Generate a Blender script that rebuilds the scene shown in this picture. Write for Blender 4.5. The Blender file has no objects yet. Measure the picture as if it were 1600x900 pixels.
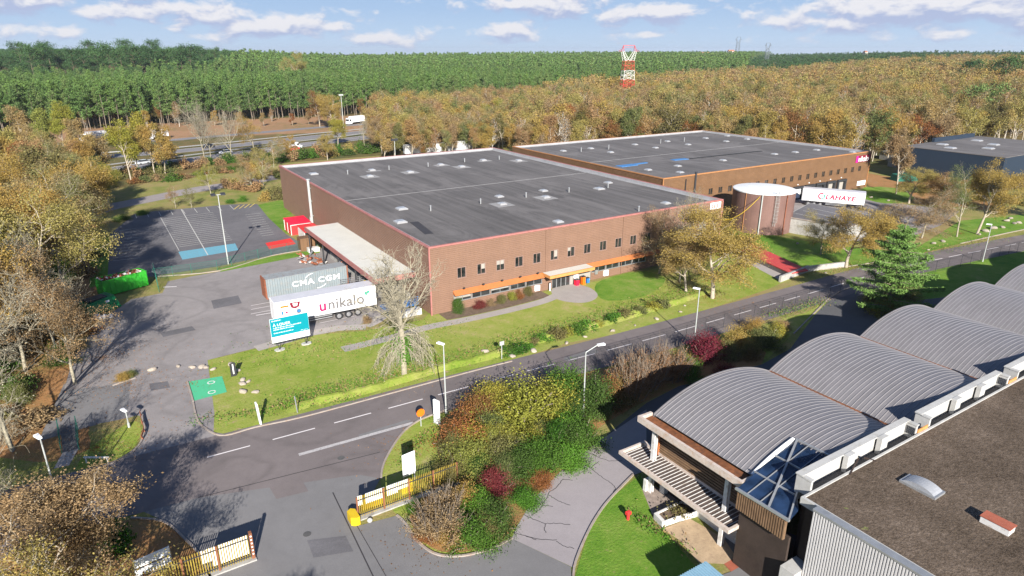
import bpy, bmesh, math, random
import numpy as np
from mathutils import Vector, Matrix
R = math.radians
S = bpy.context.scene
COL = S.collection
random.seed(7)

# ------------------------------------------------------------------ camera, sun, sky, exposure
F_PX, PITCH, HCAM = 1026.6, 0.34420, 34.0      # focal length for a 1600 px wide picture, tilt, flying height (m)
TH = 0.56264                                    # the warehouses' long axis, seen from the camera's heading
_B = np.array([-0.3233, 2.4614]) * HCAM
_u = np.array([math.cos(TH), math.sin(TH)]); _n = np.array([-_u[1], _u[0]])
CAM = Vector((-float(_B @ _u), -float(_B @ _n), HCAM))   # origin of the scene = near corner of the first warehouse
cam = bpy.data.cameras.new('camera'); camo = bpy.data.objects.new('camera', cam); COL.objects.link(camo)
camo.location = CAM; camo.rotation_euler = (math.pi/2 - PITCH, 0, -TH)
cam.sensor_width = 36; cam.lens = 36 * F_PX / 1600; cam.clip_start = 0.5; cam.clip_end = 20000
S.camera = camo

def P(px, py, z=0.0):
    """where the sight line through a point of the photograph meets the level z"""
    a, b = px - 800, 450 - py
    d = (a / F_PX, math.cos(PITCH) + b / F_PX * math.sin(PITCH), -math.sin(PITCH) + b / F_PX * math.cos(PITCH))
    t = (z - HCAM) / d[2]
    w = np.array([d[0] * t, d[1] * t]) - _B
    return Vector((float(w @ _u), float(w @ _n), z))
def POL(azpx, dist):
    """a point of the ground at a distance along the heading of a picture column"""
    a = math.atan((azpx - 800) / F_PX * math.cos(PITCH)) 
    w = np.array([math.sin(a) * dist, math.cos(a) * dist]) - _B
    return Vector((float(w @ _u), float(w @ _n), 0))

SUN_EL, SUN_AZ = 25.0, 169.0                    # degrees; azimuth clockwise from the camera's heading
az = R(SUN_AZ)
sdw = np.array([math.sin(az), math.cos(az)])
SD = Vector((float(sdw @ _u) * math.cos(R(SUN_EL)), float(sdw @ _n) * math.cos(R(SUN_EL)), math.sin(R(SUN_EL))))
sl = bpy.data.lights.new('sun', 'SUN'); sl.energy = 5.0; sl.angle = R(0.5); sl.color = (1.0, 0.945, 0.86)
so = bpy.data.objects.new('sun', sl); COL.objects.link(so); so.rotation_euler = SD.to_track_quat('Z', 'Y').to_euler(); so.location = (0, 0, 300)
S.view_settings.view_transform = 'Standard'; S.view_settings.look = 'None'
S.view_settings.exposure = 1.15; S.view_settings.gamma = 1.0; S.view_settings.use_curve_mapping = False
S.cycles.max_bounces = 5; S.cycles.diffuse_bounces = 2; S.cycles.glossy_bounces = 2; S.cycles.transmission_bounces = 3
S.cycles.transparent_max_bounces = 4; S.cycles.use_denoising = True; S.cycles.caustics_reflective = False; S.cycles.caustics_refractive = False

class NT:
    """small helper for node trees"""
    def __init__(s, tree): s.t = tree; s.n = tree.nodes; s.l = tree.links
    def add(s, kind, **kw):
        nd = s.n.new(kind)
        for k, v in kw.items():
            if k.startswith('i_'):
                key = k[2:]; key = int(key) if key.isdigit() else key.replace('_', ' ')
                s.put(nd.inputs[key], v)
            else: setattr(nd, k, v)
        return nd
    def put(s, sock, v):
        if isinstance(v, bpy.types.NodeSocket): s.l.new(v, sock)
        elif isinstance(v, tuple) and len(v) == 3 and sock.type == 'RGBA': sock.default_value = (*v, 1)
        else: sock.default_value = v
    def math(s, op, a, b=0.0, c=None, clamp=False):
        nd = s.n.new('ShaderNodeMath'); nd.operation = op; nd.use_clamp = clamp
        s.put(nd.inputs[0], a); s.put(nd.inputs[1], b)
        if c is not None: s.put(nd.inputs[2], c)
        return nd.outputs[0]
    def mix(s, f, a, b, mode='MIX'):
        nd = s.n.new('ShaderNodeMix'); nd.data_type = 'RGBA'; nd.blend_type = mode; nd.clamp_factor = True
        s.put(nd.inputs[0], f); s.put(nd.inputs[6], a); s.put(nd.inputs[7], b)
        return nd.outputs[2]
    def noise(s, vec, scale, detail=4.0, rough=0.55, dist=0.0):
        nd = s.n.new('ShaderNodeTexNoise'); s.l.new(vec, nd.inputs['Vector'])
        nd.inputs['Scale'].default_value = scale; nd.inputs['Detail'].default_value = detail
        nd.inputs['Roughness'].default_value = rough; nd.inputs['Distortion'].default_value = dist
        return nd.outputs['Fac']
    def ramp(s, fac, stops, interp='LINEAR'):
        nd = s.n.new('ShaderNodeValToRGB'); s.l.new(fac, nd.inputs[0]); cr = nd.color_ramp; cr.interpolation = interp
        while len(cr.elements) < len(stops): cr.elements.new(0.5)
        for e, (p, c) in zip(cr.elements, stops):
            e.position = p; e.color = (*c, 1) if isinstance(c, tuple) else (c, c, c, 1)
        return nd.outputs[0]
    def scale(s, vec, v):
        nd = s.n.new('ShaderNodeVectorMath'); nd.operation = 'MULTIPLY'; s.l.new(vec, nd.inputs[0]); nd.inputs[1].default_value = v
        return nd.outputs[0]

W = bpy.data.worlds.new('World'); S.world = W; W.use_nodes = True
w = NT(W.node_tree); bg = W.node_tree.nodes['Background']
sky = w.add('ShaderNodeTexSky', sky_type='NISHITA', sun_disc=False, sun_elevation=R(SUN_EL), sun_rotation=math.atan2(SD.x, SD.y), altitude=60, air_density=1.0, dust_density=0.6, ozone_density=2.0)
tc = w.add('ShaderNodeTexCoord')
sep = w.add('ShaderNodeSeparateXYZ', i_0=tc.outputs['Generated'])
el = w.math('ARCSINE', sep.outputs['Z'])
azn = w.math('ADD', w.math('ARCTAN2', sep.outputs['X'], sep.outputs['Y']), -TH)      # heading, 0 = the photograph's middle
CLOUDS = [(40, 12, 95, 26, 1.0), (5, 56, 70, 12, .8), (118, 60, 30, 10, .7), (220, 8, 36, 14, .9), (215, 32, 90, 13, .95), (325, 34, 70, 14, 1.0), (430, 46, 110, 14, 1.0), (330, 62, 60, 9, .7), (600, 62, 85, 10, .85), (700, 66, 60, 5, .6), (850, 12, 120, 15, 1.0), (1010, 26, 85, 13, 1.0), (800, 50, 55, 13, .95), (1010, 56, 90, 8, .65), (1150, 4, 90, 7, .5), (1410, 26, 125, 24, 1.1), (1560, 30, 90, 22, 1.05), (1330, 45, 170, 14, .85), (1260, 38, 90, 10, .6), (1500, 58, 160, 12, .6), (1290, 68, 120, 6, .5), (1240, 62, 60, 5, .5), (-300, 20, 250, 30, 1), (1950, 20, 250, 30, 1), (520, -70, 300, 30, .9), (1200, -90, 300, 30, .9)]
def cloudmask(de):
    e2 = w.math('ADD', el, de); best = None
    comb = w.add('ShaderNodeCombineXYZ', i_0=w.math('MULTIPLY', azn, 25), i_1=w.math('MULTIPLY', e2, 50.0), i_2=3.3)
    a = w.noise(comb.outputs[0], 1.0, 7.0, 0.58, 0.3)
    for px, py, hw, hh, k in CLOUDS:
        a0 = math.atan((px - 800) / F_PX * math.cos(PITCH)); e0 = (82 - py) / F_PX * 0.97
        dx = w.math('MULTIPLY', w.math('SUBTRACT', azn, a0), F_PX / hw); dy = w.math('MULTIPLY', w.math('SUBTRACT', e2, e0), F_PX / (hh * 1.25))
        r2 = w.math('ADD', w.math('MULTIPLY', dx, dx), w.math('MULTIPLY', dy, dy)); v = w.math('MULTIPLY', w.math('DIVIDE', 1.0, w.math('ADD', 1.0, r2)), k)
        best = v if best is None else w.math('MAXIMUM', best, v)
    return w.math('ADD', w.math('MULTIPLY', a, 0.9), w.math('MULTIPLY', best, 0.55))
m0, m1 = cloudmask(0.0), cloudmask(0.009)
dens = w.ramp(m0, [(0.70, 0.0), (0.86, 1.0)])
lit = w.math('MULTIPLY_ADD', w.math('SUBTRACT', m0, m1), 5.0, 0.45, clamp=True)
ccol = w.mix(lit, (4.0, 4.6, 6.5), (7.8, 7.65, 7.9))
grad = w.ramp(w.math('MULTIPLY', el, 6.0), [(0.0, (5.0, 6.3, 7.9)), (0.35, (3.6, 5.1, 7.3)), (1.0, (2.4, 4.0, 6.9))])
hz = w.ramp(el, [(0.16, 1.0), (0.42, 0.0)])
skyc = w.mix(hz, w.mix(1.0, sky.outputs[0], (0.90, 0.98, 1.15), 'MULTIPLY'), grad)
w.put(bg.inputs[0], w.mix(w.math('MULTIPLY', dens, 0.93), skyc, ccol)); bg.inputs[1].default_value = 0.052

# ------------------------------------------------------------------ materials
MATS = {}
def base_mat(name, rough=0.8, spec=0.3):
    m = bpy.data.materials.new(name); m.use_nodes = True; t = NT(m.node_tree)
    b = m.node_tree.nodes['Principled BSDF']; b.inputs['Roughness'].default_value = rough
    b.inputs['Specular IOR Level'].default_value = spec
    MATS[name] = m; return m, t, b
def mat(name, col, rough=0.7, var=0.12, scale=1.0, metal=0.0, spec=0.3, dirt=None, world=False, streak=0.0, bump=0.0, bscale=20.0, aniso=(1, 1, 1)):
    """painted or plain surface with uneven tone, optional dirt colour and vertical streaks"""
    m, t, b = base_mat(name, rough, spec); b.inputs['Metallic'].default_value = metal
    if world: v = t.add('ShaderNodeNewGeometry').outputs['Position']
    else: v = t.add('ShaderNodeTexCoord').outputs['Object']
    va = t.scale(v, aniso)
    n1 = t.noise(va, scale, 5.0, 0.62); n2 = t.noise(v, scale * 9, 3.0, 0.6)
    k = t.math('ADD', t.math('MULTIPLY', n1, 0.65), t.math('MULTIPLY', n2, 0.35))
    lo = tuple(max(0, c * (1 - 1.6 * var)) for c in col); hi = tuple(min(1, c * (1 + 1.6 * var)) for c in col)
    c = t.ramp(k, [(0.3, lo), (0.7, hi)])
    if dirt:
        dn = t.noise(va, scale * 2.3, 6.0, 0.7)
        c = t.mix(t.ramp(dn, [(0.50, 0.0), (0.68, 0.75)]), c, dirt)
    if streak > 0:
        sn = t.noise(t.scale(v, (3.0, 3.0, 0.15)), 1.0, 4.0, 0.6)
        c = t.mix(t.math('MULTIPLY', t.ramp(sn, [(0.45, 0.0), (0.75, 1.0)]), streak), c, tuple(x * 0.55 for x in col))
    t.put(b.inputs['Base Color'], c)
    if bump > 0:
        bn = t.add('ShaderNodeBump', i_Strength=bump, i_Distance=0.03, i_Height=t.noise(v, bscale, 4.0)); t.l.new(bn.outputs[0], b.inputs['Normal'])
    return m
M = MATS
def ground_mat(name, cols, scales=(0.05, 0.45, 3.5), rough=0.95, speck=None, wts=(0.4, 0.35, 0.25)):
    """ground cover: three sizes of mottling through a colour ramp"""
    m, t, b = base_mat(name, rough, 0.15); v = t.add('ShaderNodeNewGeometry').outputs['Position']
    k = t.math('MULTIPLY', t.noise(v, scales[0], 4.0, 0.6), wts[0])
    for s_, w_ in zip(scales[1:], wts[1:]): k = t.math('ADD', k, t.math('MULTIPLY', t.noise(v, s_, 4.0, 0.65), w_))
    n = len(cols); c = t.ramp(k, [(0.36 + 0.28 * i / (n - 1), cc) for i, cc in enumerate(cols)])
    if speck:
        c = t.mix(t.ramp(t.noise(v, speck[1], 3.0, 0.7), [(speck[2], 0.0), (speck[2] + 0.06, 1.0)]), c, speck[0])
    t.put(b.inputs['Base Color'], c)
    bn = t.add('ShaderNodeBump', i_Strength=0.6, i_Distance=0.12, i_Height=t.noise(v, 5.0, 4.0, 0.7)); t.l.new(bn.outputs[0], b.inputs['Normal'])
    return m
def asphalt(name, col, patch=0.14, crack=0.0, rub=0.0):
    m, t, b = base_mat(name, 0.9, 0.25); v = t.add('ShaderNodeNewGeometry').outputs['Position']
    n1 = t.noise(v, 0.09, 5.0, 0.6, 0.6); n2 = t.noise(v, 0.9, 5.0, 0.65); n3 = t.noise(v, 9.0, 2.0)
    k = t.math('ADD', t.math('ADD', t.math('MULTIPLY', n1, 0.45), t.math('MULTIPLY', n2, 0.3)), t.math('MULTIPLY', n3, 0.25))
    c = t.ramp(k, [(0.34, tuple(x * (1 - patch * 1.6) for x in col)), (0.66, tuple(x * (1 + patch * 1.3) for x in col))])
    if crack > 0:
        vo = t.add('ShaderNodeTexVoronoi', feature='DISTANCE_TO_EDGE'); vo.inputs['Scale'].default_value = 0.16
        nz = t.add('ShaderNodeTexNoise'); t.l.new(v, nz.inputs['Vector']); nz.inputs['Scale'].default_value = 0.5; nz.inputs['Detail'].default_value = 4
        mx = t.add('ShaderNodeVectorMath', operation='MULTIPLY_ADD'); t.l.new(nz.outputs['Color'], mx.inputs[0]); mx.inputs[1].default_value = (3.5, 3.5, 0); t.l.new(v, mx.inputs[2])
        t.l.new(mx.outputs[0], vo.inputs['Vector'])
        c = t.mix(t.math('MULTIPLY', t.ramp(vo.outputs['Distance'], [(0.0, 1.0), (0.012, 0.0)]), crack), c, tuple(x * 0.25 for x in col))
    if rub > 0:
        sw = t.noise(v, 0.05, 2.0, 0.4, 3.0); rb = t.ramp(sw, [(0.44, 0.0), (0.5, 1.0), (0.56, 0.0)])
        c = t.mix(t.math('MULTIPLY', rb, t.math('MULTIPLY', t.noise(v, 1.4, 3.0), rub)), c, tuple(x * 0.55 for x in col))
    t.put(b.inputs['Base Color'], c); return m
asphalt('road asphalt', (0.165, 0.142, 0.140), 0.11, 0.0, 0.6); asphalt('yard asphalt', (0.245, 0.225, 0.222), 0.15, 0.0, 0.6)
asphalt('car park asphalt', (0.135, 0.130, 0.138), 0.2, 0.15); asphalt('apron asphalt', (0.175, 0.170, 0.172), 0.1, 0.0, 0.3)
asphalt('drive concrete', (0.29, 0.262, 0.268), 0.09); asphalt('path concrete', (0.33, 0.30, 0.28), 0.12)
asphalt('motorway asphalt', (0.20, 0.19, 0.195), 0.08); asphalt('old track', (0.27, 0.24, 0.235), 0.15)
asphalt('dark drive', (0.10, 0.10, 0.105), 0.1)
ground_mat('lawn', [(0.135, 0.215, 0.022), (0.205, 0.262, 0.04), (0.27, 0.29, 0.07), (0.36, 0.30, 0.14)], scales=(0.07, 0.5, 3.0), speck=((0.33, 0.24, 0.14), 0.9, 0.64))
ground_mat('lush lawn', [(0.06, 0.15, 0.015), (0.10, 0.205, 0.02), (0.15, 0.24, 0.035), (0.23, 0.25, 0.08)], scales=(0.09, 0.6, 4.0), speck=((0.27, 0.21, 0.10), 1.2, 0.66))
ground_mat('leaf litter', [(0.16, 0.17, 0.04), (0.24, 0.15, 0.06), (0.34, 0.17, 0.07), (0.28, 0.20, 0.11)], scales=(0.06, 0.6, 5.0))
ground_mat('rough grass', [(0.10, 0.14, 0.03), (0.19, 0.20, 0.05), (0.27, 0.22, 0.09), (0.24, 0.15, 0.07)], scales=(0.03, 0.3, 3.0))
ground_mat('country', [(0.045, 0.07, 0.02), (0.10, 0.10, 0.035), (0.17, 0.115, 0.045), (0.20, 0.13, 0.06)], scales=(0.012, 0.15, 1.6))
ground_mat('heath', [(0.15, 0.15, 0.05), (0.27, 0.17, 0.09), (0.34, 0.19, 0.11), (0.26, 0.22, 0.10)], scales=(0.03, 0.3, 2.0))
ground_mat('gravel roof', [(0.035, 0.025, 0.017), (0.085, 0.063, 0.045), (0.125, 0.094, 0.07), (0.20, 0.155, 0.12)], scales=(0.22, 2.2, 9.0), speck=((0.20, 0.24, 0.06), 0.7, 0.70), wts=(0.28, 0.26, 0.46))
def paint(name, col, wear=0.35, sc=1.6):
    m, t, b = base_mat(name, 0.75, 0.3); v = t.add('ShaderNodeNewGeometry').outputs['Position']
    n = t.noise(v, sc * 2, 6.0, 0.75)
    t.put(b.inputs['Base Color'], t.mix(t.ramp(n, [(0.5 + 0.25 * (1 - wear), 0.0), (0.62 + 0.25 * (1 - wear), 0.8)]), col, (0.2, 0.19, 0.19)))
    return m
paint('white marking', (0.66, 0.62, 0.62), 0.45); paint('worn marking', (0.42, 0.40, 0.40), 0.95, 2.5); paint('thin marking', (0.50, 0.49, 0.46), 0.6, 1.5)
paint('green bay paint', (0.075, 0.42, 0.22), 0.42, 0.8); paint('blue bay paint', (0.13, 0.33, 0.42), 0.85, 1.2); paint('red bay paint', (0.62, 0.035, 0.03), 0.3, 0.8)
paint('yellow marking', (0.62, 0.47, 0.10), 0.6); paint('tar seam', (0.045, 0.042, 0.045), 0.2)
mat('brown cladding', (0.205, 0.122, 0.085), 0.6, 0.07, 0.35, dirt=None, streak=0.16, aniso=(1, 1, 2))
mat('tan cladding', (0.160, 0.090, 0.047), 0.6, 0.12, 0.35, streak=0.25, aniso=(1, 1, 2))
mat('tank cladding', (0.165, 0.095, 0.080), 0.6, 0.1, 0.4, streak=0.35)
mat('pink trim', (0.34, 0.14, 0.125), 0.6, 0.15, 1.0); mat('orange trim', (0.42, 0.145, 0.05), 0.5, 0.1, 1.0); mat('tan trim', (0.36, 0.17, 0.07), 0.5, 0.1, 1.0)
mat('pale orange', (0.50, 0.24, 0.08), 0.6, 0.12, 1.5)
def membrane(name, col):
    m, t, b = base_mat(name, 0.85, 0.3); v = t.add('ShaderNodeTexCoord').outputs['Object']
    lanes = t.noise(t.scale(v, (1.1, 0.035, 1)), 1.0, 3.0, 0.6); lanes2 = t.noise(t.scale(v, (0.35, 0.02, 1)), 1.0, 2.0, 0.5)
    mo = t.noise(v, 0.08, 5.0, 0.6); fi = t.noise(v, 3.0, 3.0, 0.6)
    k = t.math('ADD', t.math('ADD', t.math('MULTIPLY', lanes, 0.42), t.math('MULTIPLY', lanes2, 0.2)), t.math('ADD', t.math('MULTIPLY', mo, 0.25), t.math('MULTIPLY', fi, 0.13)))
    cc_ = t.ramp(k, [(0.36, tuple(c * 0.68 for c in col)), (0.5, col), (0.66, tuple(c * 1.45 for c in col))])
    st = t.ramp(t.noise(t.scale(v, (0.12, 0.05, 1)), 1.0, 6.0, 0.7, 0.8), [(0.52, 0.0), (0.60, 0.55)]); cc_ = t.mix(st, cc_, tuple(c * 1.55 for c in col))
    st2 = t.ramp(t.noise(t.scale(v, (0.5, 0.25, 1)), 1.0, 5.0, 0.75), [(0.60, 0.0), (0.68, 0.6)]); cc_ = t.mix(st2, cc_, tuple(c * 0.55 for c in col))
    t.put(b.inputs['Base Color'], cc_); return m
membrane('roof membrane', (0.118, 0.109, 0.105)); membrane('second roof membrane', (0.122, 0.113, 0.110))
mat('blue patch', (0.06, 0.19, 0.42), 0.6, 0.2, 1.0); mat('pale flashing', (0.36, 0.36, 0.37), 0.5, 0.12, 0.6, metal=0.2); mat('blue flashing', (0.22, 0.33, 0.52), 0.5, 0.12, 0.6)
mat('membrane pad', (0.27, 0.262, 0.258), 0.8, 0.1, 1.0)
mat('skylight', (0.30, 0.30, 0.31), 0.3, 0.08, 1.0, spec=0.5); mat('grey metal', (0.36, 0.37, 0.38), 0.4, 0.12, 2.0, metal=0.5)
mat('lamp metal', (0.42, 0.44, 0.43), 0.45, 0.08, 2.0, metal=0.2); mat('dark metal', (0.035, 0.036, 0.04), 0.5, 0.15, 2.0); mat('black', (0.02, 0.02, 0.022), 0.7, 0.2, 1.0)
mat('white paint', (0.78, 0.78, 0.77), 0.45, 0.04, 0.8, dirt=None); mat('white dirty', (0.60, 0.59, 0.57), 0.6, 0.08, 1.0, dirt=(0.30, 0.25, 0.20))
mat('white canopy', (0.56, 0.55, 0.50), 0.6, 0.05, 0.5); mat('lorry white', (0.84, 0.84, 0.85), 0.35, 0.03, 0.6, spec=0.5)
mat('lorry roof', (0.50, 0.50, 0.53), 0.45, 0.06, 0.6, streak=0.0); mat('lorry grey', (0.42, 0.42, 0.44), 0.4, 0.06, 1.0)
mat('rubber', (0.025, 0.025, 0.027), 0.85, 0.2, 3.0); mat('rim', (0.30, 0.30, 0.31), 0.4, 0.1, 4.0, metal=0.5)
mat('container blue', (0.20, 0.235, 0.25), 0.55, 0.08, 0.8, dirt=(0.25, 0.24, 0.22)); mat('rust', (0.24, 0.085, 0.045), 0.85, 0.3, 2.0); mat('container roof', (0.25, 0.27, 0.28), 0.7, 0.1, 1.0, dirt=(0.20, 0.14, 0.10))
mat('brand red', (0.62, 0.012, 0.09), 0.5, 0.03, 1); mat('brand grey', (0.13, 0.125, 0.13), 0.5, 0.03, 1); mat('lahaye red', (0.50, 0.012, 0.06), 0.5, 0.03, 1); mat('leaf green print', (0.02, 0.33, 0.22), 0.5, 0.05, 1)
mat('magenta', (0.60, 0.02, 0.22), 0.5, 0.05, 1); mat('dark red', (0.18, 0.012, 0.03), 0.5, 0.05, 1)
mat('teal board', (0.0, 0.215, 0.27), 0.45, 0.04, 0.5); mat('plain white', (0.80, 0.81, 0.81), 0.5, 0.02, 1.0)
mat('red sheet', (0.58, 0.035, 0.035), 0.5, 0.08, 1.5); mat('bright red', (0.75, 0.015, 0.05), 0.5, 0.08, 1.5); mat('red tile', (0.45, 0.06, 0.055), 0.7, 0.22, 3.0, aniso=(3, 1, 1))
mat('skip green', (0.035, 0.36, 0.03), 0.5, 0.12, 0.8); mat('bin green', (0.01, 0.20, 0.07), 0.5, 0.15, 0.8); mat('fence green', (0.02, 0.14, 0.10), 0.5, 0.1, 1)
mat('yellow', (0.58, 0.40, 0.015), 0.5, 0.08, 1.5); mat('fence yellow', (0.27, 0.205, 0.035), 0.6, 0.25, 1.2, dirt=(0.22, 0.09, 0.035)); mat('orange', (0.70, 0.15, 0.01), 0.5, 0.08, 1.5)
mat('concrete', (0.36, 0.35, 0.33), 0.85, 0.14, 0.6, dirt=(0.20, 0.19, 0.17), streak=0.25, bump=0.3); mat('pale concrete', (0.42, 0.415, 0.40), 0.8, 0.1, 0.8, dirt=(0.34, 0.33, 0.30))
mat('kerb stone', (0.30, 0.26, 0.23), 0.85, 0.15, 1.2, dirt=(0.30, 0.20, 0.13), world=True); mat('rock', (0.33, 0.285, 0.235), 0.9, 0.2, 2.5, dirt=(0.28, 0.24, 0.2), bump=0.5, bscale=5)
mat('vault metal', (0.20, 0.19, 0.197), 0.5, 0.12, 0.5, metal=0.15, aniso=(0.6, 2.5, 1), dirt=None); mat('vault seam', (0.235, 0.224, 0.23), 0.45, 0.06, 0.6, metal=0.2)
mat('gutter rust', (0.20, 0.075, 0.03), 0.8, 0.35, 1.5, dirt=(0.06, 0.035, 0.025)); mat('beam paint', (0.50, 0.43, 0.38), 0.7, 0.12, 1.5, dirt=(0.42, 0.26, 0.16))
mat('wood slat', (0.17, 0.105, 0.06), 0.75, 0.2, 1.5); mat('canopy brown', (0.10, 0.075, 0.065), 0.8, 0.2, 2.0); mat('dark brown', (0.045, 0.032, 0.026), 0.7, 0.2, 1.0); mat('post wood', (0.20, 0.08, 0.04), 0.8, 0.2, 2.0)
mat('ribbed white', (0.52, 0.51, 0.51), 0.55, 0.05, 0.8, dirt=None); mat('paving beige', (0.42, 0.31, 0.20), 0.85, 0.15, 1.2, dirt=(0.30, 0.21, 0.14)); mat('brick red', (0.33, 0.10, 0.06), 0.85, 0.15, 2.0)
mat('walkway grey', (0.085, 0.083, 0.083), 0.85, 0.2, 1.0); mat('navy cladding', (0.020, 0.032, 0.052), 0.55, 0.06, 0.5, streak=0.1); mat('pale blue sheet', (0.20, 0.34, 0.44), 0.5, 0.08, 1.0)
mat('dome', (0.30, 0.31, 0.33), 0.3, 0.15, 0.9, spec=0.5, dirt=(0.26, 0.27, 0.28)); mat('soil', (0.14, 0.10, 0.07), 0.95, 0.25, 2.0); mat('gravel', (0.27, 0.22, 0.19), 0.95, 0.25, 2.0)
mat('pylon steel', (0.12, 0.14, 0.16), 0.6, 0.1, 1); mat('pylon red', (0.55, 0.035, 0.03), 0.6, 0.1, 1); mat('pylon white', (0.66, 0.66, 0.62), 0.6, 0.08, 1); mat('far wall', (0.55, 0.48, 0.43), 0.8, 0.1, 1); mat('far tile', (0.36, 0.16, 0.10), 0.8, 0.15, 1)
mat('car silver', (0.50, 0.52, 0.54), 0.3, 0.03, 1, spec=0.6); mat('tank water', (0.66, 0.67, 0.67), 0.6, 0.05, 0.4, dirt=None); mat('leaflet blue', (0.03, 0.16, 0.42), 0.5, 0.1, 1)
mat('window frame', (0.26, 0.17, 0.14), 0.6, 0.08, 1.0); mat('blinds', (0.30, 0.28, 0.25), 0.8, 0.1, 2.0)
def glass_mat(name, col, rough=0.08):
    m, t, b = base_mat(name, rough, 0.7); v = t.add('ShaderNodeTexCoord').outputs['Object']
    t.put(b.inputs['Base Color'], t.ramp(t.noise(v, 0.8, 3.0), [(0.35, tuple(c * 0.5 for c in col)), (0.65, tuple(c * 1.6 for c in col))])); return m
glass_mat('window glass', (0.02, 0.022, 0.022)); glass_mat('roof glass', (0.012, 0.026, 0.06), 0.12); glass_mat('car glass', (0.02, 0.022, 0.026))

# ------------------------------------------------------------------ mesh helpers
class MB:
    def __init__(s): s.v = []; s.f = []; s.m = []
    def poly(s, pts, mi=0):
        k = len(s.v); s.v += [tuple(p) for p in pts]; s.f.append(tuple(range(k, k + len(pts)))); s.m.append(mi); return s
    def quads(s, vs, fs, mi=0):
        k = len(s.v); s.v += [tuple(p) for p in vs]; s.f += [tuple(i + k for i in f) for f in fs]; s.m += [mi] * len(fs); return s
    def box(s, x0, x1, y0, y1, z0, z1, mi=0, bev=0.0):
        if bev > 0:
            b = bev; vs = []; 
            for z, ins in ((z0, b), (z0 + b, 0), (z1 - b, 0), (z1, b)):
                vs += [(x0 + ins, y0 + ins, z), (x1 - ins, y0 + ins, z), (x1 - ins, y1 - ins, z), (x0 + ins, y1 - ins, z)]
            fs = [(3, 2, 1, 0), (12, 13, 14, 15)]
            for r in range(3):
                for i in range(4): a = r * 4; fs.append((a + i, a + (i + 1) % 4, a + 4 + (i + 1) % 4, a + 4 + i))
            return s.quads(vs, fs, mi)
        vs = [(x0, y0, z0), (x1, y0, z0), (x1, y1, z0), (x0, y1, z0), (x0, y0, z1), (x1, y0, z1), (x1, y1, z1), (x0, y1, z1)]
        return s.quads(vs, [(3, 2, 1, 0), (4, 5, 6, 7), (0, 1, 5, 4), (1, 2, 6, 5), (2, 3, 7, 6), (3, 0, 4, 7)], mi)
    def prism(s, pts, z0, z1, mi=0):
        n = len(pts); vs = [(p[0], p[1], z0) for p in pts] + [(p[0], p[1], z1) for p in pts]
        ar = sum(pts[i][0] * pts[(i + 1) % n][1] - pts[(i + 1) % n][0] * pts[i][1] for i in range(n))
        fs = [tuple(range(n - 1, -1, -1)), tuple(range(n, 2 * n))] + [(i, (i + 1) % n, n + (i + 1) % n, n + i) for i in range(n)]
        if ar < 0: fs = [f[::-1] for f in fs]
        return s.quads(vs, fs, mi)
    def hexa(s, bot, top, mi=0):
        return s.quads(list(bot) + list(top), [(3, 2, 1, 0), (4, 5, 6, 7), (0, 1, 5, 4), (1, 2, 6, 5), (2, 3, 7, 6), (3, 0, 4, 7)], mi)
    def tube(s, p0, p1, r0, r1=None, n=6, mi=0, caps=True):
        p0, p1 = Vector(p0), Vector(p1); r1 = r0 if r1 is None else r1; d = (p1 - p0)
        if d.length < 1e-6: return s
        d.normalize(); a = d.orthogonal().normalized(); b = d.cross(a); vs = []
        for p, r in ((p0, r0), (p1, r1)):
            for i in range(n): t = 2 * math.pi * i / n; vs.append(p + a * (math.cos(t) * r) + b * (math.sin(t) * r))
        fs = [(i, (i + 1) % n, n + (i + 1) % n, n + i) for i in range(n)]
        if caps: fs += [tuple(range(n - 1, -1, -1)), tuple(range(n, 2 * n))]
        return s.quads(vs, fs, mi)
    def bar(s, p0, p1, w, h, mi=0):
        p0, p1 = Vector(p0), Vector(p1); d = (p1 - p0).normalized(); up = Vector((0, 0, 1))
        if abs(d.z) > 0.95: up = Vector((0, 1, 0))
        a = d.cross(up).normalized() * (w / 2); b = a.cross(d).normalized() * (h / 2)
        return s.hexa([p0 - a - b, p0 + a - b, p1 + a - b, p1 - a - b], [p0 - a + b, p0 + a + b, p1 + a + b, p1 - a + b], mi)
    def lathe(s, prof, n=24, c=(0, 0), mi=0):
        vs = [(c[0] + r * math.cos(2 * math.pi * i / n), c[1] + r * math.sin(2 * math.pi * i / n), z) for r, z in prof for i in range(n)]
        fs = [(k * n + i, k * n + (i + 1) % n, (k + 1) * n + (i + 1) % n, (k + 1) * n + i) for k in range(len(prof) - 1) for i in range(n)]
        return s.quads(vs, fs, mi)
    def build(s, name, mats, parent=None, smooth=False, loc=None, rotz=0.0, recalc=False):
        me = bpy.data.meshes.new(name); me.from_pydata(s.v, [], s.f)
        for m in (mats if isinstance(mats, (list, tuple)) else [mats]): me.materials.append(M[m] if isinstance(m, str) else m)
        if any(s.m): me.polygons.foreach_set('material_index', s.m)
        if smooth: me.polygons.foreach_set('use_smooth', [True] * len(s.f))
        me.update()
        if recalc:
            bm = bmesh.new(); bm.from_mesh(me); bmesh.ops.remove_doubles(bm, verts=bm.verts, dist=1e-4); bmesh.ops.recalc_face_normals(bm, faces=bm.faces); bm.to_mesh(me); bm.free()
        o = bpy.data.objects.new(name, me); COL.objects.link(o)
        if parent is not None: o.parent = parent
        if loc is not None: o.location = loc
        if rotz: o.rotation_euler = (0, 0, rotz)
        return o
def tag(o, label=None, cat=None, group=None, kind=None):
    if label: o['label'] = label
    if cat: o['category'] = cat
    if group: o['group'] = group
    if kind: o['kind'] = kind
    return o
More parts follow.
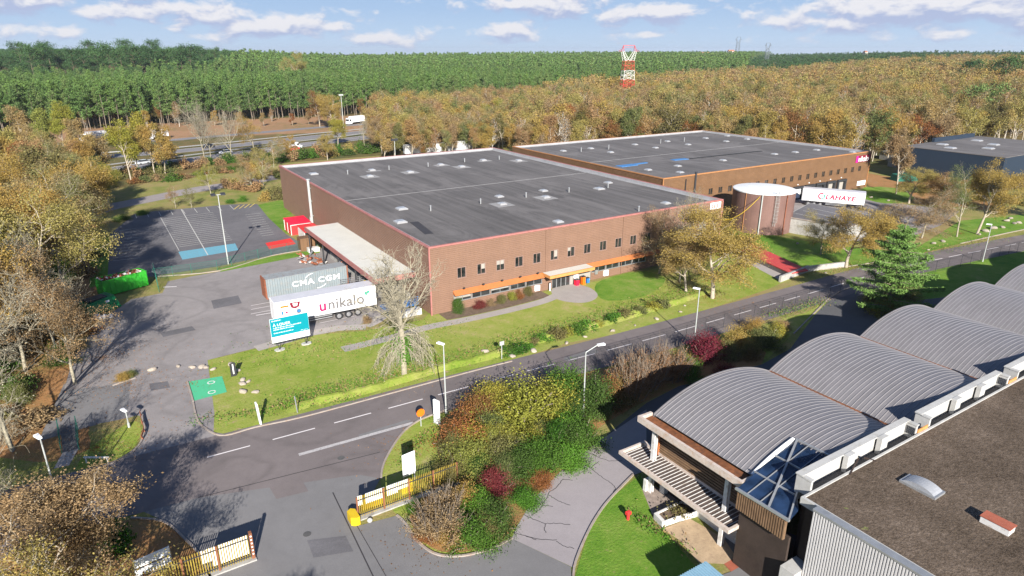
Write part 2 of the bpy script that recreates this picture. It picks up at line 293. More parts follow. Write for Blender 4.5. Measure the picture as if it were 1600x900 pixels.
def thing(name, label, cat, loc=(0, 0, 0), rotz=0.0, group=None, sc=1.0):
    o = bpy.data.objects.new(name, None); COL.objects.link(o); o.location = loc; o.rotation_euler = (0, 0, rotz); o.scale = (sc,) * 3
    o.empty_display_size = 0.5
    return tag(o, label, cat, group)
KIDS = {}
def copy_tree(o, parent=None):
    c = o.copy(); COL.objects.link(c)
    if parent is not None: c.parent = parent
    if o.name not in KIDS: KIDS[o.name] = [x for x in o.children]
    for ch in KIDS[o.name]: copy_tree(ch, c)
    return c
def dup(o, loc, rotz=0.0, label=None, group=None, sc=None):
    c = copy_tree(o); c.location = loc; c.rotation_euler = (0, 0, rotz)
    if sc is not None: c.scale = sc if isinstance(sc, (tuple, list)) else (sc,) * 3
    if label: c['label'] = label
    if group: c['group'] = group
    return c
def text(name, s, size, material, parent, loc, rot, ext=0.006, bold=0.0, sx=1.0, italic=0.0, align='LEFT', space=1.0):
    cu = bpy.data.curves.new(name, 'FONT'); cu.body = s; cu.size = size; cu.extrude = ext; cu.offset = bold; cu.shear = italic; cu.align_x = align; cu.space_character = space
    t = bpy.data.objects.new(name, cu); COL.objects.link(t)
    me = bpy.data.meshes.new_from_object(t.evaluated_get(bpy.context.evaluated_depsgraph_get()))
    bpy.data.objects.remove(t)
    me.materials.clear(); me.materials.append(M[material]); me.transform(Matrix.Diagonal((sx, 1, 1, 1)))
    o = bpy.data.objects.new(name, me); COL.objects.link(o); o.parent = parent; o.location = loc; o.rotation_euler = rot
    return o
def struct(o): o['kind'] = 'structure'; return o
def smooth_poly(pts, closed=True, k=4):
    out = []; n = len(pts); rng = range(n) if closed else range(n - 1)
    for i in rng:
        g = (lambda j: pts[j % n]) if closed else (lambda j: pts[min(max(j, 0), n - 1)])
        p0, p1, p2, p3 = g(i - 1), g(i), g(i + 1), g(i + 2)
        for j in range(k):
            t = j / k; out.append(tuple(0.5 * (2 * p1[a] + (p2[a] - p0[a]) * t + (2 * p0[a] - 5 * p1[a] + 4 * p2[a] - p3[a]) * t * t + (3 * p1[a] - p0[a] - 3 * p2[a] + p3[a]) * t ** 3) for a in range(2)))
    if not closed: out.append(tuple(pts[-1][:2]))
    return out
def sheet(name, pts, z, material, px=True, smooth=0):
    q = [tuple(P(*p))[:2] for p in pts] if px else [tuple(p[:2]) for p in pts]
    if smooth: q = smooth_poly(q, True, smooth)
    ar = sum(q[i][0] * q[(i + 1) % len(q)][1] - q[(i + 1) % len(q)][0] * q[i][1] for i in range(len(q)))
    if ar < 0: q = q[::-1]
    b = MB(); b.poly([(x, y, z) for x, y in q]); o = struct(b.build(name, material)); 
    bm = bmesh.new(); bm.from_mesh(o.data); bmesh.ops.triangulate(bm, faces=bm.faces); bm.to_mesh(o.data); bm.free()
    return o
def strip_pts(line, w0, w1):
    """left and right offsets of a polyline"""
    L, Rr = [], []
    for i, p in enumerate(line):
        a = Vector(line[max(i - 1, 0)][:2]); c = Vector(line[min(i + 1, len(line) - 1)][:2]); d = (c - a).normalized(); nn = Vector((-d.y, d.x)); p = Vector(p[:2])
        L.append(tuple(p + nn * w0)); Rr.append(tuple(p + nn * w1))
    return L, Rr
def ribbon(name, line, w0, w1, z, material, px=True, z1=None, smooth=0):
    q = [tuple(P(*p))[:2] for p in line] if px else [tuple(p[:2]) for p in line]
    if smooth: q = smooth_poly(q, False, smooth)
    L, Rr = strip_pts(q, w0, w1); b = MB()
    for i in range(len(q) - 1):
        if z1 is None: b.poly([(*Rr[i], z), (*Rr[i + 1], z), (*L[i + 1], z), (*L[i], z)])
        else:
            b.hexa([(*Rr[i], z), (*Rr[i + 1], z), (*L[i + 1], z), (*L[i], z)], [(*Rr[i], z1), (*Rr[i + 1], z1), (*L[i + 1], z1), (*L[i], z1)])
    return struct(b.build(name, material))

# ------------------------------------------------------------------ the ground
def sstep(a, b, x): t = np.clip((x - a) / (b - a), 0, 1); return t * t * (3 - 2 * t)
def hgt(x, y):
    """level land that rises gently far off, more so behind on the left and on the right"""
    dx, dy = np.asarray(x) - CAM.x, np.asarray(y) - CAM.y; d = np.hypot(dx, dy)
    a = np.degrees(np.arctan2(dx, dy) - TH)          # heading
    a = (a + 180) % 360 - 180
    h = 9.5 * sstep(430, 1500, d)
    h = h + 8.0 * sstep(240, 620, d) * sstep(17, 31, a) + 13.5 * sstep(600, 760, d) * sstep(-12, -26, a)
    return h
radii = [0.5] + [20 * i for i in range(1, 21)] + [400 * 1.09 ** i for i in range(1, 38)]
NA = 160; b = MB(); vs = []
for r in radii:
    for i in range(NA):
        t = 2 * math.pi * i / NA; x, y = CAM.x + r * math.sin(t), CAM.y + r * math.cos(t); vs.append((x, y, float(hgt(x, y))))
fs = [(k * NA + i, k * NA + (i + 1) % NA, (k + 1) * NA + (i + 1) % NA, (k + 1) * NA + i) for k in range(len(radii) - 1) for i in range(NA)]
b.quads(vs, [f[::-1] for f in fs]); b.poly(vs[:NA][::-1]); struct(b.build('ground', 'country', smooth=True))

# ground cover sheets, each a little above the one below
sheet('verge', [(-150, 330), (60, 330), (130, 310), (260, 275), (440, 255), (700, 235), (800, 225), (1140, 203), (1420, 232), (1650, 290), (1900, 400), (1900, 900), (800, 1150), (-600, 1100), (-600, 500)], 0.010, 'rough grass')
sheet('heath', [(-160, 235), (60, 205), (260, 192), (470, 183), (640, 178), (640, 204), (420, 210), (200, 222), (-100, 245)], 0.012, 'heath')
sheet('leaf_litter', [(60, 330), (150, 330), (170, 420), (150, 470), (150, 580), (230, 600), (215, 700), (150, 760), (60, 900), (-200, 1000), (-300, 500)], 0.014, 'leaf litter')
# the side track behind the car park, and the motorway with its slip road
ribbon('track', [(100, 352), (155, 328), (225, 313), (310, 296), (385, 285), (430, 277), (520, 262), (640, 247), (760, 235)], 3.6, -3.4, 0.03, 'old track', smooth=4)
near_lane = [(-250, 330), (0, 296), (186, 264), (290, 251), (420, 234), (468, 227), (560, 216), (640, 206), (760, 193), (900, 180)]
ribbon('motorway', near_lane, 5.6, -5.4, 0.03, 'motorway asphalt', smooth=3)
far_lane = [(-250, 286), (0, 262), (120, 248), (280, 236), (420, 221.5), (508, 212), (596, 203.5), (700, 193), (860, 180)]
ribbon('far_motorway', far_lane, 4.9, -4.9, 0.03, 'motorway asphalt', smooth=3)
ribbon('slip_road', [(-200, 240), (0, 231), (200, 221), (270, 218.5), (300, 216), (420, 206), (500, 199), (600, 192), (700, 184)], 3.6, -3.6, 0.03, 'motorway asphalt', smooth=3)
for line, offs in ((near_lane, (5.0, -4.8, 0.6)), (far_lane, (4.3, -4.3))):
    for o_ in offs: ribbon('lane_marking', line, o_ + 0.12, o_ - 0.12, 0.036, 'white marking', smooth=3)

# the street and its junction
road = [(-150, -22.5), (-70, -19.5), (-45, -19.4), (-30, -19.9), (-18, -20.3), (0, -20.9), (12, -21.55), (25, -21.95), (50, -22.3), (75, -22.6), (103, -25.6), (130, -29.5), (170, -37)]
road = smooth_poly(road, False, 5)
ribbon('road', road, 3.42, -3.5, 0.035, 'road asphalt', px=False)
junction = [P(*p)[:2] for p in [(520, 668), (700, 622), (698, 640), (672, 650), (654, 658), (634, 672), (618, 692), (603, 718), (596, 738), (594, 748), (560, 742), (310, 778), (180, 812), (60, 860), (-120, 900), (-250, 860), (100, 752), (300, 720)]]
sheet('junction', junction, 0.029, 'road asphalt', px=False)
sheet('apron', [(594, 748), (480, 725), (310, 765), (225, 800), (258, 815), (292, 846), (312, 870), (330, 920), (360, 1040), (900, 1040), (892, 886), (800, 842), (770, 857), (732, 868), (700, 870), (677, 865), (657, 851), (645, 836), (631, 816), (620, 806), (552, 824), (556, 800), (580, 775)], 0.024, 'apron asphalt')
ribbon('entrance_road', [(262, 556), (262, 590), (262, 625), (262, 660), (255, 700), (250, 730)], 4.2, -3.6, 0.027, 'yard asphalt')
sheet('entrance_fillet', [(215, 596), (302, 575), (295, 625), (305, 655), (325, 674), (360, 680), (330, 730), (190, 760), (200, 716), (220, 690), (228, 650)], 0.0285, 'yard asphalt')
sheet('side_yard', [(100, 600), (170, 590), (225, 590), (235, 640), (196, 654), (140, 667), (60, 690)], 0.026, 'apron asphalt')
sheet('yard', [(100, 610), (160, 604), (220, 590), (280, 574), (400, 544), (485, 523), (520, 515), (572, 505), (615, 480), (640, 450), (560, 390), (497, 388), (340, 425), (300, 432), (262, 440), (254, 458), (205, 468), (150, 505), (120, 540)], 0.030, 'yard asphalt')
CP = [(172, 366), (208, 336), (240, 330), (300, 325), (357, 319.5), (402, 319), (420, 341), (447, 366), (485, 388), (424, 399), (337, 417), (235, 432), (168, 440)]
sheet('car_park', CP, 0.024, 'car park asphalt')
# lawns
LAWN = [(287, 572), (400, 545), (485, 524), (572, 517), (660, 500), (670, 490), (760, 475), (880, 450), (930, 440), (1010, 423), (1128, 392), (1160, 384), (1263, 424), (1240, 434), (1200, 452), (1087, 490), (975, 520), (887, 536), (800, 564), (735, 581), (575, 624), (470, 652), (400, 667), (350, 680), (325, 673), (305, 656), (295, 626)]
sheet('lawn', LAWN, 0.020, 'lawn')
sheet('front_lawn', [(940, 438), (1000, 424), (1040, 436), (1010, 462), (950, 470), (930, 455)], 0.026, 'lush lawn', smooth=3)
sheet('tank_lawn', [(1130, 350), (1180, 362), (1230, 372), (1320, 385), (1420, 395), (1500, 345), (1600, 335), (1700, 330), (1700, 348), (1600, 359), (1500, 381), (1400, 405), (1320, 417), (1262, 424), (1160, 385)], 0.020, 'lush lawn')
sheet('dock_lawn', [(1351, 293), (1400, 294), (1430, 310), (1400, 318), (1370, 316), (1340, 306)], 0.028, 'lush lawn', smooth=2)
sheet('dock_yard', [(1190, 330), (1240, 300), (1352, 296), (1400, 318), (1440, 322), (1500, 330), (1470, 352), (1420, 372), (1380, 384), (1300, 370), (1230, 350)], 0.024, 'yard asphalt')
sheet('far_verge_lawn', [(1352, 270), (1480, 292), (1560, 320), (1560, 330), (1440, 318), (1355, 290)], 0.018, 'leaf litter')
sheet('west_lawn', [(445, 368), (400, 325), (404, 320), (440, 312), (460, 340), (478, 350)], 0.020, 'lush lawn')
sheet('bank', [(340, 420), (424, 401), (485, 392), (497, 386), (500, 395), (345, 425)], 0.034, 'lush lawn')
sheet('left_bank', [(140, 372), (170, 370), (175, 440), (140, 450)], 0.021, 'lush lawn')
sheet('corner_lawn', [(110, 742), (60, 770), (-60, 790), (-100, 700), (0, 715), (80, 722), (140, 700), (140, 668), (196, 655), (218, 650), (224, 672), (214, 698), (188, 718), (170, 730)], 0.0335, 'rough grass', smooth=3)
sheet('corner_lush', [(118, 738), (140, 700), (196, 664), (216, 660), (220, 676), (210, 698), (186, 716), (150, 733)], 0.0345, 'lawn', smooth=3)
sheet('gate_lawn', [(603, 719), (618, 693), (634, 673), (654, 659), (672, 651), (720, 640), (1000, 560), (1260, 488), (1290, 470), (1296, 490), (1240, 520), (1200, 560), (1060, 600), (940, 660), (870, 745), (830, 800), (800, 842), (770, 857), (732, 868), (700, 870), (677, 865), (657, 851), (645, 836), (631, 816), (620, 806), (596, 770), (595, 747)], 0.022, 'lawn')
sheet('shrub_bed', [(690, 655), (820, 590), (960, 575), (1100, 560), (1180, 540), (1190, 570), (1060, 605), (940, 665), (880, 735), (830, 790), (790, 840), (730, 862), (690, 862), (660, 845), (640, 810), (655, 780), (690, 740)], 0.027, 'leaf litter', smooth=2)
sheet('inner_lawn', [(899, 900), (918, 836), (938, 801), (958, 776), (1000, 742), (1010, 760), (1024, 828), (1034, 826), (1100, 900), (1090, 960), (900, 960)], 0.026, 'lush lawn')
sheet('far_side_lawn', [(1370, 436), (1480, 405), (1600, 372), (1700, 345), (1800, 400), (1600, 450), (1430, 470)], 0.024, 'lush lawn')
sheet('left_island_lawn', [(205, 812), (255, 817), (290, 846), (312, 868), (330, 905), (60, 960), (60, 850)], 0.022, 'leaf litter', smooth=2)
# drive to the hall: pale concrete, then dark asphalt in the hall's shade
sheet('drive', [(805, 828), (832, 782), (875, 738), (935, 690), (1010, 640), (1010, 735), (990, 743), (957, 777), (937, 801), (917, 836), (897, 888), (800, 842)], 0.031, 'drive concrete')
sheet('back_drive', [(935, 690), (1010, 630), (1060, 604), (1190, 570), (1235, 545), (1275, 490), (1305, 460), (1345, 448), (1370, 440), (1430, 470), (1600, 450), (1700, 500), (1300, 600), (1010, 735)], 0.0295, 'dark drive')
# paths in front of the first warehouse
ribbon('path', [(-14, -4.2), (-8, -4.1), (-2.5, -3.5), (3, -3.9), (10, -4.05), (16, -3.7), (19.5, -2.6)], 0.85, -0.85, 0.032, 'path concrete', px=False, smooth=4)
ribbon('yard_edge_path', [(400, 545), (440, 534), (485, 521), (530, 513), (572, 511)], 0.9, -0.9, 0.036, 'path concrete')
ribbon('short_path', [(572, 510), (588, 502), (600, 493)], 0.8, -0.8, 0.038, 'path concrete')
sheet('entrance_pad', [tuple(p) for p in smooth_poly([(20.3, -0.02), (24.1, -0.02), (25.3, -2.3), (25.0, -4.6), (24.1, -6.2), (22.6, -7.2), (20.8, -7.4), (19.4, -6.5), (18.3, -4.6), (18.6, -2.6)], True, 3)], 0.036, 'path concrete', px=False)
sheet('planting_bed', [(1, -0.02), (18.2, -0.02), (18.2, -2.6), (10, -3.1), (3, -2.9), (1, -2.6)], 0.028, 'soil', px=False)
# painted bays
sheet('green_bay', [(293, 597), (347, 588), (354.5, 613), (302, 627)], 0.034, 'green bay paint')
sheet('blue_bay', [(278.7, 393.7), (367.5, 380.5), (372.5, 391), (285, 406)], 0.034, 'blue bay paint')
sheet('red_bay', [(414.6, 380), (453.6, 372.5), (462.5, 381.5), (421, 389.6)], 0.036, 'red bay paint')
def line(p, q, wd=0.12, material='white marking', z=0.040, px=True, name='road_marking'):
    a, c = (P(*p), P(*q)) if px else (Vector(p), Vector(q))
    return ribbon(name, [tuple(a)[:2], tuple(c)[:2]], wd / 2, -wd / 2, z, material, px=False)
# centre line of the street: 3.7 m dashes
acc = 0.0
cl = [Vector(p) for p in road if p[0] > -34]
b = MB(); pos = []; 
for i in range(len(cl) - 1):
    seg = (cl[i + 1] - cl[i]).length; dd = (cl[i + 1] - cl[i]) / seg; pos += [(cl[i] + dd * (k * 0.25), dd) for k in range(int(seg / 0.25))]
for k in range(4, len(pos) - 16, 21):
    p, dd = pos[k]; q = pos[k + 14][0]; nn = Vector((-dd.y, dd.x)) * 0.075
    b.poly([(*(p - nn), 0.041), (*(q - nn), 0.041), (*(q + nn), 0.041), (*(p + nn), 0.041)])
struct(b.build('centre_marking', 'white marking'))
line((467, 711), (646, 661), 0.42, 'worn marking', 0.041)
line((310, 778), (594, 707), 0.08, 'tar seam', 0.0395); line((520, 770), (585, 905), 0.09, 'tar seam', 0.0395); line((545, 800), (620, 930), 0.05, 'tar seam', 0.0395)
# car park bay lines
b = MB()
def ln(b, p, q, wd=0.11, z=0.038):
    a, c = P(*p), P(*q); d = (c - a); d.z = 0; d.normalize(); nn = Vector((-d.y, d.x, 0)) * wd / 2; e = Vector((0, 0, z))
    b.poly([a - nn + e, c - nn + e, c + nn + e, a + nn + e])
ln(b, (382, 327), (426, 397), 0.14) if False else None
ln(b, (382.7, 326.8), (382.7, 326.9), 0.1) if False else None
ln(b, (283, 327), (325, 399), 0.16); ln(b, (251, 340), (280, 392), 0.10)
for i in range(17):
    t = i / 16; x0, y0 = 253 + 27 * t, 343 + 43 * t; xm, ym = 286 + 35 * t, 338 + 42 * t; x1, y1 = 333 + 30 * t, 332 + 43 * t
    ln(b, (x0, y0), (xm, ym), 0.14); ln(b, (xm, ym), (x1, y1), 0.14)
for i in range(9):
    ln(b, (211 + 18.5 * i, 334.5 - 1.7 * i), (213.5 + 19 * i, 341 - 1.7 * i), 0.11)
for i in range(11):
    t = i / 10; ln(b, (178 - 2 * t, 362 + 46 * t), (213 + 6 * t, 357 + 46 * t), 0.13); ln(b, (383 + 26 * t, 336 + 33 * t), (407 + 22 * t, 333 + 33 * t), 0.13)
struct(b.build('bay_marking', 'thin marking'))
b = MB()
for i in range(4): ln(b, (366 + i * 8, 327 - i), (374 + i * 8, 321 - i), 0.22)
struct(b.build('yellow_hatching', 'yellow marking'))
b = MB()
for y0 in (478, 484, 491): ln(b, (392, y0), (424, y0 - 6), 0.12)
ln(b, (400, 493), (425, 489), 0.2); ln(b, (500, 505), (580, 489), 0.1); ln(b, (480, 498), (560, 484), 0.1); ln(b, (255, 449), (276, 448), 0.25)
struct(b.build('yard_marking', 'white marking'))
b = MB()
for cx, cy in ((330, 598), (331, 613)):
    c = P(cx, cy)
    for k in range(8):
        a0, a1 = k * math.pi / 4, (k + 1) * math.pi / 4; b.poly([(c.x + r * math.cos(a), c.y + r * math.sin(a), 0.038) for r, a in ((0.3, a0), (0.42, a0), (0.42, a1), (0.3, a1))])
struct(b.build('bay_symbol', 'white marking'))
# cracks filled with tar across the pale drive
rc = random.Random(4); b = MB()
for pts in ([(915, 706), (935, 715), (952, 721), (972, 720)], [(914, 727), (930, 738), (945, 749), (957, 757), (962, 764), (958, 770)], [(924, 731), (935, 722)], [(880, 749), (868, 763), (860, 768), (852, 782), (843, 797), (830, 806)], [(818, 805), (833, 812), (852, 819), (868, 818), (891, 820)], [(852, 819), (850, 826), (853, 833)],
            [(858, 774), (870, 782), (884, 788), (891, 790)], [(880, 749), (895, 751)], [(802, 832), (820, 838), (840, 843), (870, 844)], [(868, 846), (880, 853), (897, 858)], [(820, 838), (838, 844)], [(988, 742), (978, 754), (968, 764)], [(800, 780), (830, 787), (864, 792)]):
    q = [tuple(P(*p))[:2] for p in pts]; q2 = []
    for i in range(len(q) - 1):
        for k in range(5): t = k / 5; q2.append((q[i][0] * (1 - t) + q[i + 1][0] * t + rc.uniform(-.05, .05), q[i][1] * (1 - t) + q[i + 1][1] * t + rc.uniform(-.05, .05)))
    q2.append(q[-1]); L, Rr = strip_pts(q2, 0.03, -0.03)
    for i in range(len(q2) - 1): b.poly([(*Rr[i], 0.036), (*Rr[i + 1], 0.036), (*L[i + 1], 0.036), (*L[i], 0.036)])
struct(b.build('drive_cracks', 'tar seam'))
# kerbs
for pts in ([(302, 629), (309, 657), (327, 674), (352, 681), (400, 668), (470, 653), (575, 625), (735, 581.5), (800, 565)], [(596, 748), (597, 736), (603, 718), (618, 692), (634, 672), (654, 658), (672, 650), (698, 641)],
            [(620, 806), (631, 816), (645, 836), (657, 851), (677, 865), (700, 870), (732, 868), (770, 857), (800, 842)], [(899, 930), (897, 888), (917, 836), (937, 801), (957, 776), (990, 742)], [(225, 650), (226, 672), (217, 697), (190, 717), (150, 734)],
            [(205, 810), (256, 816), (292, 846), (312, 868), (330, 905)], [(1263, 424), (1320, 417.5), (1400, 405.5)], [(1500, 381), (1600, 359), (1700, 341)], [(176, 603), (212, 591)], [(293, 597), (302, 628)], [(1330, 448), (1300, 463), (1272, 490), (1240, 522)], [(236, 433), (340, 424), (424, 400), (497, 388)]):
    ribbon('kerb', pts, 0.08, -0.08, 0.0, 'kerb stone', z1=0.13, smooth=4)
# berm raised in place of a dug lawn ditch, shaped to cast its shadow
bermline = smooth_poly([tuple(P(*p))[:2] for p in [(445, 640), (500, 624), (560, 611), (620, 594), (700, 571), (770, 554), (850, 528), (930, 508), (1000, 487), (1060, 470), (1110, 452)]], False, 6)
b = MB(); prof = [(-1.1, 0.021), (-0.35, 0.42), (0.0, 0.46), (0.28, 0.021)]
rows = []
for i, p in enumerate(bermline):
    a = Vector(bermline[max(i - 1, 0)]); c = Vector(bermline[min(i + 1, len(bermline) - 1)]); d = (c - a).normalized(); nn = Vector((-d.y, d.x)); wob = 0.8 + 0.35 * math.sin(i * 1.7) * math.cos(i * 0.6); e_ = min(1, i / 4, (len(bermline) - 1 - i) / 4)
    rows.append([(p[0] + nn.x * o_, p[1] + nn.y * o_, 0.021 + (h_ - 0.021) * wob * e_) for o_, h_ in prof])
for i in range(len(rows) - 1):
    for k in range(3): b.poly([rows[i][k], rows[i + 1][k], rows[i + 1][k + 1], rows[i][k + 1]])
struct(b.build('ditch_shadow_berm', 'lawn', smooth=False))

# ------------------------------------------------------------------ ribbed walls
def ribwall(b, o2, d2, length, z0, z1, outw, pitch=0.27, depth=0.045, holes=(), mi=0):
    """horizontally ribbed sheet from point o2 along d2; outw is the outward side (2D unit vectors)"""
    o2, d2, outw = Vector(o2), Vector(d2), Vector(outw)
    zs = {z0: None, z1: None}; z = z0
    def off(z):
        t = ((z - z0) / pitch) % 1.0
        return depth * (0 if t < 0.12 else min(1, (t - 0.12) / 0.15) if t < 0.55 else max(0, 1 - (t - 0.55) / 0.12))
    while z < z1:
        for f_ in (0.0, 0.12, 0.27, 0.55, 0.67):
            if z + f_ * pitch < z1: zs[round(z + f_ * pitch, 4)] = None
        z += pitch
    for h in holes: zs[h[2]] = None; zs[h[3]] = None
    zz = sorted(k for k in zs if z0 <= k <= z1)
    for a, c in zip(zz[:-1], zz[1:]):
        if c - a < 1e-4: continue
        m_ = (a + c) / 2; cuts = sorted((h[0], h[1]) for h in holes if h[2] < m_ < h[3]); u = 0.0; spans = []
        for h0, h1 in cuts: spans.append((u, h0)); u = h1
        spans.append((u, length))
        oa, oc = off(a + 1e-5), off(c - 1e-5)
        for s0, s1 in spans:
            if s1 - s0 < 1e-3: continue
            p = [(o2 + d2 * s0 + outw * oa, a), (o2 + d2 * s1 + outw * oa, a), (o2 + d2 * s1 + outw * oc, c), (o2 + d2 * s0 + outw * oc, c)]
            pts = [(q.x, q.y, zq) for q, zq in p]
            if d2.x * outw.y - d2.y * outw.x > 0: pts = pts[::-1]
            b.poly(pts, mi)
def window(parent, x0, x1, z0, z1, y, frame='blinds', nblind=0, name='window', mull=1):
    """a window in a wall that faces -y at y: reveal frame, glass and mullion"""
    b = MB(); f = 0.09; d = 0.14
    b.box(x0 - 0.06, x1 + 0.06, y - 0.05, y + d, z1 - 0.02, z1 + 0.07); b.box(x0 - 0.09, x1 + 0.09, y - 0.09, y + d, z0 - 0.07, z0 + 0.02)
    b.box(x0 - 0.06, x0 + 0.02, y - 0.05, y + d, z0 + 0.02, z1 - 0.02); b.box(x1 - 0.02, x1 + 0.06, y - 0.05, y + d, z0 + 0.02, z1 - 0.02)
    for k in range(1, mull + 1): xm = x0 + (x1 - x0) * k / (mull + 1); b.box(xm - 0.03, xm + 0.03, y + 0.02, y + d, z0 + 0.02, z1 - 0.02)
    w_ = b.build(name, 'pink trim' if frame == 'pink' else frame, parent)
    MB().box(x0 + 0.005, x1 - 0.005, y + 0.09, y + 0.13, z0, z1).build('pane', 'window glass', w_)
    if nblind:
        hgt_ = (z1 - z0) * (0.35 + 0.6 * random.random()); xa = x0 + 0.03 if nblind == 1 else (x0 + x1) / 2 + 0.04; xb = (x0 + x1) / 2 - 0.04 if nblind == 1 else x1 - 0.03
        if nblind == 3: xa, xb = x0 + 0.03, x1 - 0.03
        MB().box(xa, xb, y + 0.075, y + 0.088, z1 - hgt_, z1 - 0.03).build('blind', 'blinds', w_)
    return w_
def lc(F, px, py, z): p = P(px, py, z); return (p.x - F[0], p.y - F[1])
def skylight(parent, x, y, z, pad=True, s=1.25, curb=0.22):
    b = MB(); b.box(x - s / 2, x + s / 2, y - s / 2, y + s / 2, z, z + curb, 0, 0.02); sk = b.build('skylight', 'skylight', parent)
    MB().hexa([(x - s / 2 + .06, y - s / 2 + .06, z + curb + .002), (x + s / 2 - .06, y - s / 2 + .06, z + curb + .002), (x + s / 2 - .06, y + s / 2 - .06, z + curb + .002), (x - s / 2 + .06, y + s / 2 - .06, z + curb + .002)],
              [(x - s / 2 + .3, y - s / 2 + .3, z + curb + .16), (x + s / 2 - .3, y - s / 2 + .3, z + curb + .16), (x + s / 2 - .3, y + s / 2 - .3, z + curb + .16), (x - s / 2 + .3, y + s / 2 - .3, z + curb + .16)]).build('dome', 'dome', sk)
    if pad: MB().box(x - s * 1.25, x + s * 1.25, y - s * 1.3, y + s * 1.3, z + 0.001, z + 0.018).build('flashing', 'membrane pad', sk)
def roof_vent(parent, x, y, z, h=0.8, r=0.12):
    MB().tube((x, y, z), (x, y, z + h), r, r, 8).tube((x, y, z + h), (x, y, z + h + 0.14), r * 1.7, r * 0.6, 8).build('vent_pipe', 'grey metal', parent)
def shell(F, wd, dp, h, name, label, clad, trim, rmat, holes, roofdrop=0.55, inner='pale flashing', left_inner='pale flashing'):
    t = thing(name, label, 'warehouse', (F[0], F[1], 0))
    b = MB(); ribwall(b, (0, 0), (1, 0), wd, 0.0, h - 0.22, (0, -1), holes=holes); b.build('front_wall', clad, t)
    b = MB(); ribwall(b, (0, 0), (0, 1), dp, 0.0, h - 0.22, (-1, 0)); b.build('side_wall', clad, t)
    b = MB(); b.poly([(wd, 0, 0), (wd, dp, 0), (wd, dp, h - .22), (wd, 0, h - .22)]); b.poly([(wd, dp, 0), (0, dp, 0), (0, dp, h - .22), (wd, dp, h - .22)]); b.build('rear_wall', clad, t)
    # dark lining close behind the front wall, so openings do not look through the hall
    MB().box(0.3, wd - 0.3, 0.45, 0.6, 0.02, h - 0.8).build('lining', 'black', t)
    rz = h - roofdrop
    b = MB(); mx = dp * 0.47
    b.poly([(0.2, 0.2, rz), (wd - 0.2, 0.2, rz), (wd - 0.2, mx, rz - 0.12), (0.2, mx, rz - 0.12)]); b.poly([(0.2, mx, rz - 0.12), (wd - 0.2, mx, rz - 0.12), (wd - 0.2, dp - 0.2, rz), (0.2, dp - 0.2, rz)]); rf = b.build('roof', rmat, t)
    b = MB(); e = 0.12; zt = h - 0.24     # capping all round, lying on the parapet
    for x0, x1, y0, y1 in ((-e, wd + e, -e, 0.3), (-e, wd + e, dp - 0.3, dp + e), (-e, 0.3, 0.303, dp - 0.303), (wd - 0.3, wd + e, 0.303, dp - 0.303)): b.box(x0, x1, y0, y1, zt, h, 0, 0.02)
    b.box(-0.16, 0.02, -0.16, 0.02, 0, zt - .003); b.box(wd - 0.02, wd + .16, -0.16, 0.02, 0, zt - .003); b.build('capping', trim, t)
    b = MB(); b.box(0.35, wd - 0.35, dp - 0.42, dp - 0.303, rz - 0.15, h - 0.05); b.box(wd - 0.42, wd - 0.303, 0.35, dp - 0.45, rz - 0.15, h - 0.05)
    b.box(wd - 1.1, wd - 0.43, 0.35, dp - 0.45, rz - 0.15, rz + 0.03); b.box(0.35, wd - 1.2, dp - 1.2, dp - 0.43, rz - 0.15, rz + 0.03); b.build('parapet_lining', inner, t)
    b = MB(); b.box(0.303, 0.42, 0.35, dp - 0.45, rz - 0.15, h - 0.05); b.box(0.43, 0.43 + (1.0 if left_inner != inner else 0.25), 0.35, dp - 1.25, rz - 0.13, rz + 0.03); b.build('gutter_lining', left_inner, t)
    b = MB(); b.box(0.6, wd - 1.2, mx - 0.14, mx + 0.14, rz - 0.16, rz - 0.10); b.build('valley_strip', 'membrane pad', rf)
    return t, rz
# ---- first warehouse
WD, DP, H1 = 56.74, 78.92, 9.75
wins = [(4.08 + 3.15 * k, 5.38 + 3.15 * k, 4.65, 6.12) for k in range(16)]
ground_strip = [(3.45, 6.15), (6.35, 9.2), (9.45, 12.5), (12.75, 15.3), (15.5, 18.25), (27.9, 30.6), (30.8, 33.4), (33.6, 36.2), (36.4, 39.2)]
strips = [(a, c, 1.32, 2.30) for a, c in ground_strip]
door_hole = (19.2, 27.7, 0.0, 2.45)
w1, rz1 = shell((0, 0), WD, DP, H1, 'warehouse', 'brown ribbed warehouse with pink roof edge and an orange band over its front windows', 'brown cladding', 'pink trim', 'roof membrane', wins + strips + [door_hole])
for i, (a, c, z0, z1) in enumerate(wins): window(w1, a, c, z0, z1, 0.0, 'window frame', nblind=(0, 2, 3, 0, 0, 2, 1, 0, 0, 0, 0, 0, 0, 0, 0, 0)[i])
for i, (a, c, z0, z1) in enumerate(strips): window(w1, a, c, z0, z1, 0.0, 'grey metal', nblind=(3, 0, 3, 1, 0, 0, 0, 0, 0)[i], mull=1)
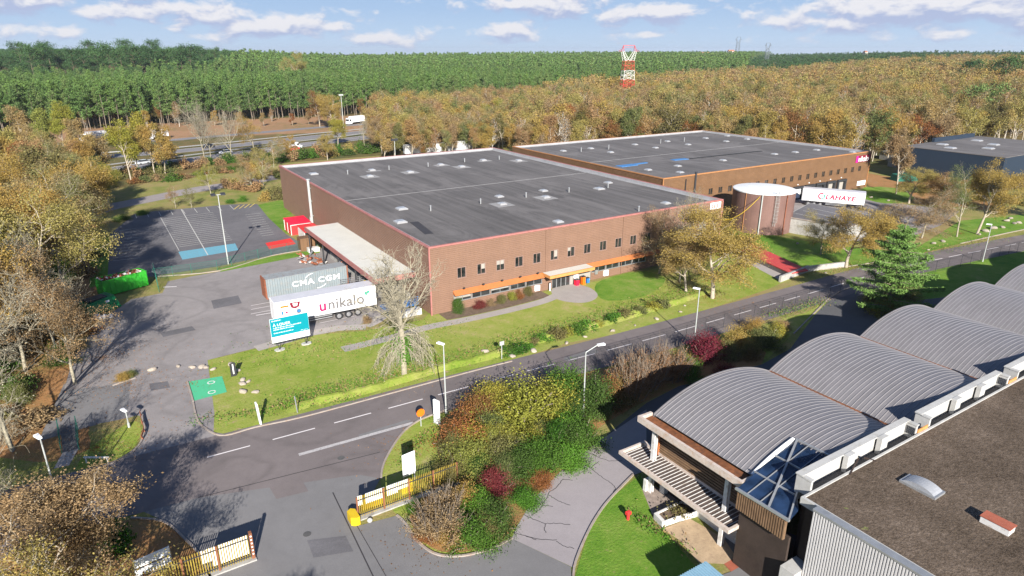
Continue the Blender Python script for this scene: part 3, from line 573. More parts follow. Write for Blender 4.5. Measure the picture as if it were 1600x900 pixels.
# recessed entrance
b = MB(); b.box(23.7, 27.7, 0.06, 0.2, 0.0, 2.45); b.build('porch_wall', 'blinds', w1)
MB().box(19.2, 20.2, 0.04, 0.2, 0, 2.45).build('porch_pier', 'brown cladding', w1)
d_ = MB(); d_.box(20.2, 23.7, 0.16, 0.2, 0.02, 2.45); dr = d_.build('entrance_door', 'window glass', w1)
b = MB()
for x in (20.24, 21.1, 21.95, 22.85, 23.62): b.box(x - 0.05, x + 0.05, 0.06, 0.155, 0, 2.45)
b.box(20.3, 23.6, 0.06, 0.15, 2.05, 2.15); b.build('frame', 'grey metal', dr)
b = MB(); b.hexa([(3.3, -0.75, 2.36), (18.4, -0.75, 2.36), (18.4, -0.05, 2.5), (3.3, -0.05, 2.5)], [(3.3, -0.75, 2.50), (18.4, -0.75, 2.50), (18.4, -0.05, 2.95), (3.3, -0.05, 2.95)])
b.hexa([(26.6, -0.75, 2.36), (50.5, -0.75, 2.36), (50.5, -0.05, 2.5), (26.6, -0.05, 2.5)], [(26.6, -0.75, 2.50), (50.5, -0.75, 2.50), (50.5, -0.05, 2.95), (26.6, -0.05, 2.95)]); b.build('awning', 'orange trim', w1)
b = MB(); b.box(18.3, 26.6, -2.05, -0.06, 2.75, 2.95); en = b.build('entrance_canopy', 'white canopy', w1)
b = MB(); b.box(18.2, 26.65, -2.25, -2.053, 2.55, 3.0); b.box(18.2, 18.297, -2.05, -0.06, 2.6, 3.0, 0); b.build('fascia', 'pale orange', en)
for xx in (18.4, 26.4): MB().box(xx, xx + .1, -2.0, -0.1, 2.62, 2.74).build('bracket', 'pink trim', en)
for k in range(5):
    x = 4.8 + 3.1 * k; MB().tube((x, -0.1, 3.0), (x, -0.55, 3.25), 0.03).box(x - .12, x + .12, -0.7, -0.5, 3.15, 3.35).build('wall_lamp', 'dark metal', w1)
for x, z, w_, h_, mt in ((24.2, 1.0, .8, .9, 'plain white'), (24.9, 1.8, 1.3, .35, 'dark metal'), (16.9, .3, .9, .85, 'plain white'), (30.2, .3, .95, .9, 'plain white'), (28.4, 0.9, .5, .7, 'grey metal')):
    MB().box(x, x + w_, -0.28, -0.05, z, z + h_, 0, 0.02).build('wall_cabinet', mt, w1)
for x in (18.9, 33.9, 47.8): MB().box(x - .05, x + .05, -.13, -.05, 2.95 if x < 30 else 0.0, 9.5).build('downpipe', 'brown cladding', w1)
sg = MB().box(53.7, 56.3, -0.12, -0.05, 8.25, 9.4).build('sign_panel', 'plain white', w1)
for xx in (54.0, 54.6, 55.3): MB().box(xx, xx + .25, -0.14, -0.125, 8.4, 9.2).build('sign_mark', 'pink trim', sg)
sg = MB().box(51.0, 53.2, -0.12, -0.05, 3.6, 6.6).build('sign_panel', 'pink trim', w1); MB().box(51.15, 53.05, -0.14, -0.125, 3.75, 6.45).build('sign_face', 'blinds', sg)
for (px, py, pad) in ((490, 272, 0), (627.5, 326, 0), (625.5, 347, 0), (581, 266, 1), (577.5, 275.5, 1), (640.5, 269, 1), (688.5, 257.5, 1), (721, 260.5, 1), (755, 250.5, 1), (780, 307, 1), (784, 319, 1), (810, 251, 1), (849, 298, 1), (852, 308.5, 1), (950, 285.5, 1), (936, 295, 0), (1040, 318, 1), (872, 347, 1)):
    x, y = lc((0, 0), px, py, rz1); skylight(w1, x, y, rz1 - (0.12 if 20 < y < 55 else 0.06), bool(pad), 1.35 if pad else 1.7)
for (px, py) in ((543.5, 272), (608, 265), (669, 260), (726, 253), (780, 249), (751, 318), (673, 329), (822, 308), (889, 300), (950, 293), (998, 330)):
    x, y = lc((0, 0), px, py, rz1); roof_vent(w1, x, y, rz1 - 0.08, 0.85)
b = MB(); b.tube((-0.42, 54.4, 0.0), (-0.42, 54.4, 10.3), 0.26, 0.26, 10).tube((-0.42, 54.4, 10.3), (-0.42, 54.4, 10.45), 0.4, 0.4, 10)
b.tube((-0.42, 55.3, 0.9), (-0.42, 55.3, 2.6), 0.2, 0.2, 8).tube((-0.42, 55.3, 2.6), (-0.42, 54.5, 3.2), 0.2, 0.2, 8)
for z in (3, 6, 8.6): b.box(-0.7, -0.05, 54.1, 54.7, z, z + 0.06)
b.build('duct_pipe', 'lamp metal', w1)
# loading bay roof along the left wall
b = MB(); b.hexa([(-5.9, 4.9, 4.55), (-0.08, 4.9, 4.75), (-0.08, 38.6, 4.75), (-5.9, 38.6, 4.55)], [(-5.9, 4.9, 4.75), (-0.08, 4.9, 4.95), (-0.08, 38.6, 4.95), (-5.9, 38.6, 4.75)]); lb = b.build('loading_canopy', 'white canopy', w1)
b = MB(); b.box(-6.1, -5.903, 4.7, 38.8, 4.2, 4.86); b.box(-5.9, -0.08, 4.7, 4.897, 4.25, 4.97); b.box(-5.9, -0.08, 38.603, 38.8, 4.25, 4.9); b.build('fascia', 'pink trim', lb)
for y in (6, 14, 22, 30, 38): MB().box(-5.7, -5.5, y, y + 0.2, 0, 4.54).build('column', 'dark metal', lb)
for y0 in (10, 18, 26): 
    MB().box(-0.12, -0.05, y0, y0 + 3.2, 0.9, 4.2).build('dock_door', 'dark metal', w1)
MB().box(-3.4, -0.06, 7, 34, 0.03, 1.1).build('dock_platform', 'concrete', w1)

# ---- second warehouse
F2 = (63.15, 20.98); W2, D2, H2 = 75.07, 58.3, 9.60
wins2 = [(13.95 + 3.13 * k, 15.2 + 3.13 * k, 4.66, 6.0) for k in range(19)]
docks = [(43.9, 47.6), (48.3, 51.8), (52.7, 56.2), (57.1, 60.6), (61.7, 65.2)]
w2, rz2 = shell(F2, W2, D2, H2, 'warehouse', 'tan ribbed warehouse with loading docks and a row of small windows, beyond the round tank', 'tan cladding', 'tan trim', 'second roof membrane', wins2 + [(a, c, 0.25, 3.05) for a, c in docks], 0.5, 'pale flashing', 'blue flashing')
for a, c, z0, z1 in wins2: window(w2, a, c, z0, z1, 0.0, 'tan cladding')
for i, (a, c) in enumerate(docks):
    b = MB(); b.box(a - 0.1, c + 0.1, -0.55, 0.05, 2.75, 3.25); b.box(a - 0.1, a + 0.45, -0.5, 0.05, 0.25, 2.747); b.box(c - 0.45, c + 0.1, -0.5, 0.05, 0.25, 2.747); b.box(a - 0.2, c + 0.2, -0.35, -0.06, 0.03, 0.247); dk = b.build('dock_door', 'dark metal', w2)
    MB().box(a + 0.46, c - 0.46, 0.1, 0.16, 0.25, 2.74).build('door_leaf', ('plain white', 'blinds', 'dark metal', 'blinds', 'blinds')[i], dk)
    MB().box(c + 0.15, c + 0.33, -0.3, -0.06, 0.25, 3.2).build('door_buffer', 'dark red', dk)
    MB().box(a + 1.3, a + 1.6, -0.2, -0.06, 3.6, 3.8).build('dock_lamp', 'plain white', dk)
sp = MB().box(70.9, 74.6, -0.12, -0.05, 0.75, 1.95).build('sign_panel', 'plain white', w2)
sp = MB().box(68.4, 74.9, -0.13, -0.055, 7.0, 8.75).build('sign_panel', 'dark red', w2)
MB().box(68.4, 69.4, -0.16, -0.135, 7.0, 8.75).build('sign_block', 'magenta', sp)
text('lettering', 'nikalo', 1.95, 'plain white', sp, (69.45, -0.15, 7.2), (math.pi/2, 0, 0), 0.01, 0.02, 1.0)
MB().box(13.2, 14.1, -0.1, -0.05, 2.9, 3.9).build('sign_panel', 'yellow', w2)
b = MB(); b.tube((9.3, -0.2, 4), (9.3, -0.2, 9.9), 0.22, 0.22, 8).tube((9.3, -0.2, 9.9), (9.3, -0.2, 10.1), 0.3, 0.3, 8); b.build('flue_pipe', 'dark metal', w2); MB().box(6.4, 6.7, -0.12, -0.05, 4.5, 8.8).build('downpipe', 'black', w2)
for (px, py) in ((880, 236), (923, 232), (954, 238), (992, 226), (1024, 231), (1042.5, 221), (1075, 226), (1102.5, 216), (1134.5, 221), (1136, 212.5), (1167, 217.5), (1129.5, 250.7), (1059, 259.5), (1012.5, 265.5), (1062.5, 269.5), (1210, 241), (1242.5, 238), (1276, 234.5), (1332, 238)):
    x, y = lc(F2, px, py, rz2); skylight(w2, x, y, rz2 - 0.08, False, 1.35, 0.2)
for (px, py) in ((908, 237), (951, 233), (1032, 224), (1069, 221)):
    x, y = lc(F2, px, py, rz2); roof_vent(w2, x, y, rz2 - 0.05, 1.1)
def roofstrip(name, a, c, wd, z, m_, parent, F):
    p, q = Vector(lc(F, *a, z)), Vector(lc(F, *c, z)); d = (q - p).normalized(); nn = Vector((-d.y, d.x)) * wd / 2
    b = MB(); b.hexa([(*(p - nn), z - .1), (*(q - nn), z - .1), (*(q + nn), z - .1), (*(p + nn), z - .1)], [(*(p - nn), z + .05), (*(q - nn), z + .05), (*(q + nn), z + .05), (*(p + nn), z + .05)]); return b.build(name, m_, parent)
roofstrip('repair_patch', (967, 260), (992, 257), 2.2, rz2 - 0.03, 'blue patch', w2, F2); roofstrip('repair_patch', (992, 256.5), (1010, 254), 1.0, rz2 - 0.03, 'blue patch', w2, F2); roofstrip('repair_patch', (1051, 250), (1073, 248), 1.6, rz2 - 0.03, 'blue patch', w2, F2)
roofstrip('repair_patch', (1078, 248), (1190, 236), 0.6, rz2 - 0.03, 'black', w2, F2)
roofstrip('repair_patch', (647, 347), (671, 366), 1.3, rz1 - 0.05, 'tar seam', w1, (0, 0))
# ---- navy building far right
F3 = (159.1, 12.3)
nb = thing('warehouse', 'navy blue flat-roofed building with a pale grey roof at the right edge of the woods', 'warehouse', (F3[0], F3[1], 0))
b = MB(); LN = 26.0; b.box(0, 44, -LN + 12, 12.0, 0, 8.9); b.build('walls', 'navy cladding', nb)
b = MB(); b.box(-0.1, 44.1, -LN + 11.9, 12.1, 8.903, 9.05); b.build('roof', 'second roof membrane', nb)
for x, y in ((6, 2), (14, -4), (24, -1), (30, 6), (12, 7)): skylight(nb, x, y, 9.05, False, 2.4)
MB().box(16, 40, 11.2, 12.0, 9.053, 10.2).build('roof_plant', 'navy cladding', nb)
nb.location = (F3[0], F3[1] - 0.0, 0)

# ---- round tank
tkc = P(1185, 367); dv = Vector((tkc.x - CAM.x, tkc.y - CAM.y, 0)).normalized(); RT = 6.0; tkc = tkc + dv * RT
tk = thing('water_tank', 'round brown steel water tank with a white lid and a caged ladder', 'tank', (tkc.x, tkc.y, 0))
b = MB(); b.lathe([(RT, 0), (RT, 8.05)], 64); b.build('shell', 'tank cladding', tk, smooth=True)
b = MB(); b.lathe([(RT + 0.08, 7.95), (RT + 0.08, 8.15), (RT - 0.1, 8.2), (RT * 0.55, 8.42), (0.01, 8.55)], 64); b.build('lid', 'tank water', tk, smooth=False)
ang = math.atan2(-dv.y, -dv.x)
def tp(a, r, z): return (r * math.cos(ang + a), r * math.sin(ang + a), z)
ld = MB()
for da in (-0.035, 0.035): ld.tube(tp(0.42 + da, RT + 0.3, 1.9), tp(0.42 + da, RT + 0.3, 9.3), 0.035, n=5)
for k in range(24): ld.tube(tp(0.385, RT + 0.3, 2 + k * 0.3), tp(0.455, RT + 0.3, 2 + k * 0.3), 0.02, n=4)
for k in range(9):
    z = 2.8 + k * 0.75
    for j in range(8): a0, a1 = math.pi * j / 8, math.pi * (j + 1) / 8; ld.tube(tp(0.42 + 0.06 * math.cos(a0), RT + 0.3 + 0.75 * math.sin(a0), z), tp(0.42 + 0.06 * math.cos(a1), RT + 0.3 + 0.75 * math.sin(a1), z), 0.02, n=4)
for j in (2, 4, 6): a0 = math.pi * j / 8; ld.tube(tp(0.42 + 0.06 * math.cos(a0), RT + 0.3 + 0.75 * math.sin(a0), 2.8), tp(0.42 + 0.06 * math.cos(a0), RT + 0.3 + 0.75 * math.sin(a0), 8.9), 0.02, n=4)
ld.build('ladder', 'lamp metal', tk)
MB().tube(tp(-0.02, RT + 0.16, 0), tp(-0.02, RT + 0.16, 8.0), 0.13, n=8).build('drain_pipe', 'lamp metal', tk)
MB().tube(tp(0.80, RT + 0.16, 0), tp(0.80, RT + 0.16, 8.0), 0.09, n=8).build('supply_pipe', 'rust', tk)
MB().tube(tp(-0.55, RT + 0.06, 0), tp(-0.55, RT + 0.06, 8.0), 0.06, n=6).build('seam_pipe', 'tan trim', tk)
b = MB(); a_ = Vector(tp(-0.1, RT + 0.1, 7.6)); c_ = Vector((WD + 0.2 - tkc.x, 1.5 - tkc.y, 5.6)); pr = a_
for k in range(1, 15):
    t = k / 14; q = a_.lerp(c_, t) - Vector((0, 0, 2.6 * math.sin(math.pi * t) * 0.6)); b.tube(pr, q, 0.045, n=4); pr = q
b.build('cable', 'yellow', tk)

# ---- concrete platform beside the tank
cp = thing('concrete_platform', 'grey stained concrete platform with a tarmac top, right of the round tank', 'platform', (0, 0, 0))
q = [(79.3, 3.4), (82.1, -8.7), (95.5, -7.5), (95.5, 8.5)]
b = MB(); b.prism(q, 0, 3.0); b.build('wall', 'concrete', cp); b = MB(); b.prism([(79.6, 3.1), (82.4, -8.3), (95.2, -7.2), (95.2, 8.2)], 3.003, 3.02); b.build('deck', 'car park asphalt', cp)
b = MB(); b.bar((79.35, 3.35, 3.09), (82.15, -8.65, 3.09), 0.35, 0.16); b.bar((82.3, -8.7, 3.09), (95.4, -7.5, 3.09), 0.35, 0.16); b.build('coping', 'kerb stone', cp)
b = MB()
for k in range(3): b.box(84 + k * 3.4, 84.12 + k * 3.4, -4.5, 4.5, 3.022, 3.026)
b.build('bay_line', 'thin marking', cp)

# ------------------------------------------------------------------ barrel-vaulted hall, lower right
hall = thing('vaulted_hall', 'long hall of side-by-side grey metal barrel vaults with rusty valley gutters', 'hall', (0, 0, 0))
ZE, RISE, BAY, U0, VF, VN = 6.5, 1.72, 14.33, -0.9, -43.5, -56.0
RR = ((BAY / 2) ** 2 + RISE ** 2) / (2 * RISE)
def vz(x): return ZE + math.sqrt(RR * RR - (x - BAY / 2) ** 2) - (RR - RISE)
def vault(u0, spans):
    """standing-seam sheets bent over one bay; spans = (x0, x1, v far, v near)"""
    b = MB(); s_ = MB(); NS = 30
    for xa, xb, vf, vn in spans:
        n = max(2, int(NS * (xb - xa) / BAY)); xs = [xa + (xb - xa) * i / n for i in range(n + 1)]
        for i in range(n): b.poly([(u0 + xs[i], vn, vz(xs[i])), (u0 + xs[i + 1], vn, vz(xs[i + 1])), (u0 + xs[i + 1], vf, vz(xs[i + 1])), (u0 + xs[i], vf, vz(xs[i]))])
        v = vf - 0.2
        while v > vn + 0.1:
            for i in range(n):
                za, zb = vz(xs[i]), vz(xs[i + 1]); a, c = u0 + xs[i], u0 + xs[i + 1]
                s_.quads([(a, v - .04, za), (c, v - .04, zb), (c, v - .02, zb + .032), (a, v - .02, za + .032), (a, v + .02, za + .032), (c, v + .02, zb + .032), (c, v + .04, zb), (a, v + .04, za)], [(0, 1, 2, 3), (3, 2, 5, 4), (4, 5, 6, 7)])
            v -= 0.40
        for i in range(n): b.hexa([(u0 + xs[i], vf - .02, vz(xs[i]) - .25), (u0 + xs[i + 1], vf - .02, vz(xs[i + 1]) - .25), (u0 + xs[i + 1], vf + .08, vz(xs[i + 1]) - .25), (u0 + xs[i], vf + .08, vz(xs[i]) - .25)],
                                  [(u0 + xs[i], vf - .02, vz(xs[i]) + .08), (u0 + xs[i + 1], vf - .02, vz(xs[i + 1]) + .08), (u0 + xs[i + 1], vf + .08, vz(xs[i + 1]) + .08), (u0 + xs[i], vf + .08, vz(xs[i]) + .08)])
    o = b.build('vault_roof', 'vault metal', hall); s_.build('standing_seam', 'vault seam', o)
    return o
vault(U0, [(0.0, 4.1, VF, -53.0), (4.1, BAY, VF, VN)])
for k in range(1, 7): vault(U0 + BAY * k, [(0.0, BAY, VF, VN)])
for k in range(1, 8):
    x = U0 + BAY * k; b = MB(); b.box(x - 0.22, x + 0.22, VN, VF + 0.15, ZE - 0.1, ZE + 0.075); g_ = b.build('valley_gutter', 'gutter rust', hall)
    b = MB(); b.box(x - 0.25, x + 2.6, VN - 0.02, VN + 0.45, ZE - 0.05, ZE + 0.35); b.build('end_trim', 'black', g_)
XE = U0 + BAY * 7
b = MB()
for k in range(7):
    x0 = U0 + BAY * k; xs = [BAY * i / 16 for i in range(17)]
    b.poly([(x0, VF - 0.1, 0), (x0 + BAY, VF - 0.1, 0)] + [(x0 + x, VF - 0.1, vz(x) - 0.05) for x in xs[::-1]])
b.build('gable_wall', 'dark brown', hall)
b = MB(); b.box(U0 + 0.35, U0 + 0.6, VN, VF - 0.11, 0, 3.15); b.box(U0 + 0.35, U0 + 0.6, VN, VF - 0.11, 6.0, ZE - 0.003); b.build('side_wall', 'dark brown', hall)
# slatted band between the posts
b = MB(); b.box(U0 + 0.42, U0 + 0.6, -53.2, VF - 0.12, 3.153, 5.997); sb = b.build('band_backing', 'dark brown', hall)
b = MB(); z = 3.3
while z < 5.95: b.hexa([(U0 + 0.18, -52.9, z), (U0 + 0.40, -52.9, z + .05), (U0 + 0.40, -44.2, z + .05), (U0 + 0.18, -44.2, z)], [(U0 + 0.18, -52.9, z + .1), (U0 + 0.40, -52.9, z + .17), (U0 + 0.40, -44.2, z + .17), (U0 + 0.18, -44.2, z + .1)]); z += 0.24
b.build('wall_slats', 'wood slat', sb)
MB().box(U0 + 0.1, U0 + 0.42, -44.19, -43.95, 3.0, 6.1).box(U0 + 0.1, U0 + 0.42, -53.15, -52.92, 3.0, 6.1).build('band_end', 'orange trim', sb)
# edge gutter with its beam
b = MB(); b.box(-2.0, -0.86, -53.1, -43.3, 6.2, 6.32); b.build('edge_gutter', 'gutter rust', hall)
b = MB(); b.box(-2.25, -2.003, -53.35, -43.05, 6.1, 6.62); b.box(-2.0, -0.85, -43.297, -43.05, 6.1, 6.6); b.box(-2.0, -0.6, -53.35, -53.103, 6.1, 6.6); b.build('edge_beam', 'beam paint', hall)
b = MB(); fx = [-0.9 + 4.2 * k / 8 for k in range(9)]
for a, c in zip(fx[:-1], fx[1:]): b.bar((a, -53.1, vz(a - U0) + .06), (c, -53.1, vz(c - U0) + .06), 0.2, 0.24)
b.build('flashing', 'plain white', hall)
for v, zc in ((-44.5, 3.4), (-51.8, 3.4)):
    b = MB()
    for dx in (-0.13, 0.13): b.box(-1.62 + dx - .05, -1.62 + dx + .05, v - 0.16, v + 0.16, 0, 6.095, 0)
    b.box(-1.66, -1.58, v - 0.03, v + 0.03, 0, 6.09); b.build('column', 'white dirty', hall)
# lean-to canopy with slats
cn = MB(); 
for x0, x1, y0, y1 in ((-3.35, -3.1, -53.6, -42.3), (-0.75, -0.5, -53.6, -42.3)): cn.box(x0, x1, y0, y1, 3.02, 3.32)
for y in (-53.6, -42.5): cn.box(-3.098, -0.752, y, y + 0.2, 3.02, 3.31)
cno = cn.build('entrance_canopy', 'beam paint', hall)
b = MB(); b.box(-3.09, -0.76, -53.3, -42.6, 3.04, 3.07); b.build('canopy_deck', 'canopy brown', cno)
b = MB(); y = -53.1
while y < -42.7: b.box(-3.09, -0.76, y, y + .05, 3.075, 3.11); y += 0.335
b.build('canopy_slats', 'white dirty', cno)
b = MB(); b.box(-1.0, -0.45, -45.4, -44.9, 0, 1.3, 0, .03); b.box(-2.0, -1.25, -44.3, -44.0, 0, 1.15, 0, .03); b.build('column_base', 'white dirty', hall)
b = MB(); b.box(U0 + 0.2, U0 + 0.34, -52.6, -48.5, 0, 2.9); b.build('ground_floor_wall', 'white dirty', hall)
b = MB(); b.box(U0 + 0.05, U0 + 0.34, -55.6, -53.0, 0, 3.0); gd = b.build('glazed_door', 'window glass', hall)
b = MB()
for y in (-55.6, -54.7, -53.8, -53.0): b.box(U0 - 0.02, U0 + 0.045, y - 0.06, y + 0.06, 0, 3.0)
b.box(U0 - .02, U0 + .04, -55.5, -53.1, 2.1, 2.2); b.build('frame', 'grey metal', gd)
# glass roof over the corner
GP = [(-2.95, -53.45, 6.42), (-2.75, -57.35, 6.42), (-1.6, -57.2, 6.7), (-0.5, -56.25, 6.98), (3.5, -56.2, 8.0), (3.3, -53.2, 7.95)]
gr = thing('glass_roof', 'dark blue glazed lean-to roof between the nearest vault and the gravel roof', 'roof')
b = MB(); b.poly([(x, y, z) for x, y, z in GP]); b.poly([(x, y, z - .06) for x, y, z in GP[::-1]]); b.build('glazing', 'roof glass', gr)
def gz(x): return 6.42 + (x + 2.9) * 0.247
b = MB()
b.bar((-2.95, -53.4, 6.5), (-2.75, -57.4, 6.5), .16, .16); b.bar((-2.75, -57.35, 6.5), (-0.5, -56.25, gz(-.5) + .05), .1, .12); b.bar((-0.5, -56.25, gz(-.5) + .05), (3.5, -56.2, 8.08), .1, .12); b.bar((3.4, -53.2, 8.05), (3.5, -56.2, 8.08), .12, .12)
b.bar((-2.85, -55.9, 6.5), (3.3, -53.35, 8.06), .13, .12)
for x in (-0.9, 1.2): b.bar((x, -53.2, gz(x) + .04), (x + .1, -56.3, gz(x) + .04), .08, .1)
for y in (-54.2, -55.2): b.bar((-2.9, y, 6.46), (3.4, y, 8.04), .04, .07)
b.build('glazing_bar', 'grey metal', gr)
b = MB(); v = -53.5
b.box(-2.75, -2.6, -57.2, -53.5, 4.9, 6.3)
while v > -57.2: b.box(-2.83, -2.753, v - 0.09, v, 4.9, 6.3); v -= 0.18
b.build('ribbed_apron', 'wood slat', gr)
MB().box(-2.3, -2.1, -57.3, -53.5, 0, 4.897).build('recessed_wall', 'dark brown', gr)

# ------------------------------------------------------------------ flat gravel-roofed block
fb = thing('gravel_roofed_building', 'flat building with brown gravel roof and white parapet walkway, bottom right corner', 'building')
ZG = 7.62
b = MB(); b.box(-1.4, XE, -110, -57.35, 7.3, ZG); b.build('roof', 'gravel roof', fb)
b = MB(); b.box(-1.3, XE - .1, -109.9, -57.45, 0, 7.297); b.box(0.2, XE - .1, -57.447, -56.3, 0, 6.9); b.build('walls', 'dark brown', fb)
b = MB(); b.box(-1.4, XE, -57.35, -57.2, 7.2, ZG + 0.08); b.box(-1.62, -1.403, -110, -57.2, 7.2, ZG + 0.10); b.build('roof_kerb', 'pale concrete', fb)
b = MB(); b.box(-0.4, XE, -57.197, -56.15, 6.95, 7.15); b.build('walkway', 'walkway grey', fb)
for k in range(7):
    x0, x1 = -0.55 + BAY * k, 12.15 + BAY * k
    b = MB(); b.box(x0, x1, -56.35, -56.05, 6.5, 8.35); b.box(x0 - 0.06, x1 + 0.06, -56.5, -56.0, 8.353, 8.45)
    b.box(x0, x0 + 0.22, -57.1, -56.353, 7.15, 8.30); b.box(x1 - 0.22, x1, -57.1, -56.353, 7.15, 8.30); b.box(x0 - .04, x0 + .26, -57.15, -56.503, 8.303, 8.42); b.box(x1 - .26, x1 + .04, -57.15, -56.503, 8.303, 8.42)
    for xx in (x0 + 4.4, x0 + 8.4): b.box(xx, xx + 0.85, -56.85, -56.503, 7.15, 8.47)
    pw = b.build('parapet', 'pale concrete', fb)
    MB().box(x1 + 0.02, x1 + 1.4, -57.18, -57.1, 7.16, 7.95).build('orange_panel', 'pale orange', pw)
    b = MB()
    for j in range(5): b.box(x1 - 0.27, x1 - 0.225, -57.05 + j * .13, -57.0 + j * .13, 7.5, 8.1)
    b.build('grille_slats', 'dark metal', pw)
# ribbed white cladding on its end wall
b = MB()
for y0, y1 in ((-66.3, -58.45), (-78, -66.9)):
    b.box(-2.05, -1.75, y0, y1, 0, 7.72); v = y1
    while v > y0 + 0.1: b.box(-2.12, -2.053, v - 0.085, v, 0, 7.7); v -= 0.17
b.build('ribbed_cladding', 'ribbed white', fb)
b = MB()
for y0, y1 in ((-66.35, -58.4), (-78, -66.85)): b.box(-2.17, -1.63, y0, y1, 7.723, 7.85)
b.box(-2.05, -1.63, -66.78, -66.45, 6.0, 7.8); b.build('cladding_cap', 'grey metal', fb)
def at_roof(px, py): p = P(px, py, ZG); return p.x, p.y
# domed skylight and brick-red hatch
x, y = at_roof(1440, 762)
dm = thing('roof_dome', 'rounded translucent dome skylight on the brown gravel roof', 'skylight', (x, y, ZG), R(0))
b = MB(); nx = 12; L_, W_ = 2.05, 1.05
prof = [(-W_ / 2 + W_ * i / nx, 0.14 + 0.32 * math.sin(math.pi * i / nx) ** 0.7) for i in range(nx + 1)]
prof = [(-L_/2 + L_*i/nx, 0.14 + 0.30*math.sin(math.pi*i/nx)**0.7) for i in range(nx+1)]
for i in range(nx):
    (a, za), (c, zc) = prof[i], prof[i + 1]
    b.poly([(-W_/2, a, za), (W_/2, a, za), (W_/2, c, zc), (-W_/2, c, zc)][::1])
b.poly([(-W_/2, a, z) for a, z in prof]); b.poly([(W_/2, a, z) for a, z in prof[::-1]]); b.build('dome', 'dome', dm, recalc=True)
MB().box(-W_/2 - .1, W_/2 + .1, -L_/2 - .1, L_/2 + .1, 0, 0.16).build('upstand', 'grey metal', dm)
x, y = at_roof(1557, 823)
hh = thing('roof_hatch', 'brick red metal hatch cover standing on the gravel roof', 'hatch', (x, y, ZG))
MB().box(-0.42, 0.42, -0.8, 0.8, 0.42, 0.48).build('cover', 'brick red', hh); MB().box(-0.38, 0.38, -0.76, 0.76, 0, 0.417).build('curb', 'white dirty', hh)
x, y = P(1331, 717, 7.15).x, P(1331, 717, 7.15).y
pk = thing('roof_plank', 'weathered pale plank lying on the roof walkway', 'plank', (P(1300, 735, 7.15).x, P(1300, 735, 7.15).y, 7.151), R(5))
MB().box(0, 3.2, -0.07, 0.07, 0, 0.06).build('board', 'white dirty', pk); MB().box(1.3, 2.9, 0.075, 0.35, 0, 0.05).build('board_piece', 'gutter rust', pk)
rt = thing('roof_pipe', 'thin dark pipe lying on the gravel roof near the walkway', 'pipe', (P(1328, 742, ZG).x, P(1328, 742, ZG).y, ZG)); b = MB(); b.bar((0, 0, .05), (2.2, .75, .05), .1, .1); b.bar((2.6, .6, .05), (2.9, -.1, .05), .1, .1); b.build('pipe_run', 'dark brown', rt)
# pale block and small things at the foot
cb = thing('chimney_block', 'pale rendered chimney block in the dark corner below the gravel roof', 'chimney', (0, 0, 0))
b = MB(); b.box(-2.9, -0.9, -58.4, -57.4, 0, 3.1); b.box(-2.4, -1.6, -60.2, -58.6, 0, 1.6); b.build('block', 'pale concrete', cb)
bs = thing('blue_roofed_shelter', 'small shelter with a pale blue corrugated roof at the bottom edge', 'shelter', (P(1104, 884, 2.2).x, P(1104, 884, 2.2).y, 0))
b = MB(); b.hexa([(-2.6, -3.4, 1.95), (0.3, -3.4, 1.95), (0.3, 0.3, 2.0), (-2.6, 0.3, 2.0)], [(-2.6, -3.4, 2.05), (0.3, -3.4, 2.05), (0.3, 0.3, 2.2), (-2.6, 0.3, 2.2)]); ro = b.build('roof', 'pale blue sheet', bs)
b = MB(); x = -2.5
while x < 0.3: b.bar((x, -3.4, 2.09), (x, 0.3, 2.24), .06, .07); x += 0.2
b.build('corrugation', 'pale blue sheet', ro)
MB().box(-2.4, 0.1, -3.2, 0.1, 0, 1.947).build('walls', 'dark brown', bs)
# planter, paving and gravel by the entrance
sheet('paving', [(1034, 827), (1062, 845), (1092, 880), (1131, 882), (1150, 871), (1132, 843), (1104, 826), (1078, 811)], 0.045, 'paving beige'); sheet('brick_paving', [(1131, 882), (1150, 871), (1160, 884), (1142, 894)], 0.047, 'brick red')
sheet('gravel_bed', [(1003, 764), (1020, 758), (1050, 775), (1068, 790), (1022, 812)], 0.040, 'gravel'); sheet('dark_yard', [(1130, 842), (1160, 884), (1142, 894), (1110, 905), (1090, 960), (1400, 960), (1300, 860), (1150, 800)], 0.042, 'apron asphalt')
pl = thing('planter', 'white-walled triangular planter with sparse greenery beside the hall entrance', 'planter')
out = [tuple(P(*p))[:2] for p in [(1021, 811), (1034, 825), (1059, 816), (1088, 808), (1087, 796), (1064, 791)]]; cc = np.mean(out, axis=0); inn = [tuple(cc + (np.array(p) - cc) * 0.84) for p in out]; b = MB()
for i in range(6): j = (i + 1) % 6; b.hexa([(*out[i], 0), (*out[j], 0), (*inn[j], 0), (*inn[i], 0)], [(*out[i], .55), (*out[j], .55), (*inn[j], .55), (*inn[i], .55)])
b.build('planter_wall', 'white dirty', pl, recalc=False); b = MB(); b.prism(inn, 0.3, 0.42); b.build('planter_soil', 'soil', pl)

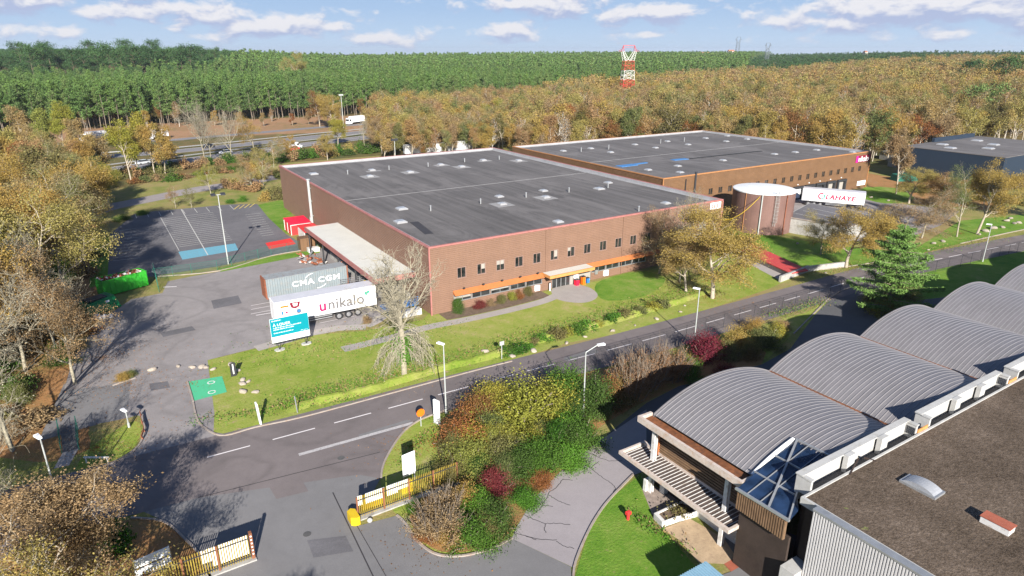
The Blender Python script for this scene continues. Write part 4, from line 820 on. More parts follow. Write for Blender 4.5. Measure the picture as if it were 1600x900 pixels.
# ------------------------------------------------------------------ lorries and containers
def wheel(parent, x, y, r=0.5, wd=0.3, side=1):
    s = -1 if side < 0 else 1
    wv = MB().tube((x, y, r), (x, y + s * wd, r), r, r, 20).build('wheel', 'rubber', parent)
    MB().tube((x, y + s * wd, r), (x, y + s * (wd + 0.012), r), r * 0.58, r * 0.5, 16).tube((x, y + s * (wd + .012), r), (x, y + s * (wd + .05), r), r * 0.2, r * 0.2, 10).build('rim', 'rim', wv)
def trailer(label, loc, rotz, L=13.5, body='lorry white', name='semi_trailer', roofm='lorry roof', wheels_at=None, z0=1.15, h=3.98, flip=False):
    """x along the length from the front end, near side at y=0, body 2.5 m wide towards +y"""
    t = thing(name, label, 'trailer', loc, rotz)
    b = MB(); b.box(0, L, 0, 2.5, z0, h, 0, 0.03); bo = b.build('body', body, t)
    MB().box(0.03, L - 0.03, 0.03, 2.47, h + 0.002, h + 0.02).build('roof', roofm, t)
    b = MB(); b.box(0.02, L - .02, -0.035, -0.002, z0, z0 + 0.12); b.box(0.0, L, -0.035, -0.002, h - .12, h); b.box(-.03, -.002, 0, .1, z0, h); b.box(-.03, -.002, 2.4, 2.5, z0, h); b.build('rail', 'lorry grey', t)
    b = MB(); b.box(0.4, L - 0.1, 0.75, 0.95, z0 - 0.35, z0 - 0.003); b.box(0.4, L - 0.1, 1.55, 1.75, z0 - 0.35, z0 - 0.003); b.box(L - .25, L - .1, 0.1, 2.4, 0.45, 0.7); b.build('chassis', 'dark metal', t)
    for xw in (wheels_at or ((L - 5.3, L - 4.0, L - 2.7) if not flip else (1.5, 2.8, 4.1))):
        wheel(t, xw, 0.35, side=-1); wheel(t, xw, 2.15, side=1)
    for yy in (0.15, 2.3):
        g0, g1 = (3.6, L - 6.2) if not flip else (5.2, L - 3.6); b = MB(); b.box(g0, g1, yy, yy + .05, .55, .68); b.box(g0, g1, yy, yy + .05, .85, .98); b.box(g0 + .1, g0 + .2, yy, yy + .05, .55, 1.14); b.build('side_guard', 'grey metal', t)
    lx = 2.5 if not flip else L - 2.5; b = MB(); b.box(lx - .1, lx + .1, .5, .7, 0.06, 1.14); b.box(lx - .1, lx + .1, 1.8, 2.0, 0.06, 1.14); b.box(lx - .2, lx + .2, .4, .8, 0, .06); b.box(lx - .2, lx + .2, 1.7, 2.1, 0, .06); b.build('landing_leg', 'dark metal', t)
    return t, bo
t1, bo = trailer('long white box trailer with large red and grey lettering, parked behind the teal board', (-19.4, 5.5, 0), R(-1.5))
text('lettering', 'u', 2.05, 'brand red', bo, (5.6, -0.045, 1.75), (math.pi/2, 0, 0), 0.004, 0.06)
text('lettering', 'nikalo', 2.05, 'brand grey', bo, (6.78, -0.045, 1.75), (math.pi/2, 0, 0), 0.004, 0.045, 0.98, space=1.04)
b = MB(); b.poly([(1.9, -.05, 3.65), (2.1, -.05, 2.95), (2.6, -.05, 2.75), (3.1, -.05, 2.95), (3.3, -.05, 3.65)]); b.build('shield_print', 'dark red', bo); b = MB(); b.poly([(2.3, -.055, 3.5), (2.4, -.055, 3.1), (2.85, -.055, 3.1), (2.95, -.055, 3.5)]); b.build('shield_mark', 'plain white', bo)
b = MB(); b.box(.75, 1.8, -.052, -.045, 3.15, 3.4); b.build('print', 'orange', bo); b = MB(); b.box(.8, 1.05, -.052, -.045, 2.2, 2.7); b.box(.8, 1.05, -.052, -.045, 1.55, 1.9); b.build('print', 'leaflet blue', bo)
b = MB(); b.box(1.3, 1.6, -.052, -.045, 2.3, 2.55); b.build('print', 'brand red', bo); b = MB(); b.tube((3.0, -.046, 2.35), (3.0, -.052, 2.35), .33, n=14); b.tube((3.0, -.053, 2.35), (3.0, -.056, 2.35), .2, n=10, mi=1); b.build('print', ['brand grey', 'leaflet blue'], bo)
b = MB()
hx = [(4.35 + .68 * math.cos(R(60 * k + 30)), 2.55 + .68 * math.sin(R(60 * k + 30))) for k in range(6)]
for k in range(6): b.bar((hx[k][0], -.05, hx[k][1]), (hx[(k+1) % 6][0], -.05, hx[(k+1) % 6][1]), .012, .05)
b.build('hexagon_print', 'lorry grey', bo)
b = MB(); b.tube((12.1, -.046, 3.1), (12.1, -.052, 3.1), .26, n=10); b.tube((12.4, -.046, 3.25), (12.4, -.052, 3.25), .2, n=10); b.tube((12.2, -.046, 2.9), (12.25, -.052, 2.75), .06, n=6); b.build('print', 'leaf green print', bo)
t2, bo2 = trailer('white box trailer with dark red lettering, parked aslant near the dock doors', (0, 0, 0), 0, L=13.2, body='lorry white', flip=True)
A_ = P(1255, 294.6, 3.9); C_ = P(1341, 301.5, 3.9); dd = (C_ - A_); an = math.atan2(dd.y, dd.x); t2.location = (A_.x, A_.y, 0); t2.rotation_euler = (0, 0, an)
# seen from its other long side: the near side is y=0
text('lettering', 'LAHAYE', 1.55, 'lahaye red', bo2, (5.0, -.045, 1.9), (math.pi/2, 0, 0), .004, .045, 1.05, 0.15, space=1.06)
b = MB(); 
for k in range(10):
    a0, a1 = R(60 + 20 * k), R(80 + 20 * k); b.poly([(4.2 + r * math.cos(a), -.047, 2.5 + r * math.sin(a)) for r, a in ((.5, a0), (.78, a0), (.78, a1), (.5, a1))][::-1])
b.build('ring_print', 'lahaye red', bo2); b = MB()
for k in range(7): a0, a1 = R(265 + 20 * k), R(285 + 20 * k); b.poly([(4.2 + r * math.cos(a), -.047, 2.5 + r * math.sin(a)) for r, a in ((.5, a0), (.74, a0), (.74, a1), (.5, a1))][::-1])
b.build('ring_print', 'leaf green print', bo2); MB().box(0.05, 1.7, -.05, -.04, 1.3, 3.8).build('side_panel', 'lorry grey', bo2)
# shipping container on its chassis
ct = thing('shipping_container', 'long pale blue corrugated shipping container on a chassis with rusty end frames', 'container', (-18.3, 15.45, 0), R(1.5))
b = MB(); L = 12.1; x = 0.25; z0, z1 = 1.15, 3.9
while x < L - 0.3:
    b.poly([(x, 0.03, z0), (x + .12, 0.03, z0), (x + .12, 0.03, z1), (x, 0.03, z1)]); b.poly([(x + .12, 0.03, z0), (x + .17, .08, z0), (x + .17, .08, z1), (x + .12, .03, z1)])
    b.poly([(x + .17, .08, z0), (x + .29, .08, z0), (x + .29, .08, z1), (x + .17, .08, z1)]); b.poly([(x + .29, .08, z0), (x + .34, .03, z0), (x + .34, .03, z1), (x + .29, .08, z1)]); x += .34
b.box(.1, L - .1, .1, 2.4, z0, z1); wl = b.build('corrugated_side', 'container blue', ct)
text('lettering', 'CMA CGM', 1.12, 'plain white', wl, (3.7, 0.015, 2.2), (math.pi/2, 0, 0), .004, .02, 1.25, 0.0, space=1.15)
for cx, cz, r_, a0, a1 in ((7.0, 2.55, 1.15, 95, 148), (7.4, 2.55, 1.15, 265, 322)):
    b = MB()
    for k in range(8):
        q0, q1 = R(a0 + (a1 - a0) * k / 8), R(a0 + (a1 - a0) * (k + 1) / 8); b.poly([(cx + rr * 1.3 * math.cos(a), .01, cz + rr * math.sin(a)) for rr, a in ((r_, q0), (r_ + .07, q0), (r_ + .07, q1), (r_, q1))][::-1])
    b.build('arc_print', 'plain white', wl)
b = MB()
for xx in (0, L - .16):
    for yy in (0, 2.28): b.box(xx, xx + .16, yy, yy + .16, z0 - .1, z1 + .1)
b.box(0.16, L - .16, 0, .1, z0 - .1, z0 - .003); b.box(-.03, -.003, .2, 2.24, z0, z1); b.box(.01, .15, .16, 2.28, z1 - .05, z1 + .1); b.build('end_frame', 'rust', ct)
b = MB(); b.box(0.16, L - .16, 0, 2.44, z1 + .003, z1 + .06); b.build('roof', 'container roof', ct); b = MB(); b.box(.2, L, .8, 1, .8, 1.04); b.box(.2, L, 1.5, 1.7, .8, 1.04); b.build('chassis', 'dark metal', ct)
for xw in (L - 3.6, L - 2.3, L - 1.0): wheel(ct, xw, 0.35, side=-1); wheel(ct, xw, 2.1, side=1)
MB().box(2.3, 2.6, .5, .7, 0, .8).box(2.3, 2.6, 1.8, 2.0, 0, .8).build('landing_leg', 'dark metal', ct)
# blue loading ramp with rails by the container
lr = thing('loading_ramp', 'blue steel loading ramp with handrails between the container and the white trailer', 'ramp', (-7.7, 13.4, 0))
b = MB(); b.hexa([(0, 0, 1.0), (4.6, 0, 1.0), (4.6, 1.8, 1.0), (0, 1.8, 1.0)], [(0, 0, 1.3), (4.6, 0, 1.3), (4.6, 1.8, 1.3), (0, 1.8, 1.3)]); b.box(.3, .5, .1, .3, 0, .997); b.box(4, 4.2, .1, .3, 0, .997); b.box(.3, .5, 1.5, 1.7, 0, .997); b.build('deck', 'leaflet blue', lr)
b = MB()
for z in (1.6, 1.9, 2.2): b.bar((0, .05, z), (4.6, .05, z), .05, .05); b.bar((0, 1.75, z), (4.6, 1.75, z), .05, .05)
for x in (0, 1.5, 3, 4.6): b.bar((x, .05, 1.3), (x, .05, 2.25), .05, .05); b.bar((x, 1.75, 1.3), (x, 1.75, 2.25), .05, .05)
b.build('handrail', 'grey metal', lr); MB().box(3.1, 3.5, 0.1, .45, 1.3, 1.9, 0, .05).build('bollard_cap', 'yellow', lr)
lr2 = thing('loading_ramp', 'blue railed loading ramp behind the bare tree at the canopy end', 'ramp', (-5.6, 2.6, 0))
b = MB(); b.box(0, 4.8, 0, 2.2, .9, 1.15); b.box(.2, .4, .1, .3, 0, .897); b.box(4.3, 4.5, .1, .3, 0, .897); b.build('deck', 'leaflet blue', lr2); b = MB()
for z in (1.5, 1.8, 2.1): b.bar((0, .05, z), (4.8, .05, z), .06, .06)
for x in (0, 1.6, 3.2, 4.8): b.bar((x, .05, 1.15), (x, .05, 2.15), .06, .06)
b.build('handrail', 'leaflet blue', lr2); MB().box(1.2, 4.6, -1.5, -.6, 0, .9, 0, .03).build('pallet_box', 'white dirty', lr2)
# white trailers behind the first warehouse, one behind the second
for pa, pb, lab, bm_ in (((634, 241), (697, 236.5), 'long white trailer showing over the far roof edge of the pink-edged warehouse', 'lorry white'), ((699, 236), (738, 233), 'short pale grey lorry box beside the white trailer beyond the far roof edge', 'lorry grey'), ((828, 228), (880, 223), 'white trailer roof peeking out behind the left corner of the second warehouse', 'lorry white')):
    A_, C_ = P(*pa, 1.1), P(*pb, 1.1); dd = C_ - A_; trailer(lab, (A_.x, A_.y, 0), math.atan2(dd.y, dd.x), L=max(8.5, dd.length), body=bm_, h=4.0, roofm='lorry white')
    
# ------------------------------------------------------------------ billboard
b1, b2 = P(438, 548), P(477, 538)
bd = thing('billboard', 'teal and white letting board on black V-shaped legs by the yard', 'billboard', (b1.x, b1.y, 0), math.atan2(b2.y - b1.y, b2.x - b1.x) - 0.06)
BL = 4.55; x0 = -0.82
MB().box(x0, x0 + BL, -0.10, 0, 1.2, 4.25).build('board_back', 'plain white', bd)
MB().box(x0 + .02, x0 + BL - .02, -0.12, -0.103, 1.95, 4.23).build('board_face', 'teal board', bd)
MB().box(x0 - .03, x0 + BL + .03, -.08, .06, 1.08, 1.197).build('frame', 'dark metal', bd)
text('lettering', 'À LOUER', 0.44, 'plain white', bd, (x0 + .3, -.125, 3.28), (math.pi/2, 0, 0), .003, .004, 1.15)
def squiggle(parent, x, z, w_, h_=0.1, seed=1):
    r_ = random.Random(seed); b = MB(); e = x + w_
    while x < e:
        k = r_.uniform(.12, .34); 
        xx = x
        while xx < min(x + k, e): b.box(xx, xx + .035, -.127, -.121, z, z + h_ * r_.choice((.7, 1, 1.2))); xx += .052
        x += k + .08
    b.build('small_print', 'plain white', parent)
squiggle(bd, x0 + .3, 3.02, 3.3, .1, 1); squiggle(bd, x0 + .3, 2.78, 2.5, .1, 2); squiggle(bd, x0 + .3, 2.35, 2.3, .1, 3); squiggle(bd, x0 + .2, 3.92, 1.1, .13, 4); squiggle(bd, x0 + 3.5, 2.1, .8, .05, 5)
for xb in (0, 3.25):
    b = MB()
    for dx in (-.22, .22): b.bar((xb, .2, 0.0), (xb + dx, -.02, 1.1), .07, .07); b.bar((xb + dx, 0.03, 1.1), (xb + dx, .03, 4.1), .06, .06)
    b.build('leg', 'dark metal', bd); MB().prism([(xb + .65 * math.cos(t), .2 + .45 * math.sin(t)) for t in np.linspace(0, 6.28, 10)[:-1]], 0, .14).build('footing', 'pale concrete', bd)

# ------------------------------------------------------------------ sheds, skips, bins
sh = thing('shed', 'larger red shed with a bright red roof by the left warehouse wall', 'shed', (-5.1, 52.8, 0))
MB().hexa([(-.15, -.2, 2.15), (4.0, -.2, 2.15), (4.0, 5.2, 2.35), (-.15, 5.2, 2.35)], [(-.15, -.2, 2.27), (4.0, -.2, 2.27), (4.0, 5.2, 2.5), (-.15, 5.2, 2.5)]).build('roof', 'bright red', sh)
MB().box(0, 3.8, 0, 5.0, 0, 2.1).build('wall', 'red sheet', sh); b = MB()
for p in ((-.03, -.03), (1.6, -.03), (3.8, -.03), (-.03, 2.5), (-.03, 4.97)): b.box(p[0] - .06, p[0] + .06, p[1] - .06, p[1] + .06, 0, 2.12)
b.box(0, 3.8, -.06, -.01, 1.95, 2.1); b.build('frame', 'white dirty', sh)
sh = thing('shed', 'smaller lower red-roofed shed with white sides next to the canopy end', 'shed', (-4.2, 45.6, 0))
MB().hexa([(-.2, -.2, 2.05), (3.4, 1.3, 2.05), (3.0, 5.4, 2.3), (-.2, 5.4, 2.3)], [(-.2, -.2, 2.15), (3.4, 1.3, 2.15), (3.0, 5.4, 2.42), (-.2, 5.4, 2.42)]).build('roof', 'red sheet', sh)
MB().box(0, 2.6, 3.2, 5.2, 0, 2.0).box(-.1, .02, .6, 5.2, 0, 1.9).build('wall', 'white dirty', sh); MB().box(0.1, .2, 0, .1, 0, 2.0).build('post', 'dark metal', sh)
kb = thing('storage_cabinet', 'plain brown metal cabinet at the end of the white canopy', 'cabinet', (-6.6, 40.6, 0)); MB().box(0, 2.6, 0, 2.2, 0, 2.3, 0, .04).build('body', 'tan cladding', kb); MB().box(1.2, 1.24, -.03, -.003, .1, 2.2).build('door_seam', 'black', kb)
jb = thing('junk_pile', 'jumble of scrap metal, crates and white bags beside the brown cabinet', 'junk pile', (-7.4, 33.0, 0)); b = MB(); r_ = random.Random(3)
for k in range(38):
    x, y = r_.uniform(-1.4, 2.2), r_.uniform(-2.5, 4.0); s_ = r_.uniform(.15, .55); b.bar((x, y, s_ * .5 + .1), (x + r_.uniform(-1, 1), y + r_.uniform(-1, 1), r_.uniform(.1, .9)), s_ * .6, s_ * .6, r_.randrange(3))
b.build('pieces', ['white dirty', 'grey metal', 'rust'], jb)
pb = thing('planter_box', 'small white box planter with greenery at the near end of the fence', 'planter', (P(490, 393).x, P(490, 393).y, 0)); MB().box(-1, 1, -.6, .6, 0, .8, 0, .03).build('box', 'white dirty', pb)
# green skip container
a_, c_ = P(187, 459), P(233, 446.5); an = math.atan2(c_.y - a_.y, c_.x - a_.x)
sk = thing('skip_container', 'large bright green waste container filled with rubble by the yard fence', 'skip', (c_.x, c_.y, 0), an)
b = MB(); L = 6.4; WW = 2.4; h = 2.5
b.box(-L, 0, 0, .1, .15, h); b.box(-L, 0, WW - .1, WW, .15, h); b.box(-L, -L + .1, .1, WW - .1, .15, h); b.box(-.1, 0, .1, WW - .1, .15, h); b.box(-L + .1, -.1, .1, WW - .1, .15, .3)
x = -L + .2
while x < -.1: b.box(x, x + .1, -.07, -.002, .2, h); x += .75
b.box(-L, 0, -.07, -.002, h - .14, h + .02); b.build('body', 'skip green', sk)
b = MB()
for k in range(120): x, y = r_.uniform(-L + .3, -.3), r_.uniform(.3, WW - .3); s_ = r_.uniform(.1, .35); b.bar((x, y, h - .5 + r_.uniform(0, .5)), (x + r_.uniform(-.5, .5), y + r_.uniform(-.4, .4), h - .35 + r_.uniform(0, .5)), s_, s_ * .7, r_.randrange(3))
b.box(-L + .12, -.12, .12, WW - .12, .32, h - .45, 2); o = b.build('rubble', ['brick red', 'white dirty', 'gutter rust'], sk)
a_ = P(190, 484)
bn = thing('waste_compactor', 'dark green waste compactor half hidden under the trees', 'bin', (a_.x - 2.2, a_.y, 0), an + .1)
b = MB(); b.hexa([(-1.8, 0, .1), (2.6, 0, .1), (2.6, 2.2, .1), (-1.8, 2.2, .1)], [(-1.8, 0, 1.7), (1.9, 0, 2.1), (1.9, 2.2, 2.1), (-1.8, 2.2, 1.7)]); b.build('body', 'bin green', bn); MB().box(-1.5, 1.2, .3, 1.9, 1.9, 2.1).build('lid', 'dark metal', bn); MB().box(0.6, 1.1, -.03, -.002, 1.3, 1.6).build('notice', 'plain white', bn)
cbx = thing('cardboard_box', 'brown cardboard crate in front of the green container', 'box', (P(174, 458).x, P(174, 458).y, 0), .2); MB().box(-.7, .7, -.5, .5, 0, 1.2, 0, .02).build('carton', 'post wood', cbx)
bg_ = thing('rubbish_bags', 'heap of pale rubbish bags at the yard edge under the trees', 'bags', (P(162, 497).x, P(162, 497).y, 0)); b = MB()
for k in range(7):
    x, y = r_.uniform(-1.2, 1.2), r_.uniform(-.6, .6); s_ = r_.uniform(.3, .5); b.lathe([(0.01, 0), (s_, .12), (s_ * .9, .4), (s_ * .3, .62), (0.02, .7)], 8, (x, y), k % 2)
b.build('bag', ['plain white', 'car silver'], bg_, smooth=True)

# ------------------------------------------------------------------ fences
def mesh_fence(name, label, cat, line, h, step, wire, postm, z0=0.0, vstep=0.12, hstep=0.4, wr=0.007, pr=0.03):
    t = thing(name, label, cat)
    q = [Vector(tuple(P(*p))[:2]) for p in line]; b = MB(); acc_ = 0
    for i in range(len(q) - 1):
        d = q[i + 1] - q[i]; Ln = d.length; d.normalize(); n_ = max(1, round(Ln / step))
        for k in range(n_ + (1 if i == len(q) - 2 else 0)):
            p = q[i] + d * (Ln * k / n_); MB().tube((*p, z0), (*p, z0 + h + .05), pr, n=6).build('post', postm, t)
        z = 0.1
        while z < h: b.bar((*q[i], z0 + z), (*q[i + 1], z0 + z), wr * 1.6, wr * 1.6); z += hstep
        b.bar((*q[i], z0 + h), (*q[i + 1], z0 + h), .03, .03); x = 0
        nn = Vector((-d.y, d.x)) * 0
        while x < Ln: p = q[i] + d * x; b.quads([(p.x - d.x * wr, p.y - d.y * wr, z0), (p.x + d.x * wr, p.y + d.y * wr, z0), (p.x + d.x * wr, p.y + d.y * wr, z0 + h), (p.x - d.x * wr, p.y - d.y * wr, z0 + h)], [(0, 1, 2, 3)]); x += vstep
    b.build('mesh_panel', wire, t); return t
mesh_fence('fence', 'dark wire mesh fence along the near side of the street, left of the gate gap', 'fence', [(700, 650), (790, 618), (870, 590), (960, 562), (1040, 540), (1130, 512), (1200, 491), (1262, 473), (1312, 458)], 1.9, 3.0, 'dark metal', 'dark metal')
mesh_fence('fence', 'dark wire mesh fence along the street, right of the cedar and gate gap', 'fence', [(1348, 450), (1420, 434), (1500, 417), (1575, 398), (1640, 382), (1720, 362)], 1.9, 3.0, 'dark metal', 'dark metal')
mesh_fence('fence', 'green wire fence between car park and loading yard', 'fence', [(241, 436), (300, 428), (340, 422), (424, 399), (497, 386)], 1.7, 2.6, 'fence green', 'fence green')
mesh_fence('fence', 'short green wire fence with tall post in front of the green container', 'fence', [(243, 434), (249, 457)], 2.4, 3.0, 'fence green', 'fence green', vstep=.06)
mesh_fence('railing', 'green mesh railing on the left of the small grey slab', 'railing', [(92, 672), (97, 708)], 1.1, 2.0, 'fence green', 'fence green', vstep=.08, pr=.04, hstep=.2)
mesh_fence('railing', 'green mesh railing on the right of the small grey slab, casting a barred shadow', 'railing', [(122, 672), (124, 703)], 1.5, 2.0, 'fence green', 'fence green', vstep=.06, pr=.04, hstep=.2)
sheet('slab', [(94, 664), (122, 672), (123, 702), (98, 708)], 0.05, 'dark drive'); sheet('slab_path', [(98, 708), (123, 702), (108, 728), (84, 733)], 0.05, 'path concrete')
def slat_gate(label, u0, u1, v, h, gap=0.16, m_='fence yellow'):
    t = thing('slatted_fence', label, 'fence', (u0, v, 0)); L = u1 - u0; x = 0; b = MB()
    while x < L: b.box(x, x + 0.065, -.02, .02, .12, h); x += gap
    b.build('slats', m_, t)
    b = MB(); b.box(0, L, -.05, -.023, .3, .38); b.box(0, L, -.05, -.023, h - .35, h - .27); b.build('rail', 'dark metal', t)
    n_ = max(2, round(L / 2.4))
    for k in range(n_ + 1): MB().box(L * k / n_ - .06, L * k / n_ + .06, -.13, -.053, 0, h + .05).build('post', 'post wood', t)
    b = MB(); b.box(-.2, L + .2, -.35, .2, 0, .13); b.build('plinth', 'concrete', t)
    return t
sgA = slat_gate('yellow slatted metal fence with white panels, beside the shrub island', -23.1, -14.5, -34.9, 2.0)
for i, (a, c, z0) in enumerate(((0.05, .45, 1.15), (.75, 2.3, 1.1), (2.5, 3.4, 1.1), (3.45, 4.3, 1.3))): MB().box(a, c, .03, .07, z0, 2.0).build('white_panel', 'plain white', sgA)
sgB = slat_gate('yellow slatted metal fence with a large white panel under the autumn tree', -37.5, -30.9, -35.0, 2.15)
MB().box(3.4, 6.45, .03, .07, 1.05, 2.1).build('white_panel', 'plain white', sgB); MB().box(4.0, 6.45, .03, .07, .55, 1.047).build('white_panel', 'plain white', sgB)
eb = MB().box(6.55, 6.75, -.15, .15, 0, 2.3).build('end_post', 'post wood', sgB)
for k in range(6): MB().box(6.6, 6.7, -.17, -.153, .5 + .3 * k, .6 + .3 * k).build('reflector', 'plain white', eb)
yb = thing('barrier_block', 'yellow curved concrete barrier at the open end of the slatted fence', 'barrier', (-23.9, -34.9, 0)); b = MB(); b.prism([(.1, -.5), (.5, -.75), (.75, -.7), (.75, .35), (.45, .6), (.1, .4)], 0, .75); b.build('block', 'yellow', yb)
yb = thing('grit_bin', 'yellow grit bin standing behind the slatted fence near the barrier', 'bin', (-22.5, -34.2, 0)); b = MB(); b.box(0, 1.7, 0, .8, 0, .8, 0, .04); b.build('tub', 'yellow', yb); MB().hexa([(-.03, -.03, .803), (1.73, -.03, .803), (1.73, .83, .803), (-.03, .83, .803)], [(.1, .1, .95), (1.6, .1, .95), (1.6, .7, .95), (.1, .7, .95)]).build('lid', 'yellow', yb)
yb = thing('meter_box', 'small yellow cabinet behind the slatted fence near the white board', 'cabinet', (-19.0, -34.0, 0)); MB().box(0, .9, 0, .4, 0, 1.1, 0, .03).build('body', 'yellow', yb)
hb = thing('street_rock', 'round pale stone at the foot of the slatted fence', 'stone', (P(578, 815).x, P(578, 815).y, 0)); b = MB(); b.lathe([(.01, 0), (.2, .04), (.22, .18), (.12, .3), (.01, .33)], 10); b.build('stone', 'pale concrete', hb, smooth=True)
# boards on legs behind the slatted fences
q = P(644, 760); wb = thing('notice_board', 'white notice board on two legs behind the slatted fence', 'sign', (q.x, q.y + .4, 0), .12)
MB().box(-.6, .6, 0, .05, .9, 3.0).build('panel', 'plain white', wb); MB().box(-.55, .55, -.02, -.003, 1.7, 1.75).build('panel_seam', 'grey metal', wb)
for x in (-.5, .5): MB().box(x - .04, x + .04, .053, .12, 0, 2.9).build('leg', 'grey metal', wb)
q = P(245, 905); wb = thing('notice_board', 'wide white board with grey crossbars under the bottom left tree', 'sign', (q.x, q.y, 0), .15)
MB().box(-1.1, 1.1, 0, .06, 1.5, 2.15).build('panel', 'plain white', wb); MB().box(-1.1, 1.1, 0, .06, .8, 1.35).build('panel', 'plain white', wb); MB().box(-1.15, -1.07, .063, .12, 0, 2.2).box(1.07, 1.15, .063, .12, 0, 2.2).build('frame', 'grey metal', wb)

# ------------------------------------------------------------------ lamps and street furniture
def street_lamp(label, base, h=7.7, lean=(0, 0), arm=None, group=None, head='flat'):
    q = P(*base); t = thing('street_lamp', label, 'street lamp', (q.x, q.y, 0), 0, group)
    hd = Vector((lean[0], lean[1], h)); b = MB(); b.tube((0, 0, 0), hd * .5, .085, .07, 8); b.tube(hd * .5, hd, .07, .05, 8); b.tube((0, 0, 0), (0, 0, .5), .12, .12, 8)
    tip = hd
    if arm:
        pr = hd
        for k in range(1, 7):
            t_ = k / 6; a = math.pi / 2 * t_; nx = hd + Vector((arm[0] * math.sin(a), arm[1] * math.sin(a), arm[2] * (1 - math.cos(a)) * .0 + arm[2] * math.sin(a))); b.tube(pr, nx, .05, .045, 6); pr = nx
        tip = pr
    b.build('pole', 'lamp metal', t)
    dx = Vector((arm[0], arm[1], 0)).normalized() if arm else Vector((-.35, .9, 0)).normalized()
    sd = Vector((-dx.y, dx.x, 0)); b = MB(); a0 = tip - dx * .05; e = tip + dx * .75
    b.hexa([a0 - sd * .13 - Vector((0, 0, .08)), e - sd * .2 - Vector((0, 0, .08)), e + sd * .2 - Vector((0, 0, .08)), a0 + sd * .13 - Vector((0, 0, .08))], [a0 - sd * .1 + Vector((0, 0, .08)), e - sd * .16 + Vector((0, 0, .05)), e + sd * .16 + Vector((0, 0, .05)), a0 + sd * .1 + Vector((0, 0, .08))])
    b.build('lamp_head', 'lorry white', t); return t
street_lamp('grey street lamp at the lawn kerb beside the orange round sign', (697, 646), 7.6)
street_lamp('grey street lamp standing behind the burgundy bush at the fence', (1084, 541), 7.5)
street_lamp('tall white street lamp with a curved arm rising out of the big shrubs', (911, 656), 7.3, arm=(1.25, -.2, .55))
street_lamp('slim street lamp beyond the fence near the right edge', (1535, 409), 6.6)
street_lamp('street lamp at the left edge between the bare branches', (100, 818), 7.6)
street_lamp('distant lamp post beyond the second warehouse by the woods', (923, 218), 9.0)
street_lamp('small lamp leaning over the lawn corner by the entrance road', (202, 668), 1.8)
ms = P(357, 413); fm = thing('floodlight_mast', 'tall slim mast with twin floodlights between the car park and the yard', 'floodlight', (ms.x, ms.y, 0))
MB().tube((0, 0, 0), (0, 0, 12.0), .12, .07, 8).build('pole', 'lamp metal', fm); MB().bar((-.9, 0, 12.0), (.9, 0, 12.0), .08, .08).build('crossbar', 'lamp metal', fm)
for x in (-.75, .75): MB().hexa([(x - .35, -.5, 11.9), (x + .35, -.5, 11.9), (x + .35, .3, 12.05), (x - .35, .3, 12.05)], [(x - .35, -.5, 12.1), (x + .35, -.5, 12.1), (x + .35, .3, 12.25), (x - .35, .3, 12.25)]).build('floodlight', 'dark metal', fm)
q = POL(608, 200); fm = thing('floodlight_mast', 'dark-headed floodlight mast beyond the far roof edge of the first warehouse', 'floodlight', (q.x, q.y, 0))
MB().tube((0, 0, 0), (0, 0, 9.5), .12, .08, 8).build('pole', 'lamp metal', fm); MB().box(-1.0, 1.0, -.3, .3, 9.5, 10.1).build('floodlight', 'dark metal', fm)
q = POL(527, 330); fm = thing('utility_pole', 'pale pole with a small head in front of the pine wood', 'pole', (q.x, q.y, 0)); MB().tube((0, 0, 0), (0, 0, 15), .2, .14, 6).box(-1, 1, -.4, .4, 15, 15.6).build('pole', 'lamp metal', fm)
def post_thing(name, label, cat, base, h, r=.05, material='lamp metal', lean=(0, 0)):
    q = P(*base); t = thing(name, label, cat, (q.x, q.y, 0)); MB().tube((0, 0, 0), (lean[0], lean[1], h), r, r, 8).build('post', material, t); return t
t = post_thing('round_sign', 'orange round sign on a short post at the kerb corner', 'sign', (658, 666), 1.3); MB().tube((0, -.06, 1.5), (0, -.02, 1.5), .42, n=18).build('disc', 'orange', t)
q = P(683, 662); t = thing('totem_sign', 'tall narrow white totem sign on the kerb next to the street lamp', 'sign', (q.x, q.y, 0), .3); MB().box(-.1, .1, -.35, .35, .1, 2.6, 0, .02).build('panel', 'plain white', t); MB().box(-.13, .13, -.4, .4, 0, .097).build('base', 'concrete', t)
q = P(407, 662); t = thing('sign_post', 'thick white leaning panel post on the lawn near the junction', 'post', (q.x, q.y, 0)); MB().hexa([(-.08, -.3, 0), (.08, -.3, 0), (.08, .3, 0), (-.08, .3, 0)], [(-.2, -.1, 2.2), (-.04, -.1, 2.2), (-.04, .5, 2.2), (-.2, .5, 2.2)]).build('panel', 'plain white', t)
t = post_thing('marker_post', 'thin grey steel post on the lawn right of the leaning panel', 'post', (465, 645), 1.9, .06, 'grey metal', (-.1, 0))
q = P(366, 588); t = thing('info_stele', 'dark upright information stele among the boulders', 'sign', (q.x, q.y, 0), .1); MB().box(-.3, .3, 0, .12, 0, 1.6, 0, .02).build('panel', 'dark metal', t); MB().box(-.06, .06, -.01, -.003, .3, 1.5).build('stripe', 'plain white', t)
t = post_thing('road_sign', 'small square sign on a grey post at the ditch by the street', 'sign', (784, 561), 2.1); MB().box(-.3, .3, -.06, -.05, 1.8, 2.3).build('plate', 'lamp metal', t)
t = post_thing('hydrant', 'small red hydrant on the lush lawn beside the drive', 'hydrant', (981, 812), .5, .12, 'red sheet'); MB().box(-.2, .2, -.14, .14, .45, .8, 0, .05).build('cap', 'red sheet', t)
q, q2 = P(133, 724), P(172, 724); t = thing('barrier_rail', 'low white barrier rail on the corner lawn by the lower left tree', 'barrier', (q.x, q.y, 0), math.atan2(q2.y - q.y, q2.x - q.x)); MB().box(0, (q2 - q).length, -.05, .05, .55, .68).build('rail', 'white dirty', t)
